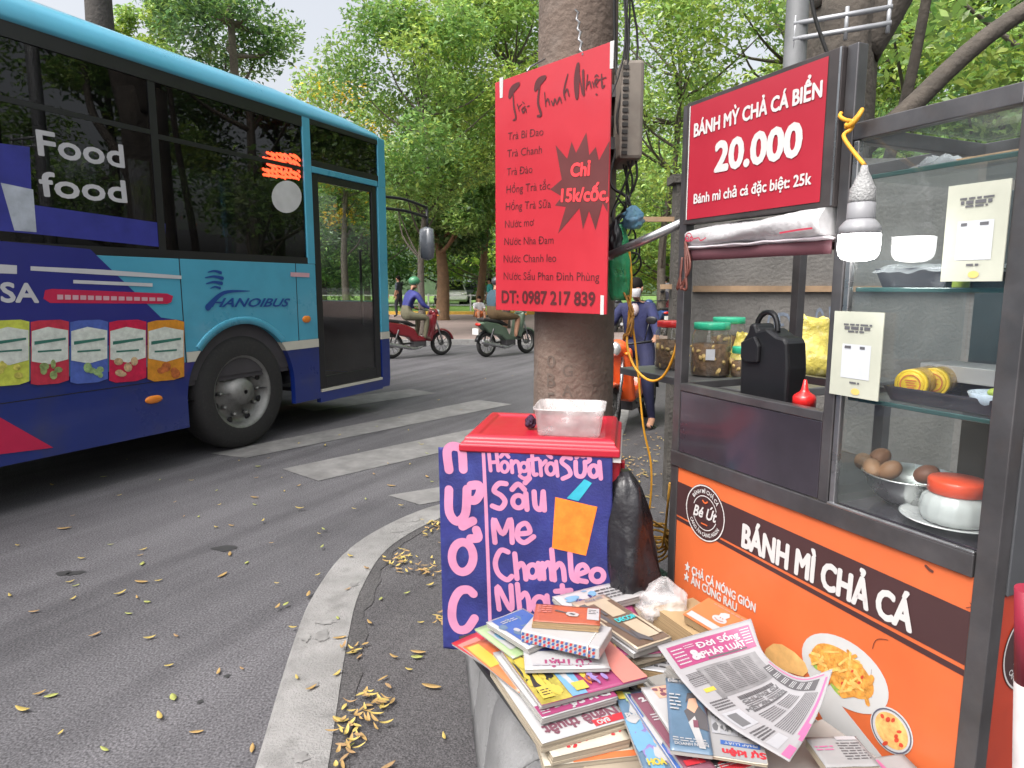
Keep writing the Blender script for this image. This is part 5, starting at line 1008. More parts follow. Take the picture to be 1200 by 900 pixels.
# ================================================================== CONCRETE BLOCK, COOLER, BOARD
kb = thing('concrete_kerb_block', 'long rounded pale concrete kerb blocks carrying the cooler and magazine board', 'concrete block', loc=(0, 1.8, 0))
A_ = Vector((-.225, 2.75)); B_ = Vector((.03, .75)); d_ = (B_ - A_).normalized(); n_ = Vector((-d_.y, d_.x)); n_ = n_ if n_.x > 0 else -n_
prof = [(0, 0), (.012, .06), (.03, .2), (.045, .27), (.07, .315), (.105, .335), (.16, .342), (.50, .342), (.52, .33), (.53, 0)]
L_ = (B_ - A_).length; cuts = [0, .40, .72, 1.03, 1.35, 1.7, L_]
for i in range(6):
    a, b = cuts[i] + .002, cuts[i + 1] - .002; mb = MB(); S_ = []
    for s in (a, a + .01, b - .01, b):
        e = .006 if s in (a, b) else 0; S_.append([Vector((*(A_ + d_ * s + n_ * (x + (e if x < .3 else -e))), max(0, z - e))) for x, z in prof])
    mb.rings(S_, True, True); mb.build('block', mat('block_concrete', (.20, .20, .203), .85, var=.15, vscale=6, bump=.4, bscale=110, dirt=.35, dcol=(.13, .128, .126)), kb)
# cooler box
FX = Vector((.985, -.17, 0)).normalized(); FY = Vector((.17, .985, 0)).normalized()
c0 = AT(515, 757, 2.0); c0.z = 0
FP = Plane(c0, FX, (0, 0, 1)); CF = frame(c0, FX, FY)            # x along, y back, z up
fx = lambda px, py: FP.hit(px, py)
xl, xr = fx(530, 600)[0], fx(726, 600)[0]; zl_ = fx(620, 527)[1]
cooler = thing('cooler_box', 'red plastic cooler box with flat red lid standing behind the magazines', 'cooler', M=CF @ Matrix.Translation(((xl + xr) / 2, .2, .342)))
M_cred = mat('cooler_red', (.40, .011, .028), .35, var=.06, coat=.25, dirt=.12, dcol=(.3, .02, .03))
mb = MB(M=CF); mb.rings([[(xl + e, .012 + e, z), (xr - e, .012 + e, z), (xr - e, .40 - e, z), (xl + e, .40 - e, z)] for e, z in ((.03, .343), (.01, .40), (.0, zl_ - .06), (0, zl_ - .012))], True, False); mb.build('body', M_cred, cooler, bevel=.012)
lx0, lx1 = fx(539, 515)[0], fx(727, 525)[0]
mb = MB(M=CF); mb.rings([[(lx0 + e, -.018 + e, z), (lx1 - e, -.018 + e, z), (lx1 - e, .40 - e, z), (lx0 + e, .40 - e, z)] for e, z in ((.004, zl_ - .012), (0, zl_ - .006), (0, zl_ + .012), (.012, zl_ + .018), (.016, zl_ + .032), (.028, zl_ + .038), (.05, zl_ + .038), (.055, zl_ + .032))], True, False); mb.build('lid', M_cred, cooler, bevel=.004)
mb = MB(M=CF); mb.box((xr, .10, zl_ - .20), (xr + .016, .28, zl_ - .16)); mb.box((xr, .10, zl_ - .16), (xr + .012, .13, zl_ - .05)); mb.build('handle', M_cred, cooler, bevel=.004)
mb = MB(M=CF); mb.box((lx0 + .02, -.008, zl_ - .026), (lx1 + .003, .398, zl_ - .013)); mb.build('rim', mat('cooler_white', (.6, .58, .56), .5), cooler)
# painted cloth
def cw(x, y): return .004 * noise.noise(Vector((x * 6, y * 4, 1))) + .0025 * noise.noise(Vector((x * 17, y * 11, 4))) + .006 * max(0, (.55 - y)) * math.sin(x * 24)
def disp(mb):
    for i, v in enumerate(mb.v): q = FP.I @ v; q.z += cw(q.x, q.y); mb.v[i] = FP.M @ q
    return mb
cl = thing('painted_cloth', 'dark blue cloth banner hand painted with pink drink names and an orange cup', 'cloth banner', loc=FP.M @ Vector((.25, .4, .02)))
TLc, TRc, BLc, BRc = fx(515, 523), fx(718, 531), fx(521, 757), fx(717, 760); BLc = (BLc[0], BLc[1]); BRc = (BRc[0], BLc[1] + .0)
def cpt(u, v, lift=0):
    a = Vector(BLc).lerp(Vector(BRc), u); b = Vector(TLc).lerp(Vector(TRc), u); q = a.lerp(b, v); return FP.M @ Vector((q.x, q.y, .012 + lift + cw(q.x, q.y)))
mb = MB(); mb.grid(lambda u, v: cpt(u, v), 70, 80); mb.build('fabric', mat('cloth_blue', (.020, .024, .15), .65, var=.35, vscale=7, dirt=.4, dcol=(.05, .075, .30), bump=.15, bscale=150), cl, solid=.002)
z8_ = lambda p: FP.hit(500 + p[0] / 3, 460 + p[1] / 3)
px2 = lambda w_: w_ * .9 / 3 / FPX * 2.02
LET = [(36, [[(82, 268), (76, 205), (92, 186), (118, 190), (128, 205), (132, 266)], [(82, 338), (84, 415), (110, 448), (140, 420), (146, 335)], [(160, 322), (186, 322), (192, 345), (176, 372), (150, 372)], [(158, 508), (184, 505), (178, 478)], [(130, 465), (166, 446)], [(168, 700), (150, 686), (120, 692), (98, 730), (94, 785), (112, 822), (145, 822), (172, 786)]]),
    (15, [[(222, 206), (228, 270)], [(249, 208), (255, 270)], [(225, 242), (253, 240)], [(263, 222), (277, 209), (291, 222)], [(284, 196), (293, 204)], [(301, 236), (304, 276)], [(303, 250), (315, 237), (326, 245), (331, 276)], [(359, 238), (363, 285), (346, 297), (330, 288)], [(373, 208), (378, 278), (390, 282)], [(360, 233), (394, 228)], [(401, 236), (405, 286)], [(403, 254), (421, 236)], [(457, 238), (462, 288)], [(428, 214), (440, 224)]]),
    (17, [[(508, 228), (488, 223), (476, 240), (500, 262), (506, 284), (480, 298)], [(525, 240), (528, 283), (548, 290), (558, 270), (557, 240)], [(558, 244), (574, 234), (570, 222)], [(528, 224), (540, 213), (551, 221), (562, 210)], [(608, 240), (613, 298)]]),
    (21, [[(282, 316), (256, 316), (240, 340), (265, 358), (278, 380), (262, 402), (234, 394)], [(351, 350), (355, 406)], [(303, 336), (324, 317), (346, 336)], [(349, 312), (364, 296)], [(380, 344), (385, 395), (405, 402), (412, 344)], [(412, 344), (416, 408)]]),
    (21, [[(243, 522), (239, 440), (270, 492), (297, 440), (303, 522)], [(326, 492), (364, 486), (352, 456), (326, 468), (322, 505), (346, 522), (378, 502)]]),
    (21, [[(288, 556), (262, 551), (244, 590), (254, 630), (284, 652), (302, 640)], [(312, 562), (320, 648)], [(320, 612), (335, 595), (346, 612), (351, 650)], [(394, 596), (400, 648)], [(409, 596), (414, 648)], [(413, 612), (428, 593), (439, 610), (442, 650)], [(441, 548), (451, 652)], [(453, 612), (468, 595), (481, 612), (486, 652)], [(505, 560), (512, 640), (532, 656)], [(530, 634), (565, 620), (552, 600), (532, 612), (532, 648), (562, 658)]]),
    (21, [[(258, 754), (252, 675), (300, 756), (299, 672)], [(321, 668), (331, 766)], [(333, 714), (348, 698), (359, 716), (364, 756)], [(425, 708), (431, 764)], [(478, 672), (486, 744), (498, 748)], [(455, 692), (508, 688)]])]
mb = MB(); r = random.Random(2)
for wd, LL in LET:
    for P in LL: stroke(mb, FP, [z8_(p) for p in P], px2(wd), lift=.0135, sub=7, rng=None)
for c, rx, ry, wd in (((130, 572), 37, 52, 35), ((277, 257), 13, 18, 14), ((345, 257), 13, 15, 14), ((438, 264), 15, 20, 15), ((588, 272), 15, 20, 17), ((325, 379), 20, 22, 20), ((374, 622), 18, 22, 20), ((601, 637), 22, 22, 21), ((399, 736), 22, 25, 21)):
    stroke(mb, FP, [z8_(p) for p in oval(c, rx, ry, 16)], px2(wd), lift=.0135, closed=True, sub=3)
stroke(mb, FP, [z8_(p) for p in ((201, 184), (207, 300), (212, 400), (216, 520), (220, 620), (226, 796))], px2(14), lift=.0135, sub=8)
disp(mb).build('painted_lettering', mat('paint_pink', (.56, .225, .37), .55, var=.1, vscale=14, dirt=.3, dcol=(.47, .19, .33)), cl)
def patch(name, m, quad, lift, n=14):
    q = [Vector(z8_(p)) for p in quad]; mb = MB()
    mb.grid(lambda u, v: FP.M @ Vector((*(q[3].lerp(q[2], u).lerp(q[0].lerp(q[1], u), v)), lift)), n, n); return disp(mb).build(name, m, cl)
patch('painted_cup', mat('paint_orange', (.80, .20, .02), .6, var=.22, vscale=30), [(454, 362), (601, 396), (561, 568), (442, 541)], .0142)
patch('painted_straw', mat('paint_cyan', (.03, .36, .48), .6, var=.2, vscale=20), [(556, 300), (582, 314), (535, 376), (494, 366)], .0144)
# things on the lid
zt_ = zl_ + .038
k0 = G(628, 511, zt_); k1 = G(703, 511, zt_)
tubb = thing('plastic_tub', 'empty clear frosted plastic tub on the red cooler lid', 'tub', M=frame(k0, FX, FY))
W2, D2, H2 = (k1 - k0).length * 1.0, .175, .078
mb = MB(M=WM[tubb])
def rr_(e, z, n=5, r0=.018):
    P = []
    for cx, cy, a0 in ((W2 - r0, r0, -math.pi / 2), (W2 - r0, D2 - r0, 0), (r0, D2 - r0, math.pi / 2), (r0, r0, math.pi)):
        for i in range(n): a = a0 + math.pi / 2 * i / (n - 1); P.append((cx + (r0 + e) * math.cos(a), cy + (r0 + e) * math.sin(a), z))
    return P
mb.rings([rr_(-.006, .001), rr_(-.003, .004), rr_(.008, H2), rr_(.012, H2 + .001), rr_(.012, H2 + .005), rr_(.006, H2 + .005), rr_(-.005, .006)], True, True)
mb.build('tub_shell', film('frosted_plastic', (.66, .63, .63), .42, .3, .06), tubb)
crumple('net_bundle', 'small crumpled dark purple net bundle beside the clear tub on the lid', 'bundle', G(622, 501, zt_), .022, .022, .042, mat('net_purple', (.05, .018, .05), .8, var=.4, vscale=60, bump=1, bscale=120), 4, .5, .5)
# black rubbish bags hung on the cooler's right side
bb = CF @ Vector((xr + .055, .18, 0))
crumple('rubbish_bag', 'large black rubbish bag slumped against the right side of the cooler', 'bag', (bb.x - .018, bb.y - .135, .22), .088, .10, .66, mat('bag_black', (.014, .013, .016), .28, var=.2, vscale=12, bump=.5, bscale=14), 11, .38, .62, None, [(0, .7), (.12, 1.0), (.4, 1.05), (.62, .9), (.8, .72), (.93, .55), (1, .2)], -.05)
crumple('rubbish_bag', 'smaller black rubbish bag sagging below the large one', 'bag', (bb.x + .035, bb.y + .02, .06), .07, .12, .32, mat('bag_black_dull', (.018, .017, .02), .4, var=.2, vscale=12, bump=.9, bscale=18), 21, .3, .5)
crumple('netting_heap', 'dark green netting heap on the ground between the bags and the cart', 'netting', G(772, 690, 0), .12, .10, .10, mat('net_green', (.012, .035, .022), .9, var=.5, vscale=50, bump=1, bscale=90), 13, .5, .3)
# board for the magazines
bd_ = thing('sales_board', 'thin black edged board on short legs under the magazines', 'table', M=CM @ Matrix.Translation((.4, -.35, 0)))
ZB = .42
mb = MB(M=CM); mb.box((-.13, -.645, ZB - .014), (.97, -.03, ZB)); mb.build('top', mat('board_black', (.035, .035, .037), .6, var=.3), bd_, bevel=.002)
for t_, w_, z0 in ((-.02, -.57, .343), (.42, -.60, .0), (.86, -.60, 0), (-.02, -.10, 0), (.86, -.10, 0)): mb = MB(M=CM); mb.box((t_ - .015, w_ - .015, z0), (t_ + .015, w_ + .015, ZB - .014)); mb.build('leg', M_blk, bd_)
# ================================================================== MAGAZINES AND PAPERS ON THE BOARD
def pagemat(name, col, dark):
    m = bpy.data.materials.new(name); m.use_nodes = True; n = m.node_tree.nodes; l = m.node_tree.links; b = n['Principled BSDF']; b.inputs['Roughness'].default_value = .8
    tc = n.new('ShaderNodeTexCoord'); mp = n.new('ShaderNodeMapping'); mp.inputs['Scale'].default_value = (3, 3, 900); l.new(tc.outputs['Object'], mp.inputs[0])
    z = n.new('ShaderNodeTexNoise'); z.inputs['Scale'].default_value = 1.0; z.inputs['Detail'].default_value = 4; l.new(mp.outputs[0], z.inputs[0])
    r = n.new('ShaderNodeMapRange'); r.inputs[1].default_value = .35; r.inputs[2].default_value = .65; l.new(z.outputs[0], r.inputs[0])
    mx = n.new('ShaderNodeMix'); mx.data_type = 'RGBA'; mx.inputs[6].default_value = (*dark, 1); mx.inputs[7].default_value = (*col, 1); l.new(r.outputs[0], mx.inputs[0]); l.new(mx.outputs[2], b.inputs['Base Color']); return m
M_pg = pagemat('page_edges_white', (.40, .385, .37), (.23, .22, .205)); M_pgc = pagemat('page_edges_cream', (.42, .36, .27), (.23, .19, .145)); M_pgb = pagemat('page_edges_brown', (.36, .25, .13), (.2, .13, .07))
def cmat(name, col, **k): return mat('cover_' + name, col, k.pop('rough', .32), var=k.pop('var', .06), vscale=k.pop('vscale', 12), coat=k.pop('coat', .25), **k)
C = dict(white=cmat('white', (.37, .365, .37)), cream=cmat('cream', (.46, .41, .33), coat=0, rough=.6), news=cmat('newsprint', (.25, .245, .248), coat=0, rough=.8), pink=cmat('magenta', (.27, .045, .125)), red=cmat('red', (.42, .03, .04)), orange=cmat('orange', (.52, .14, .05)), book=cmat('book_red', (.34, .085, .045)), green=cmat('green', (.28, .38, .20)), blue=cmat('blue', (.04, .10, .30)), sky=cmat('sky', (.13, .28, .42)), slate=cmat('slate', (.09, .15, .22), var=.3, vscale=6), brown=cmat('brown', (.13, .085, .06)), tan=cmat('tan', (.40, .33, .24)), black=cmat('black', (.025, .024, .026)), grey=cmat('grey', (.33, .33, .35)), yellow=cmat('yellow', (.46, .36, .06)), olive=cmat('olive', (.32, .27, .05), var=.5, vscale=25), maroon=cmat('maroon', (.16, .06, .085)), cyan=cmat('cyan', (.05, .42, .45)), skin=cmat('skin', (.50, .30, .21)), violet=cmat('violet', (.22, .16, .36), var=.4, vscale=20), navy=cmat('navy', (.02, .03, .13)), ink=cmat('ink', (.075, .07, .075), rough=.7, coat=0), coral=cmat('coral', (.50, .18, .15)), dgrey=cmat('dark_grey', (.12, .12, .125)), midpink=cmat('print_pink', (.40, .10, .22), coat=0, rough=.7))
MG = 'magazines and papers piled on the board'
def paper(lab, nl, nr, z, depth, th, cover, decor=(), pages=None, name='magazine', cat='magazine', tiltx=0.0, tilty=0.0, z2=None, over=.0, sag=.0):
    """nl, nr: the near edge's ends in the photo; the rest follows from the paper's real depth"""
    A = G(*nl, z); B = G(*nr, z if z2 is None else z2); ex = (B - A).normalized(); W = (B - A).length; ey = Vector((-ex.y, ex.x, tilty)).normalized()
    M = frame(A, ex, ey); t = thing(name, lab, cat, M=M, group=MG); rr = random.Random(hash(lab) % 9999 if False else sum(map(ord, lab)))
    def srf(u, v, dz): return M @ Vector((u * W, v * depth, dz + sag * math.sin(math.pi * u) * (1 if sag > 0 else 1) + .0012 * noise.noise(Vector((u * 3, v * 3, W * 40)))))
    mb = MB(M=M); n = max(1, int(th / .006)); 
    if th > .004:
        for i in range(n):
            dx, dy = (rr.uniform(-.003, .003), rr.uniform(-.003, .003)) if i < n - 1 else (0, 0); z0, z1 = -th + th * i / n + .0002, -th + th * (i + 1) / n - .0003 - (.0012 if i == n - 1 else 0)
            mb.box((.001 + dx, .001 + dy, z0), (W - .001 + dx, depth - .001 + dy, z1))
        mb.build('pages', pages or M_pg, t)
    mb = MB(); mb.grid(lambda u, v: srf(u, v, -.0006), 10, 10); cv = mb.build('cover', cover, t, solid=.0010)
    pl = Plane(A, ex, ey)
    for k, d in enumerate(decor):
        mb = MB(); dz = .0006 + .0004 * (k + 1)
        if d[0] == 'p':     # patch: material, polygon in unit coordinates
            P = d[2]; q = []
            for i in range(len(P)):
                a, b = Vector(P[i]), Vector(P[(i + 1) % len(P)])
                for s in range(4): q.append(a.lerp(b, s / 4))
            ar = sum(q[i].x * q[(i + 1) % len(q)].y - q[(i + 1) % len(q)].x * q[i].y for i in range(len(q)))
            if ar < 0: q = q[::-1]
            mb.poly([srf(p.x, p.y, dz) for p in q]); mb.build('cover_picture', C[d[1]], cv)
        elif d[0] == 't':   # text: material, string, from, to, cap height as part of the depth
            m_, s, a, b, cap = d[1:6]; fat = d[6] if len(d) > 6 else .06
            put_text(mb, s, None, (a[0] * W, a[1] * depth), (b[0] * W, b[1] * depth), cap=cap * depth, fat=fat, lift=dz, local=True, warp=lambda x, y, l: srf(x / W, y / depth, l)); mb.build('cover_lettering', C[m_], cv)
        elif d[0] == 's':   # small print
            m_, x0, x1, y0, y1, rows = d[1:7]; sheet_text(mb, rr, x0 * W, x1 * W, y0 * depth, y1 * depth, rows, dz, warp=lambda x, y, l: srf(x / W, y / depth, l)); mb.build('cover_print', C[m_], cv)
        elif d[0] == 'b':   # blotches: material, centre, radii, count
            m_, cx, cy, rx, ry, cnt = d[1:7]
            for q in range(cnt):
                a = rr.uniform(0, 6.28); f = rr.random() ** .5; c = (cx + rx * f * math.cos(a), cy + ry * f * math.sin(a)); sx = rr.uniform(.3, 1) * rx * .45; sy = rr.uniform(.3, 1) * ry * .45
                mb.poly([srf(min(.99, max(.01, c[0] + sx * rr.uniform(.6, 1.2) * math.cos(k_ * .7))), min(.99, max(.01, c[1] + sy * rr.uniform(.6, 1.2) * math.sin(k_ * .7))), dz + q * 2.5e-5) for k_ in range(9)])
            mb.build('cover_picture', C[m_], cv)
    return t, pl, W, depth, srf
q1 = lambda a, b: (520 + a / 3.913, 670 + b / 3.913)
q2 = lambda a, b: (740 + a / 3.75, 680 + b / 3.75)
rect = lambda a, b, c, d: [(a, b), (c, b), (c, d), (a, d)]
# buried filler stacks carry the visible papers
fr_ = random.Random(21); fl_ = 'plain magazine bundle buried in the pile, only its pale page edges showing'
for (t0, t1, w0, w1, z0, z1) in ((.02, .32, -.60, -.37, .42, .452), (.02, .33, -.59, -.36, .453, .49), (.03, .30, -.34, -.10, .42, .47), (.05, .32, -.35, -.11, .471, .51), (.34, .62, -.33, -.06, .42, .455), (.35, .62, -.34, -.08, .456, .485), (.62, .90, -.36, -.06, .42, .46), (.33, .6, -.6, -.38, .42, .44), (.62, .9, -.58, -.38, .42, .45), (.37, .60, -.30, -.07, .486, .51)):
    o = thing('magazine_bundle', fl_, 'magazine', M=CM @ Matrix.Translation(((t0 + t1) / 2, (w0 + w1) / 2, z0)), group='buried magazine bundles')
    mb = MB(M=CM); n = int((z1 - z0) / .007)
    for i in range(n): dx, dy = fr_.uniform(-.006, .006), fr_.uniform(-.006, .006); mb.box((t0 + dx, w0 + dy, z0 + (z1 - z0) * i / n + .0003), (t1 + dx, w1 + dy, z0 + (z1 - z0) * (i + 1) / n - .0004))
    mb.build('pages', M_pg if fr_.random() < .6 else M_pgc, o)
# left pile, bottom up
paper('cream newsprint bundle lowest at the near left corner of the board', q1(462, 890), q1(900, 842), .452, .36, .030, C['cream'], [('p', 'orange', rect(.3, .0, 1, .05)), ('t', 'red', 'Tuổi trẻ', (.98, .18), (.55, .17), .06)], M_pgc)
paper('cream magazine with cut off red title upside down on its near strip', q1(500, 850), q1(860, 765), .474, .30, .020, C['cream'], [('t', 'red', 'tin tức', (.97, .17), (.08, .15), .11, .05), ('s', 'ink', .05, .9, .2, .34, 3)], M_pgc)
paper('white magazine with an upside down red art title above the cream one', q1(452, 788), q1(850, 676), .497, .30, .022, C['white'], [('t', 'maroon', 'Nghệ thuật', (.95, .17), (.10, .16), .105, .05), ('p', 'red', rect(.62, .015, .99, .085)), ('t', 'white', 'BÁO', (.80, .07), (.66, .065), .045)], M_pgc)
paper('magazine with a magenta banner whose white title lies upside down', q1(453, 672), q1(800, 574), .520, .28, .016, C['white'], [('p', 'pink', rect(.0, .01, 1, .15)), ('t', 'white', 'Đời Sống', (.95, .125), (.22, .125), .085, .07), ('s', 'white', .03, .16, .03, .12, 3)], M_pg)
paper('red covered thin magazine fanned out at the left edge of the pile', q1(268, 478), q1(560, 330), .505, .20, .006, C['red'], [('p', 'coral', rect(.02, .1, .3, .9))])
paper('orange covered thin magazine fanned out beneath the yellow comic', q1(345, 553), q1(640, 425), .512, .24, .006, C['orange'], [('p', 'yellow', rect(.02, .5, .2, .95))])
paper('bright comic magazine with yellow left third and pink right side', q1(449, 612), q1(935, 487), .537, .235, .012, C['pink'], [('p', 'olive', rect(0, 0, .28, 1)), ('b', 'black', .13, .55, .13, .4, 22), ('b', 'yellow', .14, .5, .12, .42, 16), ('p', 'sky', [(.28, 0), (.42, 0), (.46, 1), (.28, 1)]), ('b', 'white', .37, .5, .05, .35, 12), ('p', 'coral', rect(.76, 0, 1, 1)), ('b', 'orange', .50, .35, .06, .25, 7), ('b', 'yellow', .49, .5, .05, .28, 7), ('p', 'yellow', rect(.04, .06, .15, .24)), ('s', 'black', .06, .14, .09, .2, 3), ('p', 'yellow', rect(.34, .05, .46, .18)), ('t', 'maroon', 'GANTT', (.56, .12), (.70, .55), .10, .05), ('p', 'white', [(.62, .30), (.76, .22), (.78, .38), (.64, .46)]), ('s', 'ink', .65, .75, .29, .38, 2), ('t', 'white', 'TRUYỆN', (.47, .62), (.66, .72), .12, .05), ('b', 'violet', .6, .2, .1, .14, 8)], M_pg)
paper('light green thin magazine at the back left of the pile', q1(318, 396), q1(560, 300), .545, .17, .005, C['green'], [('p', 'white', rect(.1, .2, .5, .8)), ('b', 'sky', .3, .5, .2, .3, 6)])
paper('white magazine with cropped pink title under the airmail bundle', q1(372, 448), q1(762, 442), .556, .17, .010, C['white'], [('t', 'pink', 'CỬ THẬT', (.80, .22), (.22, .22), .14, .06), ('s', 'grey', .1, .9, .05, .16, 1), ('p', 'navy', rect(.02, .45, .9, .95))], M_pg)
paper('white edged booklet with a dark blue photo cover on the left of the airmail bundle', q1(386, 355), q1(560, 278), .572, .165, .014, C['white'], [('p', 'blue', rect(.10, .06, .95, .96)), ('b', 'slate', .4, .6, .3, .3, 9), ('b', 'grey', .35, .4, .2, .2, 7), ('s', 'white', .2, .6, .75, .85, 2)], M_pg)
# airmail bundle: patterned long side
A = G(*q1(353, 268), .603); B = G(*q1(714, 350), .603); ex = (B - A).normalized(); W = (B - A).length; ey = Vector((-ex.y, ex.x, 0)); M = frame(A, ex, ey)
am = thing('airmail_bundle', 'thick bundle with red and blue airmail pattern under the small red book', 'notebook', M=M, group=MG)
mb = MB(M=M); mb.box((0, 0, -.030), (W, .105, 0)); mb.build('body', C['white'], am, bevel=.003)
AP = Plane(A, ex, (0, 0, 1)); AS = Plane(A + ey * .105, -ey, (0, 0, 1)); pr = MB(); pb = MB(); r = random.Random(6)
for pl, LL in ((AP, W), (AS, .105)):
    n = int(LL / .0115)
    for row in range(3):
        for i in range(n):
            x = .002 + i * (LL - .009) / n; y = -.0275 + row * .0085; q = [(x, y), (x + .0060, y), (x + .0088, y + .0068), (x + .0028, y + .0068)]
            flat(pr if (i + row) % 2 else pb, pl, q, .0012, px=False)
pr.build('red_print', C['red'], am); pb.build('blue_print', C['blue'], am)
mb = MB(M=M); mb.grid(lambda u, v: (W * (.02 + .1 * u), -.004 + .1 * v, .002 + .002 * noise.noise(Vector((u * 4, v * 9, 1)))), 5, 10) if False else mb.tube([(W * .86, -.002, -.03), (W * .86, -.002, .001), (W * .86, .107, .001), (W * .86, .107, -.03)], .0014, 6); mb.build('string', mat('string_white', (.6, .58, .54), .8), am)
paper('small red brown paperback with white label lying on the airmail bundle', q1(407, 224), q1(717, 246), .6225, .088, .018, C['book'], [('p', 'white', rect(.80, .25, .98, .92)), ('s', 'ink', .82, .96, .55, .85, 3), ('p', 'ink', [(.30, .62), (.5, .5), (.5, .56), (.32, .68)]), ('p', 'white', [(.48, .45), (.54, .35), (.66, .36), (.68, .52), (.6, .62), (.5, .58)]), ('p', 'ink', [(.52, .47), (.6, .42), (.63, .5), (.56, .54)]), ('s', 'coral', .04, .26, .45, .9, 4)], M_pgb, name='paperback', cat='book')
# right back pile
paper('white and blue magazine lying at the back against the painted cloth', q1(590, 190), q1(965, 95), .545, .11, .02, C['white'], [('p', 'pink', rect(.72, .55, .95, .95)), ('t', 'navy', 'Tạp chí', (.15, .15), (.4, .15), .5, .06), ('b', 'sky', .3, .6, .2, .3, 8), ('s', 'ink', .45, .7, .2, .8, 4)])
paper('stack of worn grey magazines at the bottom behind the spread newspaper', q1(885, 440), q1(1060, 470), .485, .24, .055, C['grey'], [('s', 'ink', .1, .9, .05, .3, 3)], M_pgb)
paper('pink edged magazine low in the stack under the brown design magazine', q1(790, 385), q1(1000, 372), .522, .26, .010, C['pink'], [('p', 'yellow', rect(.0, .3, .1, .6)), ('b', 'yellow', .08, .3, .06, .2, 4)])
paper('white spined magazine just under the brown design magazine', q1(872, 376), q1(1050, 318), .540, .29, .014, C['white'], [('p', 'violet', rect(0, .5, .2, 1))], M_pg)
paper('brown design magazine with a pale room photo and a blue green title', q1(888, 355), q1(1047, 300), .556, .275, .009, C['tan'], [('p', 'brown', rect(.05, .02, .97, .86)), ('p', 'tan', [(.05, .86), (.12, .5), (.16, .5), (.14, .86)]), ('p', 'ink', [(.05, .9), (.28, .1), (.36, .1), (.22, .9)]), ('p', 'tan', rect(.42, .55, .82, .86)), ('p', 'tan', rect(.45, .1, .85, .42)), ('p', 'ink', rect(.30, .60, .38, .75)), ('t', 'cyan', 'DECOR', (.36, .44), (.92, .44), .07, .06), ('p', 'ink', [(.3, .12), (.5, .02), (.55, .06), (.36, .3)]), ('p', 'tan', [(.86, .1), (.95, .1), (.95, .5), (.9, .5)]), ('t', 'slate', 'Phong cách', (.3, .915), (.8, .915), .035, .03)], M_pg)
# near middle pile
def quadpaper(lab, TL, TR, BL, z, th, cover, decor=(), pages=None, zt=None, **k):
    """TL, BL, TR in the photo: BL->TL is the left edge, width from TR"""
    a = G(*TL, z if zt is None else zt); b = G(*BL, z); c = G(*TR, z if zt is None else zt); ey = (a - b); D = ey.length; ey.normalize(); ex = (c - a); ex = ex - ey * ex.dot(ey); W = ex.length; ex.normalize()
    B = b + ex * W
    pa, pb_ = proj(b), proj(B)
    return paper(lab, pa, pb_, b.z, D, th, cover, decor, pages, tilty=ey.z, z2=B.z, **k)
def proj(P): q = P - CAMP; return (600 + FPX * q.dot(_X) / q.dot(_F), 450 - FPX * q.dot(_U) / q.dot(_F))
quadpaper('colourful glossy magazine with a yellow corner lying askew beside the white art magazine', q1(778, 545), q1(1000, 520), q1(925, 925), .500, .012, C['slate'], [('p', 'sky', [(.0, .30), (.5, .45), (.5, .75), (0, .6)]), ('b', 'violet', .5, .4, .4, .35, 26), ('b', 'sky', .4, .3, .4, .28, 20), ('b', 'skin', .45, .25, .12, .12, 6), ('b', 'white', .5, .5, .4, .4, 18), ('p', 'yellow', rect(.03, .86, .16, .97)), ('p', 'green', rect(.16, .82, .3, .95)), ('t', 'white', 'PHỤ NỮ', (.05, .60), (.6, .62), .07, .05), ('t', 'yellow', 'HOA', (.1, .06), (.4, .06), .07, .06)])
quadpaper('blue spined magazine wedged under the maroon one', q1(832, 562), q1(1000, 545), q1(1075, 925), .510, .010, C['blue'], [('b', 'violet', .4, .4, .3, .35, 18), ('b', 'sky', .3, .5, .25, .4, 18), ('b', 'white', .3, .4, .25, .4, 14), ('p', 'white', rect(0, .0, .03, 1))])
quadpaper('maroon magazine with a white number and small portraits', q1(855, 560), q1(960, 535), q1(1120, 925), .520, .010, C['maroon'], [('t', 'white', '2', (.2, .86), (.4, .87), .06, .08), ('s', 'white', .15, .6, .6, .7, 3), ('b', 'skin', .5, .4, .25, .1, 7), ('b', 'grey', .5, .2, .3, .12, 8), ('p', 'red', rect(.1, .06, .8, .12))])
quadpaper('white magazine showing only its upper left corner photo of hands', q1(903, 530), q1(1030, 505), q1(1040, 740), .530, .008, C['white'], [('p', 'skin', [(.35, .7), (.9, .72), (.9, .98), (.3, .95)]), ('b', 'maroon', .6, .85, .25, .1, 8)])
quadpaper('red and black magazine glimpsed at the near middle under the newspapers', q2(250, 780), q2(520, 780), q2(330, 870), .518, .008, C['red'], [('b', 'black', .4, .5, .3, .3, 12), ('s', 'white', .1, .8, .2, .4, 2)])
quadpaper('white fold of newspaper with large pink letters beside the orange panel', q2(860, 800), q2(1190, 760), q2(930, 880), .470, .008, C['news'], [('t', 'midpink', 'ADI', (.05, .28), (.62, .32), .5, .05), ('s', 'ink', .1, .9, .05, .2, 2)], name='newspaper', cat='newspaper')
quadpaper('thick folded newspaper bundle with grey print against the orange panel', q2(762, 690), q2(925, 610), q2(855, 822), .520, .018, C['news'], [('s', 'ink', .5, .95, .2, .8, 7), ('s', 'midpink', .05, .4, .5, .7, 2), ('p', 'grey', rect(.55, .85, .95, .97))], M_pgc, name='newspaper', cat='newspaper')
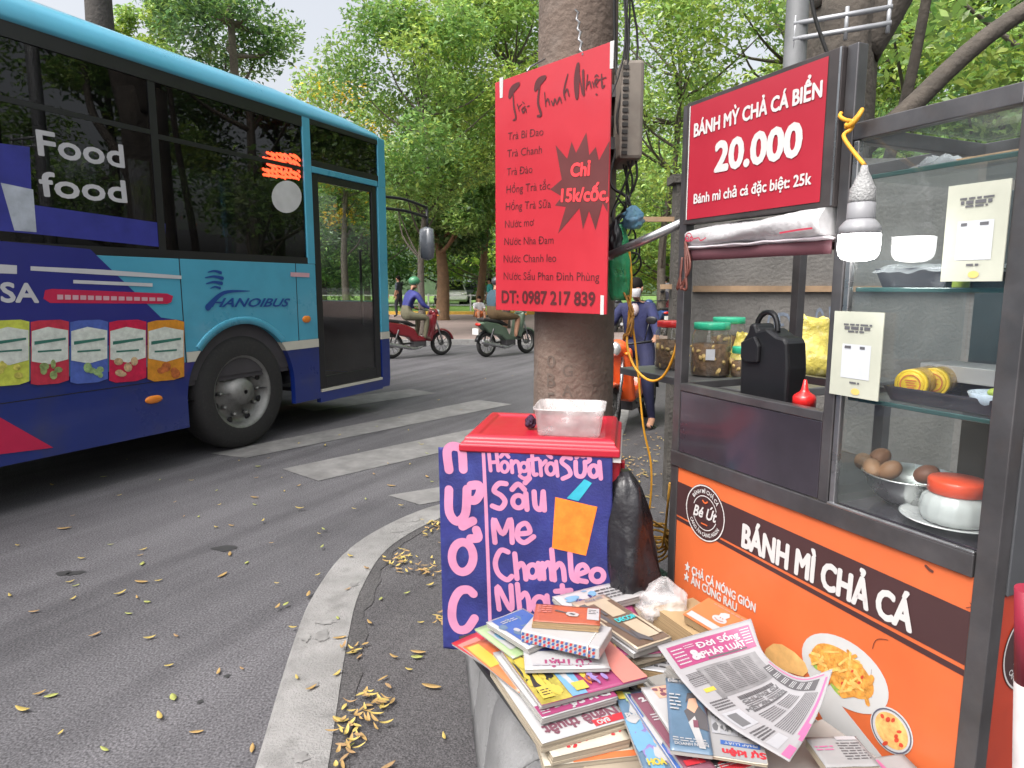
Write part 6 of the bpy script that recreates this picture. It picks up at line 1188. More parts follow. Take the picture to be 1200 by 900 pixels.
quadpaper('cream newspaper with an upside down red title and blue strap line', q2(300, 556), q2(560, 600), q2(312, 768), .538, .006, C['cream'], [('p', 'news', rect(.02, .01, .99, .99)), ('t', 'red', 'Sự kiện', (.98, .19), (.32, .17), .115, .07), ('p', 'blue', rect(.30, .25, .92, .335)), ('t', 'white', 'PHÁP LUẬT', (.88, .315), (.36, .31), .045, .04), ('p', 'grey', rect(.18, .45, .6, .95)), ('b', 'dgrey', .35, .7, .16, .22, 16), ('b', 'white', .4, .66, .14, .2, 9), ('s', 'ink', .65, .95, .4, .95, 9)], M_pgc, name='newspaper', cat='newspaper')
quadpaper('slate blue magazine cover with a man in a dark suit, tucked under the spread newspaper', q2(150, 428), q2(318, 500), q2(170, 745), .545, .010, C['slate'], [('p', 'ink', [(.42, .52), (.62, .62), (.8, .62), (.98, .5), (.98, .28), (.55, .32)]), ('p', 'skin', [(.50, .56), (.58, .72), (.74, .74), (.80, .60), (.68, .50)]), ('p', 'ink', [(.48, .64), (.55, .78), (.76, .80), (.82, .66), (.74, .72), (.58, .70)]), ('p', 'white', [(.5, .36), (.68, .46), (.85, .05), (.7, .05)]), ('p', 'maroon', rect(.62, .30, .74, .40)), ('t', 'white', 'DOANH NHÂN', (.12, .06), (.92, .07), .035, .03), ('s', 'white', .08, .9, .10, .16, 2), ('t', 'white', 'Đầu tư', (.05, .92), (.5, .92), .05, .04), ('s', 'white', .06, .35, .5, .75, 5)])
# orange boxed book leaning by the bag
a, b, c = G(*q2(226, 150), .605), G(*q2(295, 56), .625), G(*q2(482, 160), .615); ex = (c - b).normalized(); ey = (b - a); ey = (ey - ex * ey.dot(ex)); D = ey.length; ey.normalize(); W = (c - b).length
M = frame(a, ex, ey); ob = thing('orange_booklet', 'orange cook book with a white chef hat emblem lying by the clear bag', 'book', M=M, group=MG)
mb = MB(M=M); mb.box((.002, .002, -.024), (W - .002, D, -.001)); mb.build('pages', M_pgb, ob)
mb = MB(M=M); mb.box((0, 0, -.001), (W, D + .002, .001)); mb.box((0, D, -.025), (W, D + .002, -.001)); cv = mb.build('cover', C['orange'], ob)
Q = Plane(a, ex, ey); mb = MB(); flat(mb, Q, rect(.006, .006, W * .80, D * .27), .002, px=False); mb.build('title_strip', C['white'], cv)
mb = MB(); c_ = (W * .56, D * .50); flat(mb, Q, oval(c_, W * .15, D * .13, 24), .002, px=False); flat(mb, Q, [(W * .50, D * .52), (W * .63, D * .50), (W * .66, D * .74), (W * .60, D * .84), (W * .52, D * .80), (W * .47, D * .72)], .0024, px=False); mb.build('emblem', C['white'], cv)
mb = MB(); stroke(mb, Q, [(W * .47, D * .47), (W * .56, D * .43), (W * .66, D * .47)], .002, lift=.0030); flat(mb, Q, oval((W * .55, D * .56), .002, .002, 8), .0030, px=False); flat(mb, Q, oval((W * .60, D * .56), .002, .002, 8), .0030, px=False); mb.build('emblem_line', C['book'], cv)
mb = MB(); sheet_text(mb, random.Random(1), W * .2, W * .95, D * .88, D * .97, 1, .002, Q); mb.build('title', C['coral'], cv)
mb = MB(M=CM); c_ = CM.inverted() @ G(*q2(300, 175), .57); mb.box((c_.x - .1, c_.y - .07, .511), (c_.x + .10, c_.y + .06, .575)); o = thing('magazine_bundle', 'bundle of brown edged magazines propping up the orange cook book', 'magazine', M=CM @ Matrix.Translation((c_.x, c_.y, .511)), group=MG); mb.build('pages', M_pgb, o)
c_ = G(*q2(160, 215), .53); crumple('plastic_bag', 'crumpled clear plastic bag with a yellow label lying among the magazines', 'bag', (c_.x, c_.y + .06, .53), .085, .07, .115, film('clear_bag_film', (.74, .72, .73), .42, .2, .9), 17, .35, .45, MG)
# spread front page, curling up against the cart
GRID = [[(770, 757, .585), (806, 746, .60), (845, 735, .62), (880, 725, .645)], [(801, 800, .572), (840, 787, .578), (876, 776, .585), (897, 768, .600)], [(848, 846, .562), (886, 832, .566), (916, 815, .572), (937, 793, .612)], [(925, 893, .552), (945, 862, .560), (963, 825, .590), (976, 784, .645)]]
CPT = [[G(*p) for p in row] for row in GRID]
def bz(t): return ((1 - t) ** 3, 3 * t * (1 - t) ** 2, 3 * t * t * (1 - t), t ** 3)
def _cr(P, t):
    t = t * 3; i = min(2, int(t)); f = t - i; g = lambda k: P[max(0, min(3, k))]
    if i == 0: p0 = P[0] * 2 - P[1]
    else: p0 = g(i - 1)
    p3 = P[3] * 2 - P[2] if i == 2 else g(i + 2)
    p1, p2 = g(i), g(i + 1); return .5 * ((2 * p1) + (p2 - p0) * f + (2 * p0 - 5 * p1 + 4 * p2 - p3) * f * f + (3 * p1 - p0 - 3 * p2 + p3) * f ** 3)
def ns(u, v):   # u across, v down the page
    return _cr([_cr(CPT[i], u) for i in range(4)], v)
def nsl(u, v, l):
    e = .004; n_ = (ns(u + e, v) - ns(u - e, v)).cross(ns(u, v - e) - ns(u, v + e)).normalized(); 
    if n_.z < 0: n_ = -n_
    return ns(u, v) + n_ * l
np_ = thing('newspaper', 'open tabloid newspaper with a magenta masthead curling up against the orange cart panel', 'newspaper', loc=ns(.5, .5))
mb = MB(); mb.grid(lambda u, v: ns(u, 1 - v), 30, 36); sh = mb.build('sheet', mat('newsprint_white', (.27, .262, .272), .75, var=.05, vscale=8), np_, solid=.0008)
mb = MB(); mb.grid(lambda u, v: nsl(.03 + u * .96, .985 - v * .97, -.003 - .006 * u), 16, 18); mb.build('inner_sheet', C['news'], np_, solid=.0008)
def npatch(name, m, u0, u1, v0, v1, l=.0012, n=10):
    mb = MB(); mb.grid(lambda a, b: nsl(u0 + (u1 - u0) * a, v1 + (v0 - v1) * b, l), n, n); return mb.build(name, m, sh)
def ntext(mb, s, u0, u1, v, cap, fat=.05, l=.002, **k): put_text(mb, s, None, (u0, -v), (u1, -v), cap=cap, fat=fat, local=True, lift=l, warp=lambda x, y, l_: nsl(x, -y, l_), **k)
npatch('masthead', C['pink'], .06, .95, .045, .235)
mb = MB(); ntext(mb, 'Đời Sống', .34, .78, .125, .052, .018); ntext(mb, 'PHÁP LUẬT', .33, .80, .205, .052, .018); ntext(mb, '&', .235, .325, .205, .085, .03)
for (u0, u1, v0, v1, rows) in ((.08, .20, .07, .22, 5), (.82, .93, .06, .2, 6), (.22, .32, .065, .10, 2)): sheet_text(mb, random.Random(4), u0, u1, -v1, -v0, rows, .002, warp=lambda x, y, l: nsl(x, -y, l), fill=.35)
mb.build('masthead_lettering', C['white'], sh)
npatch('masthead_band', C['ink'], .36, .80, .213, .228, .0016)
npatch('photo', mat('news_photo', (.17, .165, .17), .8, var=.35, vscale=18), .18, .88, .27, .52)
mb = MB(); rr = random.Random(7)
def nrows(u0, u1, v0, v1, rows, fill=.5): sheet_text(mb, rr, u0, u1, -v1, -v0, rows, .002, warp=lambda x, y, l: nsl(x, -y, l), fill=fill)
for i in range(7): nrows(.06, .20, .29 + i * .012, .30 + i * .012, 1) if i < 4 else None
nrows(.05, .22, .52, .60, 4); nrows(.05, .22, .78, .86, 4); nrows(.30, .72, .54, .575, 1, .8); nrows(.30, .75, .66, .685, 1, .6)
for q_ in range(4): nrows(.24 + .13 * q_, .35 + .13 * q_, .29, .50, 16, .35)  # text columns that also stand for grey shading at the page fold
nrows(.05, .20, .33, .40, 5, .4); nrows(.27, .78, .82, .94, 9, .4)
for c0_, c1_ in ((.30, .50), (.53, .73)): nrows(c0_, c1_, .60, .645, 3, .4); nrows(c0_, c1_, .70, .80, 6, .4)
mb.build('news_print_and_shading', C['ink'], sh)
mb = MB(); ntext(mb, 'CHUNG CƯ', .30, .74, .60, .022, .03); ntext(mb, 'MẤT AN TOÀN', .26, .74, .66, .022, .03); mb.build('headline', C['dgrey'], sh)
npatch('news_picture', C['grey'], .05, .22, .62, .755, .0014); npatch('news_picture', C['dgrey'], .07, .16, .64, .74, .0018, 5); npatch('news_picture', C['grey'], .05, .22, .87, .93, .0014)
npatch('side_column', C['ink'], .80, .93, .42, .90, .0014, 14)
mb = MB()
for i in range(6): sheet_text(mb, rr, .82, .915, -(.48 + i * .072), -(.435 + i * .072), 3, .0022, warp=lambda x, y, l: nsl(x, -y, l), fill=.5)
mb.build('side_lettering', C['white'], sh)
for (u0, u1, v0, v1) in ((.955, .97, .40, .93), (.30, .93, .955, .975), (.02, .16, .955, .995), (.25, .45, .975, .998)): npatch('pink_rule', C['midpink'], u0, u1, v0, v1, .0014)
npatch('yellow_spot', C['yellow'], .10, .20, .425, .455, .0014, 4)
# ================================================================== PEOPLE AND MOTORBIKES
M_skin = mat('skin', (.42, .22, .14), .55, var=.05); M_hair = mat('hair_black', (.010, .008, .007), .75, var=.2, spec=.15)
def body_mesh(name, J, E, bonemat, mats, parent, M):
    """one continuous figure: J joint -> (position, radius), E bones (a, b, material index); grown as a skin, then smoothed"""
    names = list(J); me = bpy.data.meshes.new('grow'); me.from_pydata([J[k][0] for k in names], [(names.index(a), names.index(b)) for a, b, _ in E], [])
    o = bpy.data.objects.new('grow', me); COL.objects.link(o); o.modifiers.new('skin', 'SKIN'); 
    for i, k in enumerate(names):
        r = J[k][1]; sv = me.skin_vertices[0].data[i]; sv.radius = (r, r) if not hasattr(r, '__len__') else r; sv.use_root = (k == 'pelvis')
    s = o.modifiers.new('sub', 'SUBSURF'); s.levels = 2; s.render_levels = 2
    dg = bpy.context.evaluated_depsgraph_get(); m2 = bpy.data.meshes.new_from_object(o.evaluated_get(dg)); bpy.data.objects.remove(o); bpy.data.meshes.remove(me)
    m2.name = name; m2.materials.clear()
    for m in mats: m2.materials.append(m)
    segs = [(Vector(J[a][0]), Vector(J[b][0]), mi) for a, b, mi in E]
    for p in m2.polygons:
        c = p.center; best = None
        for a, b, mi in segs:
            d = b - a; t = max(0, min(1, (c - a).dot(d) / max(1e-9, d.length_squared))); q = (c - a - d * t).length
            if best is None or q < best[0]: best = (q, mi)
        p.material_index = best[1]; p.use_smooth = True
    ob = bpy.data.objects.new(name, m2); COL.objects.link(ob); ob.parent = parent; WM[ob] = WM[parent]; return ob
def head_parts(parent, M, c, fwd, hair=True, mask=False, helmet=None, face=True, sc_=1.0):
    """face, hair or helmet on a head centred at c (local), looking along fwd"""
    f = Vector(fwd).normalized(); s = Vector((0, 0, 1)).cross(f).normalized(); u = f.cross(s); R = Matrix((f, s, u)).transposed(); c = Vector(c); L = lambda a, b, d: c + R @ Vector((a, b, d)) * sc_
    if hair and not helmet:
        mb = MB(M=M); mb.ell(L(-.022, 0, .032), (.098 * sc_, .086 * sc_, .105 * sc_), 18, 12, R); mb.ell(L(-.09, 0, -.01), (.045 * sc_, .05 * sc_, .06 * sc_), 12, 8, R); mb.build('hair', M_hair, parent)
    if helmet:
        mb = MB(M=M); mb.ell(L(-.008, 0, .045), (.125 * sc_, .118 * sc_, .105 * sc_), 20, 12, R); mb.ell(L(.075, 0, .03), (.07 * sc_, .095 * sc_, .018 * sc_), 14, 8, R); mb.build('helmet', helmet, parent)
    if face:
        mb = MB(M=M)
        for sd in (-1, 1): mb.ell(L(.083, sd * .032, .012), (.010 * sc_, .015 * sc_, .008 * sc_), 10, 6, R); mb.ell(L(.086, sd * .033, .033), (.008 * sc_, .022 * sc_, .005 * sc_), 8, 6, R)
        mb.build('eyes', M_hair, parent)
    if mask:
        mb = MB(M=M); rings = []
        for i in range(9):
            f_ = i / 8; z = -.095 + .092 * f_; ring = []
            for k in range(13): a = -1.35 + 2.7 * k / 12; rr_ = .088 + .022 * math.sin(math.pi * (.25 + .6 * f_)) * max(0, math.cos(a)) - .02 * (1 - f_) ** 2; ring.append(L(rr_ * math.cos(a) + .004, rr_ * .92 * math.sin(a), z + .012 * abs(math.sin(a)) * (f_ - .3)))
            rings.append(ring)
        for a, b in zip(rings, rings[1:]):
            k = mb.pts(a + b); n = len(a)
            for i in range(n - 1): mb.face((k + i, k + i + 1, k + n + i + 1, k + n + i), True)
        mb.build('face_mask', mat('mask_white', (.68, .68, .70), .8, var=.05), parent, solid=.003)
def figure(name_label, group, M, P, top, legs, sleeve_long=True, long_legs=True, shoe=None, **hk):
    """P: posed joint positions (local). Returns the person thing."""
    t = thing('person', name_label, 'person', M=M, group=group); S_ = 1 if sleeve_long else 2; G_ = 1
    J = dict(pelvis=(P['pelvis'], .115), waist=(Vector(P['pelvis']).lerp(Vector(P['chest']), .45), .125), chest=(P['chest'], (.155, .140)), neck=(P['neck'], .050), head0=(Vector(P['neck']).lerp(Vector(P['head']), .45), .062), head=(P['head'], .092), crown=(Vector(P['head']) + Vector((-.012, 0, .065)), .078))
    E = [('pelvis', 'waist', 1), ('waist', 'chest', 0), ('chest', 'neck', 0), ('neck', 'head0', 3), ('head0', 'head', 3), ('head', 'crown', 3)]
    for s in 'lr':
        J['sh' + s] = (P['sh' + s], .076); J['el' + s] = (P['el' + s], .054); J['wr' + s] = (P['wr' + s], .032)
        E += [('chest', 'sh' + s, 0), ('sh' + s, 'el' + s, 0 if True else 3), ('el' + s, 'wr' + s, 0 if sleeve_long else 3)]
        wr, el = Vector(P['wr' + s]), Vector(P['el' + s]); d = (wr - el).normalized(); hd = Vector(P.get('hd' + s, tuple(d))).normalized(); J['hand' + s] = (wr + hd * .055, (.034, .022)); E.append(('wr' + s, 'hand' + s, 3))
        side_ = hd.cross(Vector((0, 0, 1))).normalized() if abs(hd.z) < .9 else Vector((0, 1, 0))
        for i, (o_, L) in enumerate(((-.024, .058), (-.008, .068), (.009, .064), (.024, .050))):
            b0 = wr + hd * .075 + side_ * o_; J[f'f{s}{i}'] = (b0, .0095); J[f'g{s}{i}'] = (b0 + hd * L * .55 + Vector((0, 0, -.008)), .0088); J[f'h{s}{i}'] = (b0 + hd * L * .75 + Vector((0, 0, -.035)), .0078)
            E += [('hand' + s, f'f{s}{i}', 3), (f'f{s}{i}', f'g{s}{i}', 3), (f'g{s}{i}', f'h{s}{i}', 3)]
        tb0 = wr + hd * .035 + side_ * (-.034 if s == 'l' else .034) * 1.0; J['t' + s] = (tb0, .011); J['u' + s] = (tb0 + hd * .035 + Vector((0, 0, -.018)), .009); E += [('wr' + s, 't' + s, 3), ('t' + s, 'u' + s, 3)]
        J['hip' + s] = (P['hip' + s], .108); J['kn' + s] = (P['kn' + s], .076); J['an' + s] = (P['an' + s], .043); J['to' + s] = (P['to' + s], (.040, .028))
        E += [('pelvis', 'hip' + s, 1), ('hip' + s, 'kn' + s, 1), ('kn' + s, 'an' + s, 1 if long_legs else 3), ('an' + s, 'to' + s, 2)]
    body_mesh('body', J, E, None, [top, legs, shoe or M_skin, M_skin], t, M)
    mb = MB(M=M); f = Vector(hk.get('fwd', (1, 0, 0))).normalized(); h = Vector(P['head']); s = Vector((0, 0, 1)).cross(f)
    mb.ell(h + f * .088 + Vector((0, 0, -.012)), (.016, .014, .022), 10, 8)
    for sd in (-1, 1): mb.ell(h + s * sd * .088 + Vector((0, 0, -.005)), (.016, .010, .03), 8, 8)
    mb.build('face_features', M_skin, t)
    head_parts(t, M, P['head'], f, hair=hk.get('hair', True), mask=hk.get('mask', False), helmet=hk.get('helmet'))
    return t
def motorbike(lab, cat, M, col, seatm, lamp_front=True, plate=True, scooter=True, group=None, steer=0.0):
    """local: x forward, y left, z up; origin on the ground midway between the wheels"""
    t = thing('motorbike', lab, cat, M=M, group=group); R_w = .275; wb = .62
    for x in (-wb, wb):
        MM = M @ Matrix.Translation((x, 0, R_w)); mb = MB(M=MM); mb.lathe([(.195, -.035), (.235, -.045), (.265, -.03), (.275, 0), (.265, .03), (.235, .045), (.195, .035)], n=30, axis='Y', caps=False); w_ = mb.build('wheel', M_rub, t)
        mb = MB(M=MM); mb.lathe([(.205, -.03), (.185, -.02), (.185, .02), (.205, .03)], n=30, axis='Y', caps=False); mb.lathe([(.045, -.05), (.05, -.04), (.05, .04), (.045, .05)], n=14, axis='Y'); 
        for k in range(10): a = 2 * math.pi * k / 10; mb.tube([(.04 * math.cos(a), 0, .04 * math.sin(a)), (.19 * math.cos(a), 0, .19 * math.sin(a))], .006, 5)
        mb.build('rim', M_steel, w_)
    def sidebody(name, P, hw, m, bev=.03): mb = MB(M=M); mb.ext(P, -hw, hw, 1); return mb.build(name, m, t, bevel=bev)
    sidebody('body', [(-.88, .74), (-.60, .52), (-.25, .44), (-.12, .34), (.18, .33), (.22, .40), (-.02, .48), (-.10, .62), (-.32, .72), (-.70, .80)], .115, col, .035)
    sidebody('leg_shield', [(.17, .35), (.30, .33), (.36, .50), (.46, .88), (.40, .98), (.34, .92), (.26, .56)], .16, col, .04)
    mb = MB(M=M); mb.ell((.43, 0, .955), (.11, .13, .095), 18, 12); mb.build('headset', col, t)
    sidebody('seat', [(-.80, .79), (-.30, .735), (-.08, .655), (-.06, .70), (-.28, .80), (-.55, .83), (-.80, .86)], .12, seatm, .035)
    mb = MB(M=M); mb.rings([[(wb + r_ * math.cos(a), y, R_w + r_ * math.sin(a)) for r_, y in ((.285, -.07), (.315, -.05), (.325, 0), (.315, .05), (.285, .07))] for a in [.25 + 2.2 * i / 12 for i in range(13)]], False); mb.build('front_mudguard', col, t, solid=.006)
    mb = MB(M=M); mb.rings([[(-wb + r_ * math.cos(a), y, R_w + r_ * math.sin(a)) for r_, y in ((.30, -.06), (.32, 0), (.30, .06))] for a in [1.2 + 1.7 * i / 10 for i in range(11)]], False); mb.build('rear_mudguard', M_blk, t, solid=.006)
    for y in (-.085, .085): mb = MB(M=M); mb.tube([(wb, y, R_w), (.50, y, .62), (.44, y * .8, .86)], .02, 8); mb.build('fork', M_lsteel, t)
    mb = MB(M=M); mb.tube([(-wb, .09, R_w), (-.50, .11, .62)], .022, 8); mb.tube([(-wb, -.09, R_w), (-.50, -.11, .62)], .022, 8); mb.tube([(-wb, .09, R_w), (.05, .10, .30)], .025, 8); mb.box((-.12, -.10, .22), (.18, .10, .36)); mb.build('engine', M_dsteel, t, bevel=.01)
    mb = MB(M=M); mb.tube(smooth_path([(.10, -.12, .24), (-.15, -.15, .20), (-.45, -.16, .26), (-.92, -.17, .36)], 4), [.018, .018, .02, .024, .03, .036, .04, .042, .042, .042, .042, .042, .042], 10); mb.build('exhaust', M_lsteel, t)
    mb = MB(M=M); mb.tube(smooth_path([(.18, .36, 1.03), (.30, .27, 1.02), (.39, .10, 1.0), (.39, -.10, 1.0), (.30, -.27, 1.02), (.18, -.36, 1.03)], 4), .014, 8); hb = mb.build('handlebar', M_blk, t)
    for s in (1, -1):
        mb = MB(M=M); mb.tube([(.26, .25 * s, 1.02), (.28, .30 * s, 1.22)], .006, 6); mb.ell((.28, .33 * s, 1.26), (.012, .065, .045), 14, 8); mb.build('mirror', M_blk, hb)
    mb = MB(M=M); mb.lathe([(.02, .05), (.065, .045), (.08, .02), (.082, .0), (.06, -.05), (.02, -.06)], (.52, 0, .95), 20, axis='X'); mb.build('headlight', mat('lamp_chrome', (.62, .62, .60), .15, metal=.6, coat=.6), t)
    mb = MB(M=M); mb.ell((-.86, 0, .72), (.04, .09, .04), 14, 8); mb.build('tail_light', mat('lens_red', (.5, .02, .01), .2, coat=.6), t)
    for s in (1, -1): mb = MB(M=M); mb.ell((.46, .13 * s, .90), (.03, .04, .022), 10, 6); mb.build('turn_signal', M_oran, t)
    if plate: mb = MB(M=M); mb.box((-.94, -.10, .50), (-.93, .10, .64)); mb.build('number_plate', mat('plate_pale', (.62, .62, .6), .5), t, bevel=.004)
    return t
def pose_ride(dx=0.0, foot_side=None, lean=.10, back=0.0):
    P = dict(pelvis=(-.30, 0, .92), chest=(-.22 + lean, 0, 1.28), neck=(-.18 + lean, 0, 1.45), head=(-.13 + lean, 0, 1.60), hipl=(-.24, .11, .90), hipr=(-.24, -.11, .90), knl=(.16, .20, .86), knr=(.16, -.20, .86), anl=(.10, .18, .44), anr=(.10, -.18, .44), tol=(.25, .19, .39), tor=(.25, -.19, .39),
        shl=(-.19 + lean, .185, 1.37), shr=(-.19 + lean, -.185, 1.37), ell=(.0, .30, 1.14), elr=(.0, -.30, 1.14), wrl=(.12, .34, 1.06), wrr=(.12, -.34, 1.06), hdl=(1, .1, -.1), hdr=(1, -.1, -.1))
    for k in ('pelvis', 'chest', 'neck', 'head', 'hipl', 'hipr', 'shl', 'shr', 'ell', 'elr'): P[k] = (P[k][0] - back, P[k][1], P[k][2])
    return P
def bikeM(px, py, ang, lift=0): g = G(px, py, lift); return Matrix.Translation(g) @ Matrix.Rotation(R_(ang), 4, 'Z')
M_seat_b = mat('seat_vinyl', (.02, .019, .019), .55); MR = mat('scooter_red', (.20, .010, .018), .3, coat=.5, var=.05); MGn = mat('bike_green', (.10, .145, .10), .35, coat=.4); MOr = mat('scooter_orange', (.72, .10, .02), .3, coat=.5, var=.06); MBk = mat('bike_dark', (.03, .03, .035), .35, coat=.3); MBl = mat('bike_blue', (.04, .08, .22), .35, coat=.4)
CL = lambda n, c: mat('cloth_' + n, c, .85, var=.18, vscale=9, bump=.3, bscale=30)
# red scooter with rider in blue
B1 = bikeM(489, 418, 38) @ Matrix.Scale(.92, 4); motorbike('dark red scooter ridden past the front of the bus', 'motorbike', B1, MR, M_seat_b)
figure('person in a blue jacket and green helmet riding the dark red scooter', 'riders on the road', B1, pose_ride(), CL('blue', (.016, .034, .11)), CL('khaki', (.13, .12, .075)), shoe=CL('brown', (.10, .05, .04)), helmet=mat('helmet_green', (.05, .20, .10), .4, coat=.3))
# green motorbike seen from behind, rider in shorts
B2 = bikeM(594, 416, 44) @ Matrix.Scale(.92, 4); motorbike('greenish underbone motorbike with pale number plate passing behind the concrete pole', 'motorbike', B2, MGn, M_seat_b)
figure('person in a dark teal shirt and brown shorts riding the greenish motorbike', 'riders on the road', B2, pose_ride(lean=-.02, back=.14), CL('teal', (.035, .07, .095)), CL('shorts', (.12, .075, .035)), long_legs=False, shoe=M_blk, helmet=mat('helmet_dark', (.05, .05, .06), .4, coat=.3))
# masked woman sitting on an orange scooter by the kerb, one foot down
g = G(742, 505); ang = math.degrees(math.atan2(-.87, -.50)); B3 = Matrix.Translation(Vector((g.x, g.y + .25, 0))) @ Matrix.Rotation(R_(ang), 4, 'Z') @ Matrix.Scale(.87, 4)
motorbike('orange red scooter with round chrome headlamp stopped on the pavement', 'motorbike', B3, MOr, M_seat_b, plate=False)
P = pose_ride(lean=.04); P.update(anl=(-.02, .27, .10), knl=(.10, .24, .55), tol=(.14, .29, .035), hipl=(-.22, .13, .86), pelvis=(-.28, 0, .88))
wm = figure('woman in navy clothes and a white face mask sitting on the orange scooter', None, B3, P, CL('navy', (.022, .026, .085)), CL('navy_trousers', (.018, .02, .06)), shoe=M_skin, mask=True)
mb = MB(M=B3); mb.ell((.05, .28, .016), (.15, .055, .014), 18, 8); mb.tube([(.06, .235, .03), (.06, .28, .085), (.06, .325, .03)], .012, 6); mb.tube([(.12, .245, .03), (.12, .29, .06), (.12, .335, .03)], .012, 6); mb.build('sandal', M_blk, wm)
mb = MB(M=B3); mb.ell((-.095, 0, 1.36), (.05, .055, .08), 12, 8); mb.build('collar', mat('blouse_pale', (.55, .45, .45), .8), wm)
# seated child and passers by in the park
def simple_person(px, py, h, lab, top, legs, yaw, sit=False, grp='people in the park'):
    g = G(px, py, .12 if not sit else .26); M = Matrix.Translation(g) @ Matrix.Rotation(R_(yaw), 4, 'Z') @ Matrix.Scale(h / 1.7, 4)
    if sit: P = dict(pelvis=(0, 0, .12), chest=(.04, 0, .48), neck=(.07, 0, .66), head=(.10, 0, .80), hipl=(.06, .10, .10), hipr=(.06, -.10, .10), knl=(.42, .14, .28), knr=(.42, -.14, .28), anl=(.46, .13, -.16), anr=(.46, -.13, -.16), tol=(.60, .14, -.22), tor=(.60, -.14, -.22), shl=(.05, .18, .57), shr=(.05, -.18, .57), ell=(.16, .24, .36), elr=(.16, -.24, .36), wrl=(.36, .13, .34), wrr=(.36, -.13, .34))
    else: P = dict(pelvis=(0, 0, .92), chest=(.01, 0, 1.28), neck=(.01, 0, 1.46), head=(.03, 0, 1.60), hipl=(0, .10, .88), hipr=(0, -.10, .88), knl=(.10, .10, .48), knr=(-.04, -.10, .48), anl=(.06, .10, .09), anr=(-.16, -.10, .11), tol=(.20, .11, .035), tor=(-.02, -.11, .035), shl=(0, .18, 1.38), shr=(0, -.18, 1.38), ell=(-.02, .24, 1.12), elr=(.02, -.24, 1.12), wrl=(.06, .25, .90), wrr=(.10, -.25, .90))
    figure(lab, grp, M, P, top, legs, sleeve_long=False, long_legs=not sit, shoe=M_blk)
simple_person(561, 372, 1.45, 'person in a white top and orange shorts sitting on the yellow kerb', CL('white', (.55, .55, .58)), CL('orange', (.60, .18, .06)), -70, True)
for px, h, lab, c1, c2, yaw in ((452, 1.65, 'person in a red shirt standing in the park behind the blue rider', (.45, .05, .04), (.05, .05, .08), 20), (468, 1.7, 'person in a dark shirt standing beside the red shirted one', (.05, .06, .08), (.04, .04, .05), 160), (574, 1.6, 'person in a turquoise shirt near the leaning tree', (.05, .38, .36), (.3, .3, .32), 200), (779, 1.65, 'person in a grey shirt far behind the masked woman', (.25, .25, .27), (.05, .05, .07), 90), (795, 1.7, 'person in a pale shirt far behind, next to the gate post', (.5, .45, .42), (.06, .06, .1), 250)):
    simple_person(px, 371.5, h, lab, CL('shirt_%d' % px, c1), CL('legs_%d' % px, c2), yaw)
# parked bikes far right and across
bl_ = ['dark parked motorbike behind the masked woman on the left', 'blue parked motorbike just right of the masked woman', 'red parked motorbike beside the gate post']
for (px, py, a, m, lab) in ((722, 392, 80, MBk, bl_[0]), (766, 396, 100, MBl, bl_[1]), (790, 395, 95, MR, bl_[2])): motorbike(lab, 'motorbike', bikeM(px, py, a), m, M_seat_b, group='motorbikes parked across the road')
# cars
def car(lab, M, col):
    t = thing('car', lab, 'car', M=M); mb = MB(M=M)
    low = [(-2.15, .35), (-2.2, .62), (-2.1, .92), (-1.1, 1.0), (1.0, .98), (1.9, .86), (2.15, .70), (2.2, .4), (2.0, .28), (-2.0, .28)]; mb.ext(low, -.86, .86, 1); mb.build('body', col, t, bevel=.08)
    cab = [(-2.0, .95), (-1.6, 1.5), (-.2, 1.58), (.45, 1.5), (1.15, .95)]; mb = MB(M=M); mb.prism([(x, -.80 + .12 * (z > 1.2), z) for x, z in cab], [(x, .80 - .12 * (z > 1.2), z) for x, z in cab]); mb.build('cabin', mat('car_glass_dark', (.02, .025, .03), .08, coat=.8), t, bevel=.03)
    mb = MB(M=M); mb.prism([(x, -.70, 1.5 + (.1 if -1.6 < x < .4 else 0)) for x in (-1.65, -.2, .48)], [(x, .70, 1.5 + (.1 if -1.6 < x < .4 else 0)) for x in (-1.65, -.2, .48)]); mb.build('roof', col, t)
    for s in (-1, 1):
        for P in ([(1.17, .96), (.47, 1.52)], [(-.35, .97), (-.35, 1.57)], [(-2.02, .96), (-1.62, 1.52)]): mb = MB(M=M); mb.tube([(P[0][0], .82 * s, P[0][1]), (P[1][0], .70 * s, P[1][1])], .035, 8); mb.build('pillar', col, t)
        for x in (-1.35, 1.35):
            MM = M @ Matrix.Translation((x, .80 * s, .32)); mb = MB(M=MM); mb.lathe([(.2, -.09), (.31, -.1), (.325, 0), (.31, .1), (.2, .09)], n=24, axis='Y', caps=False); w_ = mb.build('wheel', M_rub, t); mb = MB(M=MM); mb.lathe([(.21, -.08), (.18, -.06), (.05, -.085), (.01, -.09)], n=20, axis='Y', caps=False); mb.lathe([(.01, .09), (.05, .085), (.18, .06), (.21, .08)], n=20, axis='Y', caps=False); mb.build('rim', M_steel, w_)
        mb = MB(M=M); mb.ell((2.12, .62 * s, .72), (.08, .17, .07), 12, 8); mb.build('headlight', MATS['lamp_chrome'], t); mb = MB(M=M); mb.ell((-2.14, .65 * s, .80), (.06, .15, .08), 12, 8); mb.build('tail_light', MATS['lens_red'], t)
    return t
car('black car passing on the far side of the bus, seen through its door', Matrix.Translation((-4.15, 9.3, 0)) @ Matrix.Rotation(math.atan2(bd.y, bd.x), 4, 'Z'), mat('car_black', (.015, .016, .018), .2, coat=.7))
car('white car parked far away beyond the lawn, left of the leaning tree', Matrix.Translation((-3.9, 43, .2)) @ Matrix.Rotation(R_(-80), 4, 'Z'), mat('car_white', (.62, .62, .62), .3, coat=.5))
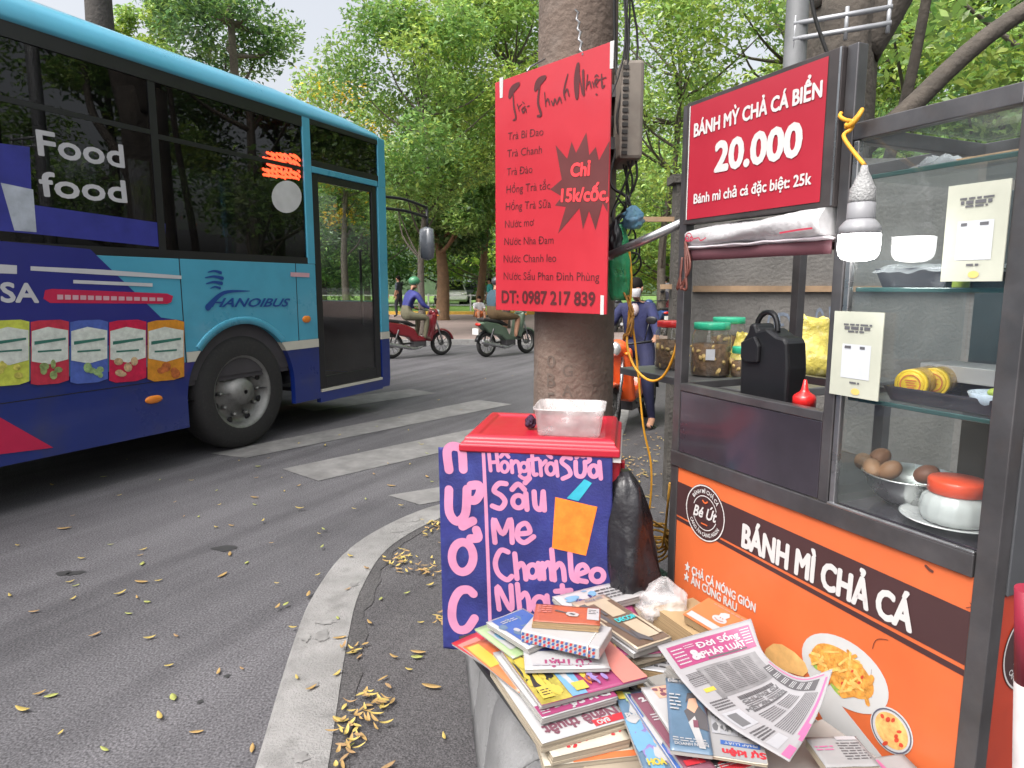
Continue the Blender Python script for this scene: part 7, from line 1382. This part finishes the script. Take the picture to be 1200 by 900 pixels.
car('silver car parked far away beyond the lawn, behind the seated person', Matrix.Translation((-2.4, 47, .2)) @ Matrix.Rotation(R_(-95), 4, 'Z'), mat('car_silver', (.45, .46, .48), .3, metal=.4, coat=.5))
# ------------------------------------------------------------------ lamp post with bracket
lp = thing('lamp_post', 'grey lamp post with a ladder like bracket above the red price board', 'lamp post', loc=(1.98, 5.0, 0))
mb = MB(); mb.lathe([(.085, 0), (.08, .3), (.075, 3.45), (.07, 6)], (1.98, 5.0, 0), 20); mb.build('post', mat('post_grey', (.20, .205, .21), .55, metal=.3, var=.2), lp)
a0 = AT(930, 28, 4.95); a1 = AT(1046, 8, 4.75)
for dz in (0, -.10): mb = MB(); mb.tube([a0 + Vector((0, 0, dz)), a1 + Vector((0, 0, dz))], .018, 8); mb.build('bracket_rail', mat('bracket_grey', (.36, .37, .39), .5, metal=.4), lp)
for f in (.02, .55, .97): p = a0.lerp(a1, f); mb = MB(); mb.tube([p + Vector((0, 0, .05)), p + Vector((0, 0, -.16))], .014, 8); mb.build('bracket_bar', MATS['bracket_grey'], lp)
mb = MB(); mb.tube(smooth_path([AT(948, -20, 4.6), AT(955, 20, 4.6), AT(972, 70, 4.6)], 4), .012, 6); tag(mb.build('hanging_cable', M_cable), 'black cable hanging in front of the lamp post bracket', 'cable')
# ================================================================== FALLEN LEAVES
LM = [mat('fallen_yellow', (.42, .32, .09), .6, var=.2), mat('fallen_ochre', (.34, .22, .08), .65, var=.2), mat('fallen_green', (.30, .32, .09), .6, var=.2), mat('fallen_brown', (.30, .19, .09), .7, var=.2)]
def leaf_geo(mb, c, L, wd, yaw, curl, r):
    d = Vector((math.cos(yaw), math.sin(yaw), 0)); s = Vector((-d.y, d.x, 0)); n = 6; A = []; B = []; Mi = []
    for i in range(n + 1):
        f = i / n; h = wd * .5 * math.sin(math.pi * min(1, f * .92 + .04)) ** .8; z = curl * (f - .5) ** 2 * 4 * L * .25 + .003; p = c + d * (f - .5) * L; tl = curl * .5 * h
        A.append(p + s * h + Vector((0, 0, z + tl))); B.append(p - s * h + Vector((0, 0, z + tl))); Mi.append(p + Vector((0, 0, z)))
    k = mb.pts(A + Mi + B); m = n + 1
    for i in range(n): mb.face((k + i, k + m + i, k + m + i + 1, k + i + 1), True); mb.face((k + m + i, k + 2 * m + i, k + 2 * m + i + 1, k + m + i + 1), True)
protos_l = []; r = random.Random(31)
for i in range(8):
    mb = MB(); leaf_geo(mb, Vector((0, 0, .001)), r.uniform(.04, .075), r.uniform(.012, .024), r.uniform(0, 6.28), r.uniform(.1, .7), r); o = mb.build('fallen_leaf', LM[(0, 1, 2, 0, 2, 0, 3, 1)[i]], origin=(0, 0, 0), solid=.0006); tag(o, 'small curled fallen leaf lying loose on the grey ground', 'leaf', 'leaves scattered on the ground'); protos_l.append(o)
pos = [(252, 618), (270, 617), (232, 607), (310, 614), (298, 592), (255, 592), (215, 606), (300, 583), (335, 577), (348, 571), (254, 575), (226, 563), (188, 563), (140, 581), (85, 605), (77, 620), (167, 646), (165, 653), (168, 663), (84, 683), (88, 688), (85, 703), (40, 718), (166, 684), (185, 681), (162, 701), (174, 707), (140, 697), (150, 720), (174, 750), (207, 747), (262, 676), (325, 687), (325, 716), (336, 713), (375, 629), (378, 644), (372, 678), (407, 694), (400, 752), (198, 781), (45, 815), (60, 818), (28, 834), (122, 881), (189, 843), (285, 786), (296, 879), (350, 799), (365, 812), (395, 729), (350, 600), (380, 624), (410, 655), (430, 670), (360, 700), (280, 540), (314, 537), (303, 548), (398, 511), (490, 520), (495, 521), (440, 556), (459, 571), (480, 545), (455, 545), (505, 565), (380, 523), (420, 528), (470, 595), (448, 655), (500, 560), (330, 560), (205, 590), (120, 560), (60, 570), (150, 540), (20, 640), (110, 745), (230, 860), (70, 860), (320, 640), (290, 660), (415, 600), (430, 585), (512, 470), (540, 480), (560, 500), (470, 490), (590, 520), (440, 500), (480, 505), (500, 532), (350, 520), (300, 560), (270, 650), (345, 740), (255, 790), (205, 820), (10, 700), (130, 640), (95, 655), (455, 905), (505, 810), (480, 790), (460, 775), (487, 776), (520, 870), (478, 700), (505, 690), (515, 640), (490, 770), (495, 735), (432, 735), (445, 705), (400, 850), (412, 880), (395, 795), (540, 455), (570, 445), (600, 440), (525, 440)]
for i, (px, py) in enumerate(pos):
    o = protos_l[i] if i < 8 else protos_l[i % 8].copy()
    if i >= 8: COL.objects.link(o)
    g = G(px + r.uniform(-2, 2), py + r.uniform(-1, 1), .0); zz = .004
    if py > 590 and px > 300: zz = .016
    o.location = (g.x, g.y, zz); o.rotation_euler = (0, 0, r.uniform(0, 6.28)); s_ = r.uniform(.55, 1.05); o.scale = (s_, s_, s_)
# drifts of leaves along the gutter and under the woman's scooter: too many to count
mb = MB()
for (px, py, sx, sy, n, z) in tuple((a, b, c_ * .62 if b > 600 and a < 600 else c_, d_ * .7, e_, f_) for a, b, c_, d_, e_, f_ in ((437, 832, .05, .10, 60, .016), (408, 885, .035, .09, 45, .016), (412, 770, .03, .06, 18, .016), (470, 660, .06, .10, 46, .016), (495, 672, .08, .07, 40, .016), (505, 625, .05, .12, 36, .016), (520, 730, .04, .10, 40, .016), (400, 860, .03, .06, 12, .016), (740, 545, .30, .22, 150, .012), (765, 520, .30, .25, 80, .012), (735, 560, .2, .15, 70, .012), (760, 585, .15, .2, 50, .012), (780, 640, .12, .1, 40, .012))):
    c = G(px, py, 0)
    for i in range(int(n * .55)):
        mb.cur = r.choice([0, 0, 1, 1, 3]); leaf_geo(mb, Vector((c.x + r.gauss(0, sx), c.y + r.gauss(0, sy), z + abs(r.gauss(0, .008)))), r.uniform(.026, .055), r.uniform(.007, .015), r.uniform(0, 6.28), r.uniform(-.2, 1.2), r)
tag(mb.build('leaf_litter', LM, origin=(0, 0, 0)), 'drifts of dry yellow and brown leaves in the gutter and under the scooter', 'leaf litter', kind='stuff')
